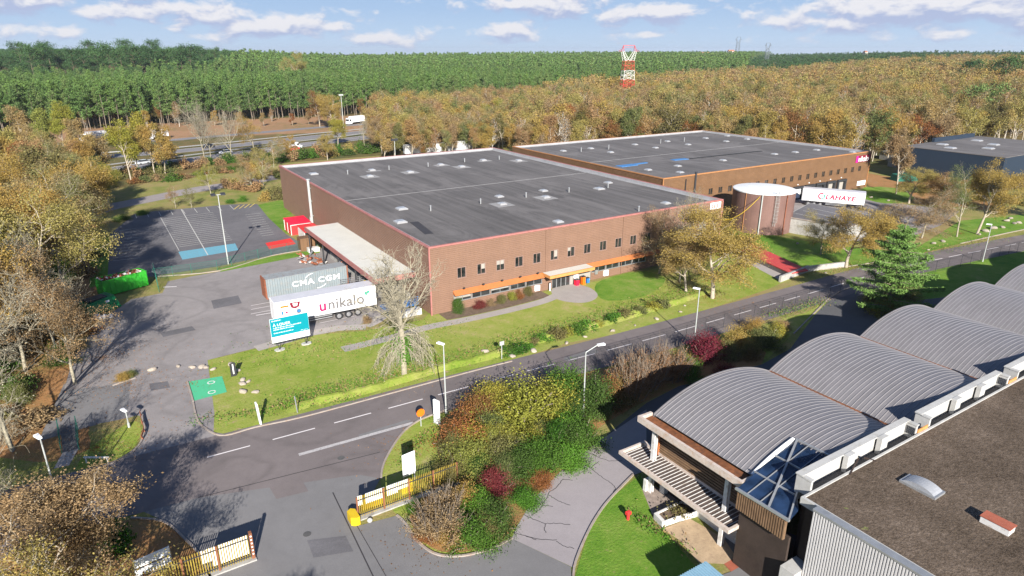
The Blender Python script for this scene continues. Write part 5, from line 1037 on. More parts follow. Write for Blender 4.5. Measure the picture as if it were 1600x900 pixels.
for x in (.15, (q2 - q).length - .15): MB().box(x - .05, x + .05, -.04, .04, 0, .547).build('post', 'white dirty', t)
t = thing('guard_rail', 'rusty curved guard rail along the entrance corner', 'guard rail'); b = MB(); pp = smooth_poly([tuple(P(*p))[:2] for p in [(220, 650), (222, 662), (226, 676), (222, 690)]], False, 4)
for a, c in zip(pp[:-1], pp[1:]): b.bar((*a, .5), (*c, .5), .06, .25)
b.build('rail', 'rust', t)
for i in (0, 4, 8, 11): MB().box(pp[i][0] - .05, pp[i][0] + .05, pp[i][1] - .05, pp[i][1] + .05, 0, .4).build('post', 'rust', t)
# entrance bins and bollards by the first warehouse's door
for (x, y, w_, h_, m_, nm, lab, cat) in ((25.2, -1.2, .55, 1.3, 'orange', 'litter_bin', 'tall orange bin right of the entrance doors', 'bin'), (24.1, -1.0, .6, .9, 'bright red', 'litter_bin', 'pinkish red bin just beside the entrance doors', 'bin'), (26.3, -.9, .5, .8, 'leaflet blue', 'litter_bin', 'small blue bin against the wall right of the entrance', 'bin'), (19.3, -.7, .15, 1.3, 'plain white', 'bollard', 'white bollard left of the entrance doors', 'bollard')):
    t = thing(nm, lab, cat, (x, y, 0)); MB().box(0, w_, 0, w_, 0, h_, 0, .04).build('body', m_, t); MB().box(-.03, w_ + .03, -.03, w_ + .03, h_ + .002, h_ + .08).build('lid', 'dark metal', t)
# long red-roofed walkway
rw = thing('covered_walkway', 'long low walkway with a red tiled roof crossing the lawn to the street', 'walkway')
A_, B_ = Vector((62.0, 2.0, 0)), Vector((59.4, -14.6, 0)); d = (B_ - A_).normalized(); s_ = Vector((-d.y, d.x, 0))
q = [P(1157, 391, .9), P(1236, 427, .9), P(1263, 422, .9), P(1172, 379, .9)]
b = MB(); b.hexa([p - Vector((0, 0, .15)) for p in q], q); b.build('roof', 'red tile', rw)
m1, m2 = (q[0] + Vector((.3, 0, 0))), (q[1] + Vector((.3, 0, 0))); b = MB(); b.bar((m1.x, m1.y, .37), (m2.x, m2.y, .37), .25, .72); b.build('wall', 'concrete', rw)
b = MB(); w1_, w2_ = P(1262, 424), P(1218, 441); b.bar((w1_.x, w1_.y, .5), (w2_.x, w2_.y, .5), .35, 1.0); w3_ = P(1320, 417); b.bar((w1_.x, w1_.y, .45), (w3_.x, w3_.y, .45), .35, .9); b.build('end_wall', 'concrete', rw)
sheet('walkway_path', [(1160, 397), (1232, 433), (1218, 438), (1150, 402)], .034, 'path concrete')
# boulders
def rock_mesh(seed, s):
    bm = bmesh.new(); bmesh.ops.create_icosphere(bm, subdivisions=2, radius=1.0); r_ = random.Random(seed)
    k = [Vector((r_.uniform(-1, 1), r_.uniform(-1, 1), r_.uniform(-1, 1))).normalized() for _ in range(7)]; a = [r_.uniform(.62, .9) for _ in k]
    for v in bm.verts:
        for kk, aa in zip(k, a):
            dd_ = v.co.dot(kk)
            if dd_ > aa: v.co -= kk * (dd_ - aa)
        v.co.z = v.co.z * .6 + .35; v.co *= s; v.co.x *= 1.25; v.co.z = max(v.co.z, -.02)
    me = bpy.data.meshes.new('boulder'); bm.to_mesh(me); bm.free(); me.materials.append(M['rock']); return me
rocks = [rock_mesh(i, 1.0) for i in range(5)]
RK = [(238, 579, .55, 'large pale boulder at the yard end of the entrance road'), (279, 573, .4, ''), (300, 575, .45, ''), (316, 574, .5, ''), (322, 575, .4, ''), (333, 578, .4, ''), (362, 571, .6, 'flat topped boulder behind the dark stele'), (371, 580, .4, ''), (380, 594, .4, ''), (379, 601, .5, ''), (388, 597, .35, ''), (380, 613, .6, 'largest boulder on the lawn left of the ditch'), (399, 614, .45, ''),
      (834, 549, .55, ''), (800, 558, .5, ''), (885, 537, .4, ''), (914, 527, .35, ''), (957, 518, .45, ''), (1026, 499, .4, ''), (1063, 488, .3, ''), (992, 509, .25, ''), (758, 550, .55, ''), (1246, 381, .4, ''), (1210, 433, .3, ''), (1459, 381, .5, ''), (1473, 378, .6, ''), (1450, 391, .35, ''), (1530, 367, .5, ''), (1540, 362, .8, ''), (1552, 358, .9, ''), (1566, 356, .6, ''), (1573, 346, .8, ''), (1585, 350, .6, ''), (1592, 349, .7, ''), (1579, 342, .6, ''), (1290, 427, .3, ''), (1361, 309, .6, ''), (1388, 314, .5, ''), (640, 549, .25, ''), (530, 623, .2, ''), (1490, 327, .5, ''), (1502, 328, .5, ''), (1452, 318, .6, ''), (1070, 478, .25, '')]
for i, (x, y, s_, lab) in enumerate(RK):
    q = P(x, y); o = bpy.data.objects.new('boulder', rocks[i % 5]); COL.objects.link(o); o.location = (q.x, q.y, 0.0); o.scale = (s_ * .8, s_ * (.6 + .05 * (i % 5)), s_ * .75); o.rotation_euler = (0, 0, i * 1.3)
    tag(o, lab or ('pale weathered boulder lying on the grass by the street and lawn edges' if x < 1200 else 'grey boulder in the line of stones on the right-hand verge'), 'boulder', None if lab else ('boulders along the lawn and ditch' if x < 1200 else 'boulders on the right verge'))

# ------------------------------------------------------------------ foliage and bark
def leafmat(name, palettes, trans=0.3, shade=0.45):
    """palettes: colours picked per tree; every leaf varies in brightness and a little in hue"""
    m = bpy.data.materials.new(name); m.use_nodes = True; t = NT(m.node_tree); t.n.clear(); out_ = t.add('ShaderNodeOutputMaterial')
    oi = t.add('ShaderNodeObjectInfo'); ge = t.add('ShaderNodeNewGeometry')
    n = len(palettes); rnd = oi.outputs['Random']
    wob = t.math('ADD', rnd, t.math('MULTIPLY', t.math('SUBTRACT', t.noise(ge.outputs['Position'], 0.35, 2.0), 0.5), 0.9))
    c = t.ramp(wob, [((i + 0.5) / n, p) for i, p in enumerate(palettes)])
    isl = ge.outputs['Random Per Island']
    k = t.ramp(isl, [(0.0, 1 - shade), (0.6, 1.0), (1.0, 1 + shade * 0.9)])
    c = t.mix(1.0, c, k, 'MULTIPLY')
    d = t.add('ShaderNodeBsdfDiffuse', i_0=c); tr = t.add('ShaderNodeBsdfTranslucent', i_0=t.mix(1.0, c, (1.0, 0.95, 0.6), 'MULTIPLY'))
    mx = t.add('ShaderNodeMixShader', i_0=trans); t.l.new(d.outputs[0], mx.inputs[1]); t.l.new(tr.outputs[0], mx.inputs[2]); t.l.new(mx.outputs[0], out_.inputs[0])
    MATS[name] = m; return m
leafmat('autumn leaves', [(0.34, 0.30, 0.10), (0.40, 0.31, 0.12), (0.38, 0.27, 0.115), (0.33, 0.26, 0.14), (0.22, 0.235, 0.09), (0.38, 0.245, 0.11)], 0.38, 0.4)
leafmat('golden leaves', [(0.38, 0.28, 0.085), (0.40, 0.26, 0.08), (0.34, 0.28, 0.09)], 0.36, 0.4)
leafmat('brown leaves', [(0.33, 0.22, 0.115), (0.31, 0.225, 0.125), (0.35, 0.22, 0.11)], 0.33)
leafmat('yellow green leaves', [(0.26, 0.27, 0.05), (0.32, 0.28, 0.05), (0.22, 0.24, 0.06)])
leafmat('olive leaves', [(0.14, 0.17, 0.06), (0.19, 0.19, 0.07), (0.17, 0.15, 0.06)])
leafmat('green leaves', [(0.055, 0.135, 0.022), (0.085, 0.17, 0.028), (0.07, 0.12, 0.03)])
leafmat('bright green leaves', [(0.09, 0.21, 0.03), (0.12, 0.24, 0.035)])
leafmat('burgundy leaves', [(0.16, 0.03, 0.045), (0.20, 0.05, 0.045)])
leafmat('orange leaves', [(0.27, 0.115, 0.045), (0.22, 0.14, 0.055), (0.15, 0.15, 0.05), (0.26, 0.13, 0.055)])
leafmat('litter leaves', [(0.30, 0.15, 0.06)])
leafmat('twig brown', [(0.27, 0.16, 0.09), (0.33, 0.19, 0.10)])
leafmat('pine needles', [(0.115, 0.20, 0.06), (0.15, 0.24, 0.065), (0.095, 0.16, 0.058), (0.155, 0.225, 0.075)], 0.2, 0.5)
leafmat('dark pine needles', [(0.05, 0.10, 0.04), (0.065, 0.125, 0.045)], 0.15, 0.35)
leafmat('cedar needles', [(0.12, 0.23, 0.055), (0.16, 0.27, 0.07)], 0.15, 0.4)
leafmat('lichen twigs', [(0.26, 0.25, 0.17), (0.30, 0.28, 0.20)], 0.0, 0.25)
mat('pale bark', (0.38, 0.33, 0.26), 0.9, 0.2, 1.5, dirt=(0.20, 0.17, 0.12)); mat('grey bark', (0.22, 0.18, 0.14), 0.9, 0.2, 1.5); mat('lichen bark', (0.30, 0.27, 0.20), 0.9, 0.25, 2.0, dirt=(0.16, 0.14, 0.10)); mat('pine bark', (0.23, 0.16, 0.12), 0.9, 0.2, 1.5)
mat('white bark', (0.50, 0.47, 0.42), 0.9, 0.15, 1.5)

def mesh_arrays(name, verts, quads, mats, mi=None):
    me = bpy.data.meshes.new(name); nq = len(quads)
    me.vertices.add(len(verts)); me.vertices.foreach_set('co', np.ascontiguousarray(verts, dtype=np.float32).ravel())
    me.loops.add(nq * 4); me.loops.foreach_set('vertex_index', np.ascontiguousarray(quads, dtype=np.int32).ravel())
    me.polygons.add(nq); me.polygons.foreach_set('loop_start', np.arange(0, nq * 4, 4, dtype=np.int32))
    for m in mats: me.materials.append(M[m])
    if mi is not None: me.polygons.foreach_set('material_index', np.ascontiguousarray(mi, dtype=np.int32))
    me.update(calc_edges=True); return me
def tubes(segs, sides=4):
    a = np.array(segs, dtype=float).reshape(-1, 8); p0, p1, r0, r1 = a[:, 0:3], a[:, 3:6], a[:, 6], a[:, 7]
    d = p1 - p0; d /= np.linalg.norm(d, axis=1, keepdims=True) + 1e-9
    ref = np.where(np.abs(d[:, 2:3]) > 0.9, np.array([[1., 0, 0]]), np.array([[0, 0, 1.]])); u = np.cross(d, ref); u /= np.linalg.norm(u, axis=1, keepdims=True) + 1e-9; v = np.cross(d, u)
    ring = []
    for p, r in ((p0, r0), (p1, r1)):
        for i in range(sides): t = 2 * math.pi * i / sides; ring.append(p + (u * math.cos(t) + v * math.sin(t)) * r[:, None])
    V = np.stack(ring, 1).reshape(-1, 3); n = len(a); base = (np.arange(n) * 2 * sides)[:, None]
    Q = np.concatenate([base + np.array([[i, (i + 1) % sides, sides + (i + 1) % sides, sides + i]]) for i in range(sides)], 0)
    return V, Q
def leaves(c, size, rng, up=0.0, flat=0.62, jit=0.35, out=None):
    n = len(c); nrm = rng.normal(size=(n, 3)); nrm[:, 2] += up
    if out is not None: nrm += out
    nrm /= np.linalg.norm(nrm, axis=1, keepdims=True); t = np.cross(nrm, rng.normal(size=(n, 3))); t /= np.linalg.norm(t, axis=1, keepdims=True); b = np.cross(nrm, t)
    s = (size * (1 + jit * rng.uniform(-1, 1, n)))[:, None] / 2
    V = np.stack([c - t * s, c - b * s * flat, c + t * s, c + b * s * flat], 1).reshape(-1, 3); Q = np.arange(n * 4).reshape(-1, 4); return V, Q
def skeleton(rng, H, r, spec):
    """spec: dict(trunk, limbs, lens, angs, kids, trop, curve) -> segments and twig points"""
    segs, tips = [], []
    def grow(p, d, L, r, lv, stopr):
        ns = spec['ns'][lv]; kids = spec['kids'][lv] if lv < len(spec['kids']) else 0
        pts = [p]; ds = [d]
        for i in range(ns):
            d = d + rng.normal(size=3) * spec['curve'][lv] + np.array([0, 0, spec['trop'][lv]]); d = d / np.linalg.norm(d)
            q = p + d * L / ns; ra = r * (1 - i / ns * 0.75); rb = r * (1 - (i + 1) / ns * 0.75); segs.append((*p, *q, max(ra, .012), max(rb, .010))); p = q; pts.append(p); ds.append(d)
        if kids == 0:
            for q in pts[1:]: tips.append(q)
            return
        for k in range(kids):
            t = spec['t0'][lv] + (1 - spec['t0'][lv]) * (k + rng.uniform(0, 1)) / kids; x = min(t, .999) * ns; i = int(x); q = pts[i] + (pts[i + 1] - pts[i]) * (x - i)
            dd = ds[i + 1]; ax = np.cross(dd, rng.normal(size=3)); ax /= np.linalg.norm(ax) + 1e-9; a = R(spec['ang'][lv] + rng.uniform(-12, 12)); nd = dd * math.cos(a) + np.cross(ax, dd) * math.sin(a)
            grow(q, nd / np.linalg.norm(nd), L * spec['len'][lv] * rng.uniform(.75, 1.2) * (1.15 - 0.5 * t * spec.get('cone', 0.5)), r * .5 * (1.15 - .5 * t), lv + 1, 0)
        if lv > 0: tips.append(pts[-1])
    grow(np.zeros(3), np.array([0, 0, 1.]), H, r, 0, 0)
    return segs, np.array(tips)
def proto(name, seed, H, r, spec, nleaf, lsize, sigma, leafm, bark, up=0.0, sides=5, squash=(1, 1, .8), keep=1.0, twigs=None):
    rng = np.random.default_rng(seed); segs, tips = skeleton(rng, H, r, spec)
    VT, QT = tubes(segs, sides); VL = QL = None
    if nleaf:
        if keep < 1: tips = tips[rng.uniform(size=len(tips)) < keep]
        idx = rng.integers(0, len(tips), nleaf); c = tips[idx] + rng.normal(size=(nleaf, 3)) * sigma * np.array(squash); c = c[c[:, 2] > 0.3]
        cen = np.array([0, 0, H * .55]); o_ = c - cen; o_ /= np.linalg.norm(o_, axis=1, keepdims=True)
        VL, QL = leaves(c, lsize, rng, up, out=o_ * 0.6)
    return dict(name=name, VT=VT, QT=QT, VL=VL, QL=QL, leaf=leafm, bark=bark, H=H)
def proto_thing(p, name, label, cat, group=None, crown='crown', leafm=None):
    t = thing(name, label, cat, (0, 0, -500), 0, group)
    tr = bpy.data.objects.new('trunk', p.get('tm') or mesh_arrays('trunk', p['VT'], p['QT'], [p['bark']])); p['tm'] = tr.data; COL.objects.link(tr); tr.parent = t
    if p['VL'] is not None:
        cm = mesh_arrays(crown, p['VL'], p['QL'], [leafm or p['leaf']]); cr = bpy.data.objects.new(crown, cm); COL.objects.link(cr); cr.parent = t
    return t
def proto_merged(p, leafm=None):
    VT, QT = p['VT'], p['QT']
    if p['VL'] is None: return mesh_arrays('m', VT, QT, [p['bark']])
    V = np.concatenate([VT, p['VL']]); Q = np.concatenate([QT, p['QL'] + len(VT)]); mi = np.r_[np.zeros(len(QT)), np.ones(len(p['QL']))]
    return mesh_arrays('m', V, Q, [p['bark'], leafm or p['leaf']], mi)
SP_BROAD = dict(ns=[5, 5, 4, 3], kids=[9, 7, 5], t0=[.26, .25, .2], ang=[52, 45, 42], len=[.52, .5, .5], trop=[.02, .10, .05, .0], curve=[.05, .13, .18, .2])
SP_TALL = dict(ns=[6, 4, 4, 3], kids=[14, 6, 4], t0=[.25, .25, .2], ang=[46, 42, 40], len=[.34, .5, .5], trop=[.02, .12, .06, .0], curve=[.04, .12, .18, .2], cone=.9)
SP_LOW = dict(ns=[5, 3, 3], kids=[10, 5], t0=[.28, .25], ang=[50, 45], len=[.46, .5], trop=[.02, .12, .05], curve=[.05, .13, .18])
PR = {}
PR['broad'] = [proto('broad', s, 12, .32, SP_BROAD, 40000, .19, .50, 'autumn leaves', 'pale bark') for s in (1, 2, 3)]
PR['thin'] = [proto('thin', s, 12.5, .28, SP_BROAD, 15000, .18, .45, 'brown leaves', 'lichen bark', keep=.55) for s in (4, 5)]
PR['tall'] = [proto('tall', s, 14, .26, SP_TALL, 13000, .32, .55, 'autumn leaves', 'pale bark', sides=4) for s in (6, 7, 8)]
PR['mid'] = [proto('mid', s, 13, .25, SP_LOW, 5600, .42, .75, 'autumn leaves', 'pale bark', sides=3) for s in (9, 10, 11, 12)]
PR['midthin'] = [proto('midthin', 13, 14, .22, SP_TALL, 2600, .42, .6, 'brown leaves', 'white bark', sides=3, keep=.5), proto('midbare', 14, 13, .22, SP_TALL, 700, .4, .6, 'brown leaves', 'white bark', sides=3, keep=.3)]
PR['far'] = [proto('far', s, 12.5, .25, dict(SP_LOW, kids=[8, 3]), 1000, .82, .95, 'autumn leaves', 'pale bark', sides=3) for s in (15, 16, 17)]
SP_BARE = dict(ns=[5, 6, 5, 4, 3], kids=[8, 8, 6, 4], t0=[.3, .2, .15, .15], ang=[42, 38, 36, 38], len=[.62, .48, .5, .55], trop=[.02, .10, .06, .02, .0], curve=[.05, .10, .13, .16, .2])
PR['bare'] = [proto('bare', s, 11.5, .27, SP_BARE, 900, .16, .3, 'lichen twigs', 'lichen bark', sides=3) for s in (18, 19)]
def pine(seed, H, crown0, rad, n, size, leafm='pine needles', umbrella=False, nb=26, bark='pine bark'):
    rng = np.random.default_rng(seed); segs = []; p = np.zeros(3); d = np.array([0, 0, 1.]); N = 8; pts = [p]
    for i in range(N): d = d + rng.normal(size=3) * .03; d /= np.linalg.norm(d); q = p + d * H / N; segs.append((*p, *q, .17 * (1 - .85 * i / N), .17 * (1 - .85 * (i + 1) / N))); p = q; pts.append(p)
    pts = np.array(pts); C = []
    for k in range(nb):
        t = crown0 + (1 - crown0) * (k + rng.uniform()) / nb; x = min(t * N, N - .01); i = int(x); b0 = pts[i] + (pts[i + 1] - pts[i]) * (x - i); a = rng.uniform(0, 6.283)
        u = (t - crown0) / (1 - crown0); L = rad * ((1 - u) ** .75 * (.60 + .70 * u ** .4) + .10) if not umbrella else rad * (0.35 + .75 * math.sin(math.pi * min(1, u * .75 + .2)))
        L *= rng.uniform(.7, 1.2); e = b0 + np.array([math.cos(a) * L, math.sin(a) * L, L * (.35 if not umbrella else .5) * rng.uniform(.3, 1.2)]); segs.append((*b0, *e, .05, .02))
        for j in range(3): C.append(b0 + (e - b0) * (0.45 + .28 * j))
    C.append(pts[-1]); C = np.array(C); idx = rng.integers(0, len(C), n); c = C[idx] + rng.normal(size=(n, 3)) * (rad * .17 if not umbrella else rad * .2) * np.array([1, 1, .75 if not umbrella else .5])
    VT, QT = tubes(segs, 4); VL, QL = leaves(c, size, rng, up=.9, flat=.5); return dict(name='pine', VT=VT, QT=QT, VL=VL, QL=QL, leaf=leafm, bark=bark, H=H)
PR['pine'] = [pine(s, h_, .30, r_, 1900, .52, bark='grey bark') for s, h_, r_ in ((20, 20, 2.5), (21, 18.5, 2.8), (22, 21, 2.3), (23, 19.5, 2.7), (33, 17.5, 2.6))]
PR['pinefar'] = [pine(s, h_, .40, 2.6, 300, 1.05, nb=12) for s, h_ in ((24, 20.5), (25, 18.5), (26, 19.5))]
PR['stone'] = [pine(s, 17, .62, 5.4, 2600, .6, 'dark pine needles', True, 22) for s in (27, 28, 29)]
PR['stonefar'] = [pine(s, 16, .55, 4.5, 420, 1.3, 'dark pine needles', True, 12) for s in (30, 31)]
PR['bushpine'] = [pine(32, 13, .2, 5.5, 9000, .42, 'pine needles', False, 44)]

def put(p, pos, rz, sc, z=None): return (pos, rz, sc)
ROOTS = {}
def plant(kind, i, name, label, pos, sc=1.0, rz=None, group=None, leafm=None, cat='tree', crown='crown'):
    p = PR[kind][i % len(PR[kind])]; key = (kind, i % len(PR[kind]), leafm)
    z = float(hgt(pos[0], pos[1])) - 0.05
    rz = random.uniform(0, 6.28) if rz is None else rz
    s3 = sc if isinstance(sc, tuple) else (sc, sc, sc)
    if key not in ROOTS:
        r = proto_thing(p, name, label, cat, group, crown, leafm); ROOTS[key] = r; r.location = (pos[0], pos[1], z); r.rotation_euler = (0, 0, rz); r.scale = s3; return r
    r = dup(ROOTS[key], (pos[0], pos[1], z), rz, label, None, s3); r.name = name
    if group: r['group'] = group
    elif 'group' in r: del r['group']
    r['category'] = cat
    return r

# ---- single trees near the camera
# old bare plane with a weeping skirt in front of the warehouse corner
def weeping(seed):
    rng = np.random.default_rng(seed); segs = []; tips = []
    def chain(p, d, L, r, ns, curve, trop, r_end=.25):
        out_ = [p]
        for i in range(ns):
            d = d + rng.normal(size=3) * curve + np.array([0, 0, trop]); d /= np.linalg.norm(d); q = p + d * L / ns; segs.append((*p, *q, max(.012, r * (1 - (1 - r_end) * i / ns)), max(.01, r * (1 - (1 - r_end) * (i + 1) / ns)))); p = q; out_.append(p)
        return out_, d
    tk_, d = chain(np.zeros(3), np.array([0, 0, 1.]), 8.0, .42, 8, .03, 0, .7)
    for k in range(13):      # upper limbs
        a = k * 2.4; b0 = tk_[6 + k % 3]; dd = np.array([math.cos(a) * .75, math.sin(a) * .75, .9 + .5 * (k % 3)]); dd /= np.linalg.norm(dd)
        lim, e = chain(b0, dd, rng.uniform(4.8, 7.2), .115, 7, .13, .10)
        for j in range(1, 8):
            for m_ in range(3):
                dd2 = e + rng.normal(size=3) * .75 + np.array([0, 0, .2]); tw, e2 = chain(lim[j], dd2 / np.linalg.norm(dd2), rng.uniform(.9, 2.1), .032, 4, .22, .10)
                for q in tw[1:]:
                    for _ in range(3): dd3 = e2 + rng.normal(size=3) * .9; chain(q, dd3 / np.linalg.norm(dd3), rng.uniform(.3, .9), .013, 2, .2, .05)
                    tips.append(q)
    for k in range(26):      # drooping skirt
        a = rng.uniform(0, 6.28); b0 = tk_[int(rng.integers(3, 7))]; dd = np.array([math.cos(a), math.sin(a), .35]); lim, e = chain(b0, dd / np.linalg.norm(dd), rng.uniform(2.4, 4.6), .05, 7, .07, -.22)
        for j in range(2, 8):
            for m_ in range(4): dd2 = e + rng.normal(size=3) * .5 + np.array([0, 0, -.5]); tw, e2 = chain(lim[j], dd2 / np.linalg.norm(dd2), rng.uniform(.7, 1.7), .018, 3, .15, -.12); tips += tw[1:]
    VT, QT = tubes(segs, 4); tips = np.array(tips); n = 2600; c = tips[rng.integers(0, len(tips), n)] + rng.normal(size=(n, 3)) * .14; VL, QL = leaves(c, .11, rng)
    n2 = 900; c2 = np.c_[rng.normal(size=n2) * .55, rng.normal(size=n2) * .55, rng.uniform(1.8, 5.0, n2)]; V2, Q2 = leaves(c2, .24, rng)
    return dict(name='w', VT=VT, QT=QT, VL=VL, QL=QL, leaf='lichen twigs', bark='lichen bark', H=14), (V2, Q2)
wp, (V2, Q2) = weeping(5); PR['weep'] = [wp]
q = P(632, 588); wt = plant('weep', 0, 'plane_tree', 'big leafless pale tree with drooping lower twigs in front of the warehouse corner', q, 1.0, 0.4, crown='twigs')
iv = bpy.data.objects.new('ivy', mesh_arrays('ivy', V2, Q2, ['bright green leaves'])); COL.objects.link(iv); iv.parent = wt
# cedar
def cedar(seed, H=12.5):
    rng = np.random.default_rng(seed); segs = [(0, 0, 0, 0, 0, H * .6, .28, .14), (0, 0, H * .6, .15, .1, H, .14, .03)]; C = []
    for k in range(42):
        t = .10 + .9 * (k / 42) ** .9; z = t * H * .97; a = k * 2.4 + rng.uniform(-.4, .4); L = (1 - t) ** .75 * 5.8 * rng.uniform(.6, 1.2) + .6; d = np.array([math.cos(a), math.sin(a), .42]); p = np.array([0, 0, z]); ns = 6
        for i in range(ns): d = d + np.array([0, 0, -.09 + .02 * i]) + rng.normal(size=3) * .05; d /= np.linalg.norm(d); q = p + d * L / ns; segs.append((*p, *q, .07 * (1 - i / ns) + .01, .07 * (1 - (i + 1) / ns) + .01)); C += [(q, d, i / ns, L)]; p = q
    pts = []
    for q, d, f, L in C:
        n = int(110 + 80 * L / 5); side = np.array([-d[1], d[0], 0]); w_ = .25 + .55 * (1 - f) * min(1, L / 3.5)
        pts.append(q + side * rng.normal(size=(n, 1)) * w_ + d * rng.uniform(-.5, .5, (n, 1)) + np.c_[np.zeros(n), np.zeros(n), -np.abs(rng.normal(size=n)) * .22])
    c = np.concatenate(pts); VT, QT = tubes(segs, 6); VL, QL = leaves(c, .27, rng, up=.8, flat=.35); return dict(name='cedar', VT=VT, QT=QT, VL=VL, QL=QL, leaf='cedar needles', bark='grey bark', H=H)
PR['cedar'] = [cedar(3, 13.0)]
plant('cedar', 0, 'cedar_tree', 'green cedar with long sweeping branches beside the gate gap and the vaulted roofs', P(1386, 492), (1.0, 1.0, 1.0))
SINGLE = [('broad', 0, (1113, 466), (1.12, 1.12, .72), 'golden leaves', 'large golden tree in front of the right end of the first warehouse'),
          ('broad', 2, (1072, 456), (.72, .72, .58), 'autumn leaves', 'dense rounded brown-gold tree pressed against the left of the large golden tree'),
          ('bare', 1, (1062, 441), (.72, .72, .80), None, 'half bare pale tree rising out of the golden tree by the warehouse'),
          ('thin', 0, (1030, 428), (.6, .6, .6), None, 'thin brown tree close to the warehouse wall under its right windows'),
          ('broad', 1, (1322, 418), (.95, .95, .60), 'golden leaves', 'yellow-leaved tree beside the street wall, left of the cedar'),
          ('thin', 1, (1282, 398), (.55, .55, .42), 'golden leaves', 'thinner golden tree in front of the concrete platform'),
          ('thin', 0, (1404, 388), (.85, .85, .48), 'brown leaves', 'wide brown thinning tree on the bank above the cedar'),
          ('thin', 1, (1440, 372), (.7, .7, .55), 'brown leaves', 'lower brown tree at the edge of the dock yard'),
          ('thin', 1, (1495, 370), (.62, .62, .72), 'olive leaves', 'sparse grey-green tree with a leaning trunk by the right verge'),
          ('broad', 2, (1526, 366), (.82, .82, .86), 'golden leaves', 'bright orange-gold tree on the right-hand verge'),
          ('broad', 0, (1650, 350), (.9, .9, .8), 'olive leaves', 'dull green tree cut off by the right edge'),
          ('broad', 1, (1420, 318), (.8, .8, .5), 'golden leaves', 'low spreading tree with bronze leaves in front of the navy building, left one'),
          ('broad', 2, (1466, 326), (.85, .85, .5), 'autumn leaves', 'low spreading tree with bronze leaves in front of the navy building, right one'),
          ('tall', 0, (1400, 303), (.75, .75, .92), 'brown leaves', 'tall brown tree with a dark trunk just right of the second warehouse'),
          ('bare', 0, (20, 705), (.95, .95, .9), None, 'bare lichen-covered tree at the left edge, nearer one'),
          ('bare', 1, (-30, 640), (.9, .9, .95), None, 'bare lichen-covered tree at the left edge, further one'),
          ('bare', 0, (90, 560), (.8, .8, .85), None, 'bare pale tree among brown thicket by the yard'),
          ('thin', 0, (118, 600), (.72, .72, .7), 'brown leaves', 'brown thinning tree overhanging the side yard'),
          ('thin', 1, (40, 580), (.8, .8, .8), 'brown leaves', 'brown thinning tree left of the side yard'),
          ('broad', 1, (95, 985), (.80, .80, .54), 'brown leaves', 'golden tree filling the bottom left corner'),
          ('thin', 0, (120, 1090), (.72, .72, .6), 'golden leaves', 'thin golden tree beside the corner tree at the bottom left'),
          ('broad', 2, (-60, 940), (.85, .85, .60), 'brown leaves', 'golden tree at the bottom left corner, the one cut by the left edge'),
          ('bare', 1, (30, 880), (.62, .62, .66), None, 'bare twiggy tree beside the lower left street lamp'),
          ('broad', 0, (335, 1420), (.62, .62, .5), 'autumn leaves', 'tree just below the bottom edge throwing its shadow on the apron')]
for kd, i, px, sc, lm, lab in SINGLE: plant(kd, i, 'bare_tree' if kd == 'bare' else 'broadleaf_tree', lab, P(*px), sc, None, None, lm if kd != 'bare' else None)
# the dense belt along the left edge
LB = [(-40, 330), (20, 318), (75, 330), (-20, 372), (50, 372), (100, 375), (-60, 420), (15, 425), (85, 420), (-30, 475), (45, 470), (100, 458), (-70, 540), (10, 530), (75, 515), (-130, 600), (-20, 590), (-140, 480), (-120, 400), (-110, 350), (118, 352), (-120, 690), (130, 395)]
for i, px in enumerate(LB):
    kd = ('broad', 'tall', 'broad', 'thin')[i % 4]; plant(kd, i, 'broadleaf_tree', ('golden', 'mixed tan and yellow', 'tan and yellow', 'dull brown', 'golden', 'olive')[i % 6] + ' tree in the dense belt along the left side of the yard', P(*px), random.uniform(.88, 1.08), None, 'autumn trees of the left belt', ('golden leaves', 'autumn leaves', 'autumn leaves', 'brown leaves', 'golden leaves', 'olive leaves')[i % 6])
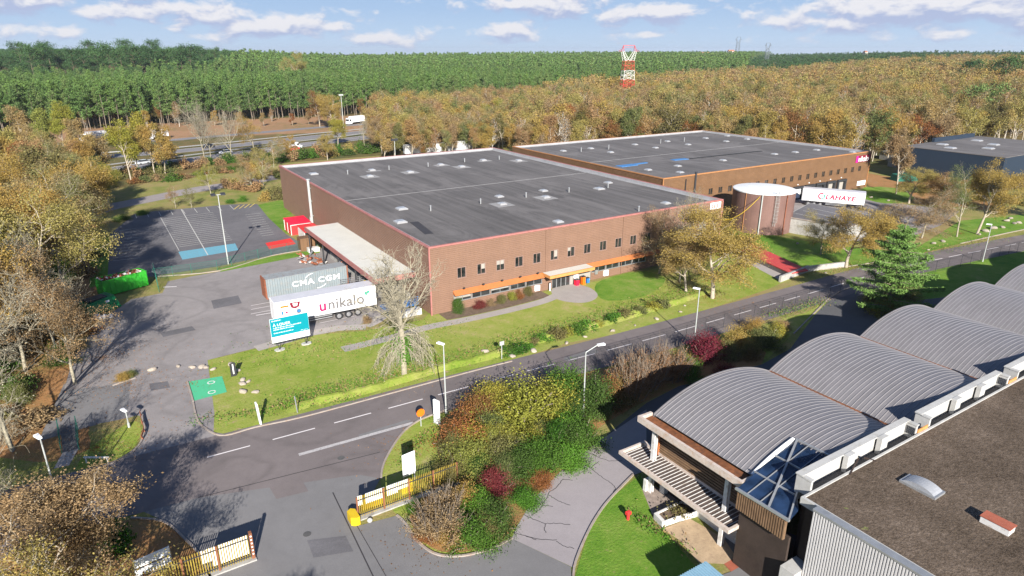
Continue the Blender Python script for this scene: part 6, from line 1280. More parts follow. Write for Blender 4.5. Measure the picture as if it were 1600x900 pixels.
# trees between car park, track and motorway
MT = [((140, 322), 'broad', .6, 'olive leaves'), ((170, 318), 'broad', .5, 'yellow green leaves'), ((120, 300), 'tall', .7, 'autumn leaves'), ((60, 285), 'tall', .8, 'autumn leaves'), ((10, 290), 'tall', .85, 'autumn leaves'), ((165, 290), 'tall', .75, 'autumn leaves'), ((205, 283), 'tall', .85, 'yellow green leaves'), ((242, 273), 'tall', .8, 'golden leaves'), ((258, 271), 'tall', .72, 'golden leaves'), ((215, 270), 'tall', .9, 'yellow green leaves'),
      ((320, 252), 'bare', .95, None), ((330, 250), 'bare', .8, None), ((362, 249), 'bare', .8, None), ((398, 240), 'thin', .7, 'golden leaves'), ((330, 306), 'thin', .4, 'yellow green leaves'), ((395, 300), 'thin', .45, 'autumn leaves'), ((412, 290), 'thin', .5, 'autumn leaves'), ((428, 262), 'thin', .5, 'autumn leaves'), ((455, 250), 'broad', .4, 'golden leaves'), ((512, 250), 'broad', .45, 'golden leaves'), ((528, 228), 'broad', .62, 'yellow green leaves'), ((500, 198), 'broad', .8, 'orange leaves'), ((520, 202), 'broad', .85, 'golden leaves'), ((570, 232), 'bare', .55, None), ((597, 240), 'broad', .62, 'brown leaves'),
      ((600, 216), 'tall', .7, 'golden leaves'), ((632, 208), 'tall', .8, 'autumn leaves'), ((662, 210), 'broad', .7, 'autumn leaves'), ((700, 208), 'tall', .8, 'golden leaves'), ((738, 212), 'broad', .65, 'yellow green leaves'), ((772, 214), 'broad', .75, 'yellow green leaves'), ((806, 214), 'tall', .8, 'golden leaves'), ((300, 325), 'thin', .25, 'olive leaves'), ((275, 325), 'thin', .25, 'brown leaves'), ((75, 250), 'tall', .9, 'yellow green leaves'), ((40, 245), 'tall', .9, 'autumn leaves'), ((100, 235), 'tall', .9, 'yellow green leaves'), ((-30, 250), 'tall', .9, 'orange leaves'), ((135, 262), 'tall', .8, 'autumn leaves')]
for i, (px, kd, sc, lm) in enumerate(MT):
    far_ = P(*px); plant(kd, i, 'bare_tree' if kd == 'bare' else 'broadleaf_tree', ('pale bare tree standing at the motorway edge' if kd == 'bare' else {'autumn leaves': 'tan', 'golden leaves': 'golden', 'brown leaves': 'brown', 'olive leaves': 'olive', 'orange leaves': 'rusty orange', 'yellow green leaves': 'yellow-green'}[lm] + ' tree of the loose row beside the motorway'), far_, sc * 1.1, None, 'bare trees at the motorway' if kd == 'bare' else 'trees along the motorway', lm)
for i in range(26):
    x = -20 + 25 * i; bg_s = (.62 if x < 300 or x > 500 else .40) * random.uniform(.8, 1.15); plant('tall' if i % 3 else 'midthin', i, 'broadleaf_tree', ('small' if bg_s < .5 else 'mid-sized') + ' autumn tree on the heath between motorway and pine plantation', P(x + random.uniform(-9, 9), 200 - x * .018 + random.uniform(-4, 5)), bg_s, None, 'autumn trees on the heath', ('brown leaves', 'autumn leaves', 'golden leaves', 'orange leaves')[i % 4] if i % 3 else None)
bp = plant('bushpine', 0, 'pine_tree', 'broad bushy pine standing in front of the pine wood, taller than the orange trees', POL(622, 330), 1.0); plant('bushpine', 0, 'pine_tree', 'smaller leaning pine beside the broad bushy pine', POL(642, 285), .8)

# ---- woods
def headingpx(x, y):
    a = np.arctan2(x - CAM.x, y - CAM.y) - TH; a = (a + np.pi) % (2 * np.pi) - np.pi; return 800 + np.tan(np.clip(a, -1.4, 1.4)) * F_PX / math.cos(PITCH)
def pine_front(px): return np.interp(px, [-300, 0, 200, 400, 560, 700, 850, 1000, 1165, 1200], [345, 362, 368, 385, 388, 388, 450, 585, 745, 765])
def grid(d0, d1, sp, seed, p0=-180, p1=1780):
    """jittered points of the fan-shaped land seen beyond d0"""
    rng = np.random.default_rng(seed); out_ = []; d = d0
    while d < d1:
        s = sp * max(1.0, (d / 420.0)) ** .75; a0 = math.atan((p0 - 800) / F_PX * math.cos(PITCH)); a1 = math.atan((p1 - 800) / F_PX * math.cos(PITCH)); n = int((a1 - a0) * d / s)
        a = a0 + (np.arange(n) + rng.uniform(-.38, .38, n) + .5 * (int(d) % 2)) * s / d + TH; dd = d + rng.uniform(-.38, .38, n) * s; out_.append(np.c_[CAM.x + np.sin(a) * dd, CAM.y + np.cos(a) * dd, dd, np.full(n, s / sp)]); d += s * .9
    return np.concatenate(out_)
def stuff(name, label, cat, pts, scales, meshes, seed=0):
    """one object whose points carry copies of a few tree meshes"""
    me = bpy.data.meshes.new(name); me.vertices.add(len(pts)); me.vertices.foreach_set('co', np.c_[pts[:, 0], pts[:, 1], hgt(pts[:, 0], pts[:, 1])].astype(np.float32).ravel())
    at = me.attributes.new('sc', 'FLOAT', 'POINT'); at.data.foreach_set('value', scales.astype(np.float32))
    o = bpy.data.objects.new(name, me); COL.objects.link(o); tag(o, label, cat, None, 'stuff')
    pc = bpy.data.collections.new(name + '_source')
    for i, m_ in enumerate(meshes): so_ = bpy.data.objects.new(f'{name}_source', m_); pc.objects.link(so_)
    ng = bpy.data.node_groups.new(name, 'GeometryNodeTree'); ng.interface.new_socket('Geometry', in_out='INPUT', socket_type='NodeSocketGeometry'); ng.interface.new_socket('Geometry', in_out='OUTPUT', socket_type='NodeSocketGeometry')
    n, l = ng.nodes, ng.links; gi, go = n.new('NodeGroupInput'), n.new('NodeGroupOutput'); ci = n.new('GeometryNodeCollectionInfo'); ci.inputs[0].default_value = pc; ci.inputs['Separate Children'].default_value = True; ci.inputs['Reset Children'].default_value = True
    ip = n.new('GeometryNodeInstanceOnPoints'); l.new(gi.outputs[0], ip.inputs['Points']); l.new(ci.outputs[0], ip.inputs['Instance']); ip.inputs['Pick Instance'].default_value = True
    ri = n.new('FunctionNodeRandomValue'); ri.data_type = 'INT'; [s_ for s_ in ri.inputs if s_.type == 'INT' and s_.name == 'Max'][0].default_value = len(meshes) - 1; [s_ for s_ in ri.inputs if s_.name == 'Seed'][0].default_value = seed
    l.new([s_ for s_ in ri.outputs if s_.type == 'INT'][0], ip.inputs['Instance Index'])
    rr_ = n.new('FunctionNodeRandomValue'); rr_.data_type = 'FLOAT_VECTOR'; rr_.inputs[0].default_value = (0, 0, 0); rr_.inputs[1].default_value = (0, 0, 6.283); l.new(rr_.outputs[0], ip.inputs['Rotation'])
    na = n.new('GeometryNodeInputNamedAttribute'); na.data_type = 'FLOAT'; na.inputs[0].default_value = 'sc'; l.new([s_ for s_ in na.outputs if s_.type == 'VALUE'][0], ip.inputs['Scale'])
    l.new(ip.outputs[0], go.inputs[0]); md = o.modifiers.new('scatter', 'NODES'); md.node_group = ng; return o
rg = np.random.default_rng(11)
# pines
g = grid(335, 2900, 5.2, 1); px = headingpx(g[:, 0], g[:, 1]); fr = pine_front(px)
isp = (g[:, 2] > fr) & (px < 1165 + (g[:, 2] - 700) * .02) & (g[:, 2] < np.interp(px, [-200, 0, 330, 430, 600, 930, 1100], [625, 625, 670, 900, 1150, 1500, 3000]))
pp_ = g[isp]; depth = pp_[:, 2] - pine_front(headingpx(pp_[:, 0], pp_[:, 1])); order = np.argsort(depth + (pp_[:, 2] - 360) * .02)
front = pp_[order[:285]]; rest = pp_[order[285:]]
for i, r_ in enumerate(front): plant('pine', i, 'pine_tree', 'slender pale-trunked pine in the front rows of the pine plantation', (r_[0], r_[1]), float(rg.uniform(.88, 1.12)), None, 'pines in the front rows of the plantation')
far_ = rest[:, 2] > 640
stuff('pine_wood', 'dense bright green pine plantation stretching to the horizon', 'pine wood', rest[~far_], rg.uniform(.80, 1.13, (~far_).sum()), [proto_merged(p) for p in PR['pine']], 1)
stuff('distant_pine_wood', 'far pine plantation fading into the horizon', 'pine wood', rest[far_], rg.uniform(.84, 1.1, far_.sum()) * np.minimum(1.25, rest[far_][:, 3] ** .4), [proto_merged(p) for p in PR['pinefar']], 2)
# dark pines beyond the autumn wood on the right
g2 = grid(560, 2900, 8.0, 3, 1140, 1800); px = headingpx(g2[:, 0], g2[:, 1]); lim = np.interp(px, [1140, 1200, 1330, 1420, 1500, 1800], [770, 700, 760, 850, 950, 1000]); dk = g2[(px > 1165) & (g2[:, 2] > lim)]
stuff('dark_pine_wood', 'dark green pine wood beyond the autumn trees on the right', 'pine wood', dk, rg.uniform(.6, 1.05, len(dk)), [proto_merged(p) for p in PR['stonefar']] + [proto_merged(PR['pinefar'][0], 'dark pine needles')], 3)
g5 = grid(600, 2600, 8.0, 13, -180, 1100); px = headingpx(g5[:, 0], g5[:, 1]); g5 = g5[g5[:, 2] > np.interp(px, [-200, 0, 330, 430, 600, 930, 1100], [632, 632, 676, 905, 1155, 1505, 3000])]
stuff('umbrella_pine_wood', 'dark old pine wood rising behind the plantation along the skyline', 'pine wood', g5, rg.uniform(.5, .85, len(g5)) * np.minimum(1.2, g5[:, 3] ** .3), [proto_merged(p) for p in PR['stonefar']] + [proto_merged(PR['stone'][0])], 8)
# autumn wood
g3 = grid(150, 1400, 6.6, 5, 585, 1800); px = headingpx(g3[:, 0], g3[:, 1]); X, Y = g3[:, 0], g3[:, 1]
ok = (g3[:, 2] < np.minimum(pine_front(px) - 8, 5000)) | (px > 1165); lim = np.interp(px, [1140, 1200, 1330, 1420, 1500, 1800], [770, 700, 760, 850, 950, 1000]); ok &= (px < 1165) | (g3[:, 2] < lim)
ok &= np.where(X < 141, Y > np.where(X < 78, 124, 91), Y > 36) & ~((X > 152) & (X < 210) & (Y < 40) & (Y > -30)) & ~((X > 141) & (X < 162) & (Y < 60) & (Y > 25))
au = g3[ok]; au = au[np.argsort(au[:, 2])]
lm_c = ['autumn leaves', 'golden leaves', 'brown leaves', 'autumn leaves', 'olive leaves', 'orange leaves', 'autumn leaves', 'golden leaves']
NI = 215
LW = {'autumn leaves': 'mixed tan and yellow', 'golden leaves': 'golden-leaved', 'brown leaves': 'dull brown', 'olive leaves': 'olive-green', 'orange leaves': 'rusty orange', 'yellow green leaves': 'yellow-green', 'green leaves': 'dark green', 'bright green leaves': 'fresh green', None: 'thin'}
for i, r_ in enumerate(au[:NI]):
    kd = 'midthin' if rg.uniform() < .22 else ('tall' if r_[2] < 235 else 'mid'); wrd = 'sparse white-barked' if kd == 'midthin' else LW[lm_c[i % 8]]; plant(kd, i, 'broadleaf_tree', wrd + ' tree at the near edge of the wide wood behind the warehouses', (r_[0], r_[1]), float(rg.uniform(.72, 1.12)) * (.76 if headingpx(r_[0], r_[1]) < 860 else .9), None, 'near trees of the autumn wood', lm_c[i % 8] if kd != 'midthin' else None)
rest = au[NI:]; fm_ = rest[:, 2] > 430
near_py = lambda q_: np.where(headingpx(q_[:, 0], q_[:, 1]) < 860, .82, .94) * np.where((headingpx(q_[:, 0], q_[:, 1]) > 930) & (headingpx(q_[:, 0], q_[:, 1]) < 1030) & (q_[:, 2] > 230) & (q_[:, 2] < 500), .72, 1.0)
stuff('autumn_wood', 'wide golden-brown autumn wood behind the warehouses', 'autumn wood', rest[~fm_], rg.uniform(.72, 1.15, (~fm_).sum()) * near_py(rest[~fm_]), [proto_merged(p) for p in PR['mid']] + [proto_merged(PR['mid'][0], 'golden leaves'), proto_merged(PR['mid'][1], 'brown leaves'), proto_merged(PR['midthin'][0]), proto_merged(PR['midthin'][1]), proto_merged(PR['midthin'][0], 'autumn leaves'), proto_merged(PR['mid'][2], 'olive leaves')], 4)
stuff('distant_autumn_wood', 'far part of the autumn wood rising to the right horizon', 'autumn wood', rest[fm_], rg.uniform(.75, 1.12, fm_.sum()) * near_py(rest[fm_]) * rest[fm_][:, 3] ** .2, [proto_merged(p) for p in PR['far']] + [proto_merged(PR['far'][0], 'golden leaves'), proto_merged(PR['far'][1], 'brown leaves')], 5)
# wood left of the car park, seen between motorway and pines at the far left
g4 = grid(175, 345, 8.0, 6, -180, 95); k4 = g4[(g4[:, 2] < 215)]
for i, r_ in enumerate(k4[:24]): plant('tall', i, 'broadleaf_tree', 'autumn tree in the far part of the left belt, towards the motorway', (r_[0], r_[1]), float(rg.uniform(.75, 1.0)), None, 'far trees of the left belt', lm_c[i % 8])
# old tall pines on the skyline: left, and on the right rise
for i, (px_, d_, s_) in enumerate([(12, 640, 1.0), (45, 620, 1.45), (66, 640, 1.35), (90, 660, 1.1), (108, 610, 1.4), (128, 650, 1.15), (150, 640, 1.2), (170, 600, 1.6), (186, 650, 1.25), (207, 620, 1.45), (222, 640, 1.3), (234, 615, 1.45), (254, 630, 1.3), (270, 660, 1.15), (280, 620, 1.4), (296, 625, 1.45), (315, 700, 1.1), (335, 720, 1.05), (30, 690, 1.2), (75, 700, 1.2), (140, 700, 1.25), (195, 700, 1.3), (245, 700, 1.3), (-20, 640, 1.2), (-60, 650, 1.2), (355, 740, 1.0), (120, 560, .95), (60, 570, .95), (200, 570, .95), (260, 590, .95), (20, 580, 1.0)]):
    plant('stone', i, 'umbrella_pine', 'tall dark umbrella pine standing above the plantation on the left skyline', POL(px_, d_ + 45), (s_ * 1.0, s_ * 1.0, s_ * 1.27), None, 'umbrella pines on the left skyline')
for i, (px_, d_, s_, lab) in enumerate([(1520, 520, 1.25, 'broad dark umbrella pine on the right skyline, left of the biggest'), (1575, 500, 1.4, 'biggest dark umbrella pine on the right skyline'), (1440, 640, 1.1, 'dark umbrella pine on the right skyline where the green wood ends'), (1552, 330, 1.15, 'lone green umbrella pine rising out of the autumn wood, upper right'), (1620, 540, 1.3, 'umbrella pine cut by the right edge of the skyline'), (1480, 600, 1.0, 'smaller umbrella pine on the right skyline between its neighbours')]): plant('stone', i, 'umbrella_pine', lab, POL(px_, d_), s_, None, None, 'pine needles' if i == 3 else None)
plant('broad', 0, 'broadleaf_tree', 'lone rusty orange tree rising out of the green pine plantation', POL(462, 600), 1.75, None, None, 'autumn leaves')

# ------------------------------------------------------------------ shrubs
def bush(seed, n, size, upright=False, low=False):
    rng = np.random.default_rng(seed); segs = []; C = []
    for k in range(26 if not upright else 46):
        a = rng.uniform(0, 6.28); el_ = rng.uniform(.15, 1.5) if not upright else rng.uniform(.95, 1.5); L = rng.uniform(.75, 1.0) * (1 if not upright else 1.15); d = np.array([math.cos(a) * math.cos(el_), math.sin(a) * math.cos(el_), math.sin(el_) * (1.0 if not low else .6)]); p = np.zeros(3)
        if upright: p = np.array([math.cos(a), math.sin(a), 0]) * rng.uniform(0, .5)
        for i in range(4): d2 = d + rng.normal(size=3) * .18; q = p + d2 * L / 4; segs.append((*p, *q, .02, .012)); p = q; C += [q] if i else []
        if upright:
            for _ in range(5): segs.append((*C[-2], *(C[-2] + d * .5 + rng.normal(size=3) * .13), .008, .006))
    C = np.array(C); c = C[rng.integers(0, len(C), n)] + rng.normal(size=(n, 3)) * (.15 if not upright else .11); c = c[c[:, 2] > .02]; o_ = c / (np.linalg.norm(c, axis=1, keepdims=True) + 1e-6)
    VT, QT = tubes(segs, 3); VL, QL = leaves(c, size, rng, .3, out=o_ * .8); return dict(name='bush', VT=VT, QT=QT, VL=VL, QL=QL, leaf='green leaves', bark='grey bark', H=1)
PR['bush'] = [bush(s, 13000, .048) for s in (41, 42, 43)]; PR['upright'] = [bush(s, 9000, .05, True) for s in (44, 45)]; PR['smallbush'] = [bush(s, 1500, .15) for s in (46, 47)]
SH = [((822, 672), 5.6, 4.0, 'bush', 'yellow green leaves', 'largest yellow-green shrub in the middle of the planting by the street'), ((775, 650), 3.4, 3.3, 'bush', 'yellow green leaves', 'yellow-green shrub left of the largest one, towards the street'), ((862, 650), 3.6, 3.4, 'bush', 'yellow green leaves', 'yellow-green shrub right of the largest one'),
      ((718, 705), 3.0, 3.2, 'bush', 'orange leaves', 'orange-red shrub nearest the street lamp at the kerb'), ((748, 668), 2.8, 3.2, 'bush', 'orange leaves', 'orange-red shrub between the yellow-green shrubs and the kerb'), ((730, 735), 2.6, 2.6, 'bush', 'yellow green leaves', 'yellow-green shrub above the slatted fence end'), ((780, 722), 2.8, 2.4, 'bush', 'olive leaves', 'dull olive shrub in front of the yellow-green ones'), ((815, 738), 2.6, 2.3, 'bush', 'green leaves', 'plain green shrub low in the planting, near the drive'),
      ((702, 752), 1.7, 1.8, 'bush', 'olive leaves', 'olive shrub tangled in the slatted fence'), ((769, 768), 1.75, 2.1, 'bush', 'burgundy leaves', 'round burgundy shrub above the green bushes'), ((850, 728), 3.0, 2.4, 'bush', 'green leaves', 'deep green shrub at the bend of the drive'), ((905, 700), 2.7, 2.6, 'bush', 'green leaves', 'deep green shrub nearest the shaded drive'), ((880, 690), 2.5, 2.4, 'bush', 'bright green leaves', 'fresh green shrub right of the largest yellow-green one'),
      ((880, 640), 3.3, 4.2, 'bush', 'green leaves', 'tall dark green shrub at the street fence, left one'), ((925, 648), 2.9, 3.8, 'bush', 'green leaves', 'tall dark green shrub at the street fence by the curved lamp'), ((955, 628), 2.5, 3.0, 'bush', 'orange leaves', 'rusty orange shrub right of the curved lamp'), ((985, 622), 2.4, 3.4, 'upright', 'twig brown', 'brown twiggy upright shrub, left of three'), ((1012, 605), 2.3, 3.3, 'upright', 'twig brown', 'brown twiggy upright shrub, middle of three'), ((1044, 594), 2.3, 3.1, 'upright', 'twig brown', 'brown twiggy upright shrub, right of three'),
      ((1102, 566), 2.9, 3.3, 'bush', 'burgundy leaves', 'big round burgundy shrub at the foot of the fence lamp'), ((1132, 588), 1.6, 1.4, 'bush', 'burgundy leaves', 'small reddish shrub below the big burgundy one'), ((1152, 545), 2.4, 2.6, 'bush', 'golden leaves', 'yellow shrub right of the big burgundy one'), ((1170, 558), 2.0, 1.8, 'bush', 'orange leaves', 'low orange shrub between the yellow and grey-green ones'), ((1196, 543), 2.6, 2.3, 'bush', 'olive leaves', 'grey-green shrub at the edge of the hall shade'), ((1180, 520), 1.8, 1.8, 'bush', 'golden leaves', 'yellow shrub close to the wire fence'), ((1222, 516), 1.6, 1.2, 'bush', 'brown leaves', 'low rusty shrub on the strip of grass near the gate gap'),
      ((688, 834), 2.6, 2.2, 'upright', 'brown leaves', 'wide brown twiggy shrub inside the kerb by the slatted fence'), ((722, 800), 2.0, 2.2, 'bush', 'golden leaves', 'yellowing shrub behind the brown twiggy one'), ((745, 802), 1.8, 2.0, 'bush', 'bright green leaves', 'fresh green shrub between burgundy and dark green ones'), ((775, 828), 2.0, 2.3, 'bush', 'green leaves', 'dark green shrub at the right end of the kerb island'), ((737, 852), 2.2, 2.2, 'bush', 'green leaves', 'dark green shrub touching the kerb at its tip'), ((718, 825), 1.3, 1.5, 'bush', 'bright green leaves', 'small fresh green shrub in the kerb island'), ((668, 842), 1.2, .9, 'bush', 'orange leaves', 'low orange plant at the kerb'), ((652, 800), .9, 1.0, 'bush', 'bright green leaves', 'small green shrub against the slatted fence'), ((700, 848), 1.3, 1.1, 'bush', 'golden leaves', 'low yellow plant near the kerb tip'),
      ((842, 757), 1.5, 1.1, 'bush', 'orange leaves', 'low orange clump on the edge of the drive'), ((815, 785), 1.8, 1.0, 'bush', 'bright green leaves', 'low bright green clump above the drive'),
      ((1360, 480), 2.4, 2.6, 'bush', 'olive leaves', 'pale olive shrub under the cedar, left one'), ((1408, 474), 3.4, 2.8, 'bush', 'olive leaves', 'pale olive shrub under the cedar, right one'), ((1378, 492), 2.6, 2.2, 'bush', 'yellow green leaves', 'yellowish shrub right at the foot of the cedar'),
      ((715, 489), 1.15, 2.0, 'bush', 'green leaves', 'round clipped bush at the left end of the window band'), ((750, 481), 1.3, 1.0, 'bush', 'burgundy leaves', 'reddish low shrub by the warehouse windows'), ((768, 477), .9, .9, 'bush', 'brown leaves', 'pale brown shrub by the warehouse windows'), ((784, 473), 1.1, 1.2, 'bush', 'olive leaves', 'round olive bush by the warehouse windows'), ((800, 469), .8, 1.3, 'bush', 'yellow green leaves', 'square-cut green bush by the warehouse windows'), ((812, 466), .9, 1.2, 'bush', 'orange leaves', 'orange-brown bush by the warehouse windows'), ((825, 462), 1.0, 1.4, 'bush', 'olive leaves', 'pale spiky shrub nearest the entrance'),
      ((614, 492), 1.5, 1.3, 'bush', 'green leaves', 'green bush behind the trunk of the bare tree'), ((573, 504), .8, 1.0, 'bush', 'brown leaves', 'brown bush at the corner of the trailer stand'), ((1440, 320), 1.9, 1.3, 'bush', 'brown leaves', 'brown dome-shaped bush beyond the dock yard'), ((1456, 316), 1.5, 1.1, 'bush', 'olive leaves', 'olive bush beside the brown dome-shaped one'), ((1408, 385), 1.4, 1.0, 'bush', 'green leaves', 'dark bush on the verge above the cedar'),
      ((195, 592), 1.3, .8, 'bush', 'golden leaves', 'yellowing plant on the small island at the yard entrance'), ((205, 589), .8, .8, 'bush', 'olive leaves', 'olive plant at the tip of the small island'), ((380, 315), 1.5, 1.3, 'bush', 'bright green leaves', 'green shrub behind the far edge of the car park'), ((360, 318), 1.6, 1.0, 'bush', 'bright green leaves', 'low green shrub near the mast top, beyond the car park'), ((222, 335), 1.8, .9, 'bush', 'bright green leaves', 'low bright shrub at the far left corner of the car park'), ((190, 345), 2.2, 1.2, 'bush', 'green leaves', 'shaded green shrub at the far left corner of the car park')]
for i, (px, r_, h_, kd, lm, lab) in enumerate(SH): plant(kd, i, 'shrub', lab, P(*px), (r_, r_ * .92, h_), None, None, lm, 'shrub', 'foliage')
def row(n, f, kd, label, group, rr, hh, lms, name='shrub'):
    for i in range(n):
        x, y = f(i / max(1, n - 1)); r_ = random.uniform(*rr); plant(kd, i, name, label, P(x + random.uniform(-6, 6), y + random.uniform(-2, 2)), (r_, r_, random.uniform(*hh)), None, group, random.choice(lms), 'shrub', 'foliage')
row(24, lambda t: (190 + 235 * t, 279 - 36 * t), 'smallbush', 'wild green and rusty shrub on the bank below the motorway', 'shrubs on the motorway bank', (2.0, 3.4), (1.8, 3.2), ['olive leaves', 'green leaves', 'olive leaves', 'brown leaves'])
row(16, lambda t: (215 + 200 * t, 288 - 28 * t), 'smallbush', 'low bramble-like shrub on the bank above the old track', 'low shrubs above the track', (1.8, 3.0), (1.0, 2.0), ['olive leaves', 'green leaves', 'orange leaves', 'brown leaves'])
row(22, lambda t: (425 + 220 * t, 254 - 24 * t), 'smallbush', 'mixed green and gold shrub behind the far wall of the first warehouse', 'shrubs behind the first warehouse', (2.2, 3.6), (2.2, 3.8), ['olive leaves', 'green leaves', 'golden leaves', 'brown leaves', 'green leaves'])
row(14, lambda t: (398 + 40 * math.sin(t * 9), 268 + 45 * t), 'smallbush', 'golden-brown thicket shrub left of the warehouse back corner', 'thicket at the back corner', (1.6, 2.8), (1.4, 2.8), ['golden leaves', 'brown leaves', 'olive leaves'])
row(16, lambda t: (790 + 240 * t, 552 - 74 * t), 'smallbush', 'ragged weed clump along the lawn ditch', 'weed clumps along the ditch', (.9, 1.8), (.5, 1.1), ['bright green leaves', 'green leaves', 'olive leaves', 'yellow green leaves'], 'weed_clump')
row(10, lambda t: (1430 + 170 * t, 300 + 20 * t), 'smallbush', 'dark green shrub in the shady strip before the navy building', 'shady shrubs before the navy building', (1.8, 2.8), (1.4, 2.2), ['green leaves', 'olive leaves'])
TK = [(random.uniform(-120, 128), random.uniform(440, 600)) for _ in range(34)] + [(random.uniform(-120, 70), random.uniform(600, 690)) for _ in range(14)] + [(random.uniform(60, 150), random.uniform(335, 440)) for _ in range(14)] + [(random.uniform(0, 190), random.uniform(850, 990)) for _ in range(8)]
for i, px in enumerate(TK): r_ = random.uniform(1.3, 2.8); plant('bush' if i % 2 else 'smallbush', i, 'shrub', ('brown', 'olive', 'golden', 'rusty', 'green')[i % 5] + ' undergrowth shrub below the trees of the left belt', P(*px), (r_, r_, random.uniform(1.0, 2.6)), None, 'undergrowth of the left belt', ['brown leaves', 'olive leaves', 'golden leaves', 'orange leaves', 'green leaves'][i % 5], 'shrub', 'foliage')

# ground litter and tufts
def scatter_quads(name, label, cat, regions, n, size, leafm, seed, zlo=.045, zhi=.08, up=2.5, flat=.6):
    rng = np.random.default_rng(seed); C = []
    for cx, cy, rx, ry, wgt in regions:
        k = int(n * wgt); a = rng.uniform(0, 6.283, k); rr_ = np.abs(rng.normal(size=k)) * .6; q = P(cx, cy); C.append(np.c_[q.x + np.cos(a) * rr_ * rx, q.y + np.sin(a) * rr_ * ry, rng.uniform(zlo, zhi, k)])
    V, Q = leaves(np.concatenate(C), size, rng, up, flat=flat); o = bpy.data.objects.new(name, mesh_arrays(name, V, Q, [leafm])); COL.objects.link(o); tag(o, label, cat, None, 'stuff')
scatter_quads('fallen_leaves', 'fallen orange and brown leaves strewn on lawns and kerbs under the trees', 'fallen leaves', [(1110, 462, 9, 8, .2), (632, 590, 5, 5, .08), (150, 700, 8, 7, .12), (640, 700, 5, 5, .06), (1322, 415, 8, 7, .14), (1500, 365, 12, 8, .14), (200, 600, 8, 7, .08), (680, 840, 4, 4, .05), (160, 560, 10, 10, .13), (830, 520, 14, 6, .05), (300, 600, 6, 6, .03)], 9000, .12, 'litter leaves', 9)
rng = np.random.default_rng(4); Cg = []
for (xa, ya, xb, yb, wd, k) in ((440, 640, 700, 572, 2.2, 2600), (700, 572, 1100, 455, 2.6, 3800), (300, 660, 560, 622, 1.2, 700), (420, 560, 700, 520, 6, 1500), (625, 730, 665, 680, .8, 300), (1270, 430, 1560, 372, 2.0, 1500), (1200, 495, 1290, 470, 1.6, 900), (985, 800, 1075, 868, .8, 300)):
    a_, b_ = P(xa, ya), P(xb, yb); t_ = rng.uniform(size=k); Cg.append(np.c_[a_.x + (b_.x - a_.x) * t_ + rng.normal(size=k) * wd * .5, a_.y + (b_.y - a_.y) * t_ + rng.normal(size=k) * wd * .5 + 1.2 * (wd > 2), rng.uniform(.05, .3, k)])
V, Q = leaves(np.concatenate(Cg), .20, rng, -.2, flat=.35); o = bpy.data.objects.new('grass_tufts', mesh_arrays('grass_tufts', V, Q, ['bright green leaves'])); COL.objects.link(o); tag(o, 'rough grass tufts and weeds along ditch, verges and kerbs', 'grass', None, 'stuff')
V, Q = leaves(np.concatenate(Cg)[::3] + np.array([.3, .2, 0]), .22, rng, .2, flat=.4); o = bpy.data.objects.new('dry_grass', mesh_arrays('dry_grass', V, Q, ['brown leaves'])); COL.objects.link(o); tag(o, 'straw-coloured dry weeds along the ditch and verges', 'grass', None, 'stuff')
V, Q = leaves(np.c_[rng.normal(size=260) * .5 + np.mean([p[0] for p in inn]), rng.normal(size=260) * .5 + np.mean([p[1] for p in inn]), rng.uniform(.42, .8, 260)], .18, rng); o = bpy.data.objects.new('planter_weeds', mesh_arrays('planter_weeds', V, Q, ['olive leaves'])); COL.objects.link(o); tag(o, 'sparse weeds growing in the white planter', 'weeds', None, 'stuff')

# ------------------------------------------------------------------ road vehicles on the motorway
def car(label, loc, rz, paintm, name='passenger_car', cat='car'):
    t = thing(name, label, cat, loc, rz); b = MB(); pr = [(0, .35), (0, .75), (.15, .85), (1.1, .95), (3.9, .95), (4.25, .8), (4.3, .4), (4.1, .28), (.2, .28)]
    n = len(pr); vs = [(x, -.86, z) for x, z in pr] + [(x, .86, z) for x, z in pr]; b.quads(vs, [tuple(range(n)), tuple(range(2 * n - 1, n - 1, -1))] + [(i, n + i, n + (i + 1) % n, (i + 1) % n) for i in range(n)])
    b.hexa([(1.5, -.62, 1.42), (3.2, -.62, 1.42), (3.2, .62, 1.42), (1.5, .62, 1.42)], [(1.6, -.58, 1.47), (3.1, -.58, 1.47), (3.1, .58, 1.47), (1.6, .58, 1.47)]); b.build('body', paintm, t, recalc=True)
    MB().hexa([(.95, -.80, .955), (4.0, -.80, .955), (4.0, .80, .955), (.95, .80, .955)], [(1.6, -.64, 1.417), (3.3, -.64, 1.417), (3.3, .64, 1.417), (1.6, .64, 1.417)]).build('windows', 'car glass', t)
    for x in (.8, 3.4):
        for s_ in (-1, 1): wheel(t, x, s_ * .70, .31, .18, s_)
    return t
def van(label, loc, rz):
    t = thing('van', label, 'van', loc, rz); pr = [(0, .4), (0, 1.1), (.9, 1.35), (1.7, 2.3), (1.9, 2.45), (5.6, 2.45), (5.7, 2.3), (5.7, .4)]; n = len(pr); b = MB(); vs = [(x, -.98, z) for x, z in pr] + [(x, .98, z) for x, z in pr]
    b.quads(vs, [tuple(range(n)), tuple(range(2 * n - 1, n - 1, -1))] + [(i, n + i, n + (i + 1) % n, (i + 1) % n) for i in range(n)]); b.build('body', 'lorry white', t, recalc=True)
    MB().hexa([(.98, -.88, 1.40), (1.0, .88, 1.40), (1.02, .88, 1.5), (1.0, -.88, 1.5)], [(1.55, -.82, 2.22), (1.55, .82, 2.22), (1.7, .82, 2.25), (1.7, -.82, 2.25)]).box(1.35, 2.5, -1.0, -.983, 1.45, 2.1).box(1.35, 2.5, .983, 1.0, 1.45, 2.1).build('windows', 'car glass', t)
    for x in (1.1, 4.5):
        for s_ in (-1, 1): wheel(t, x, s_ * .80, .36, .2, s_)
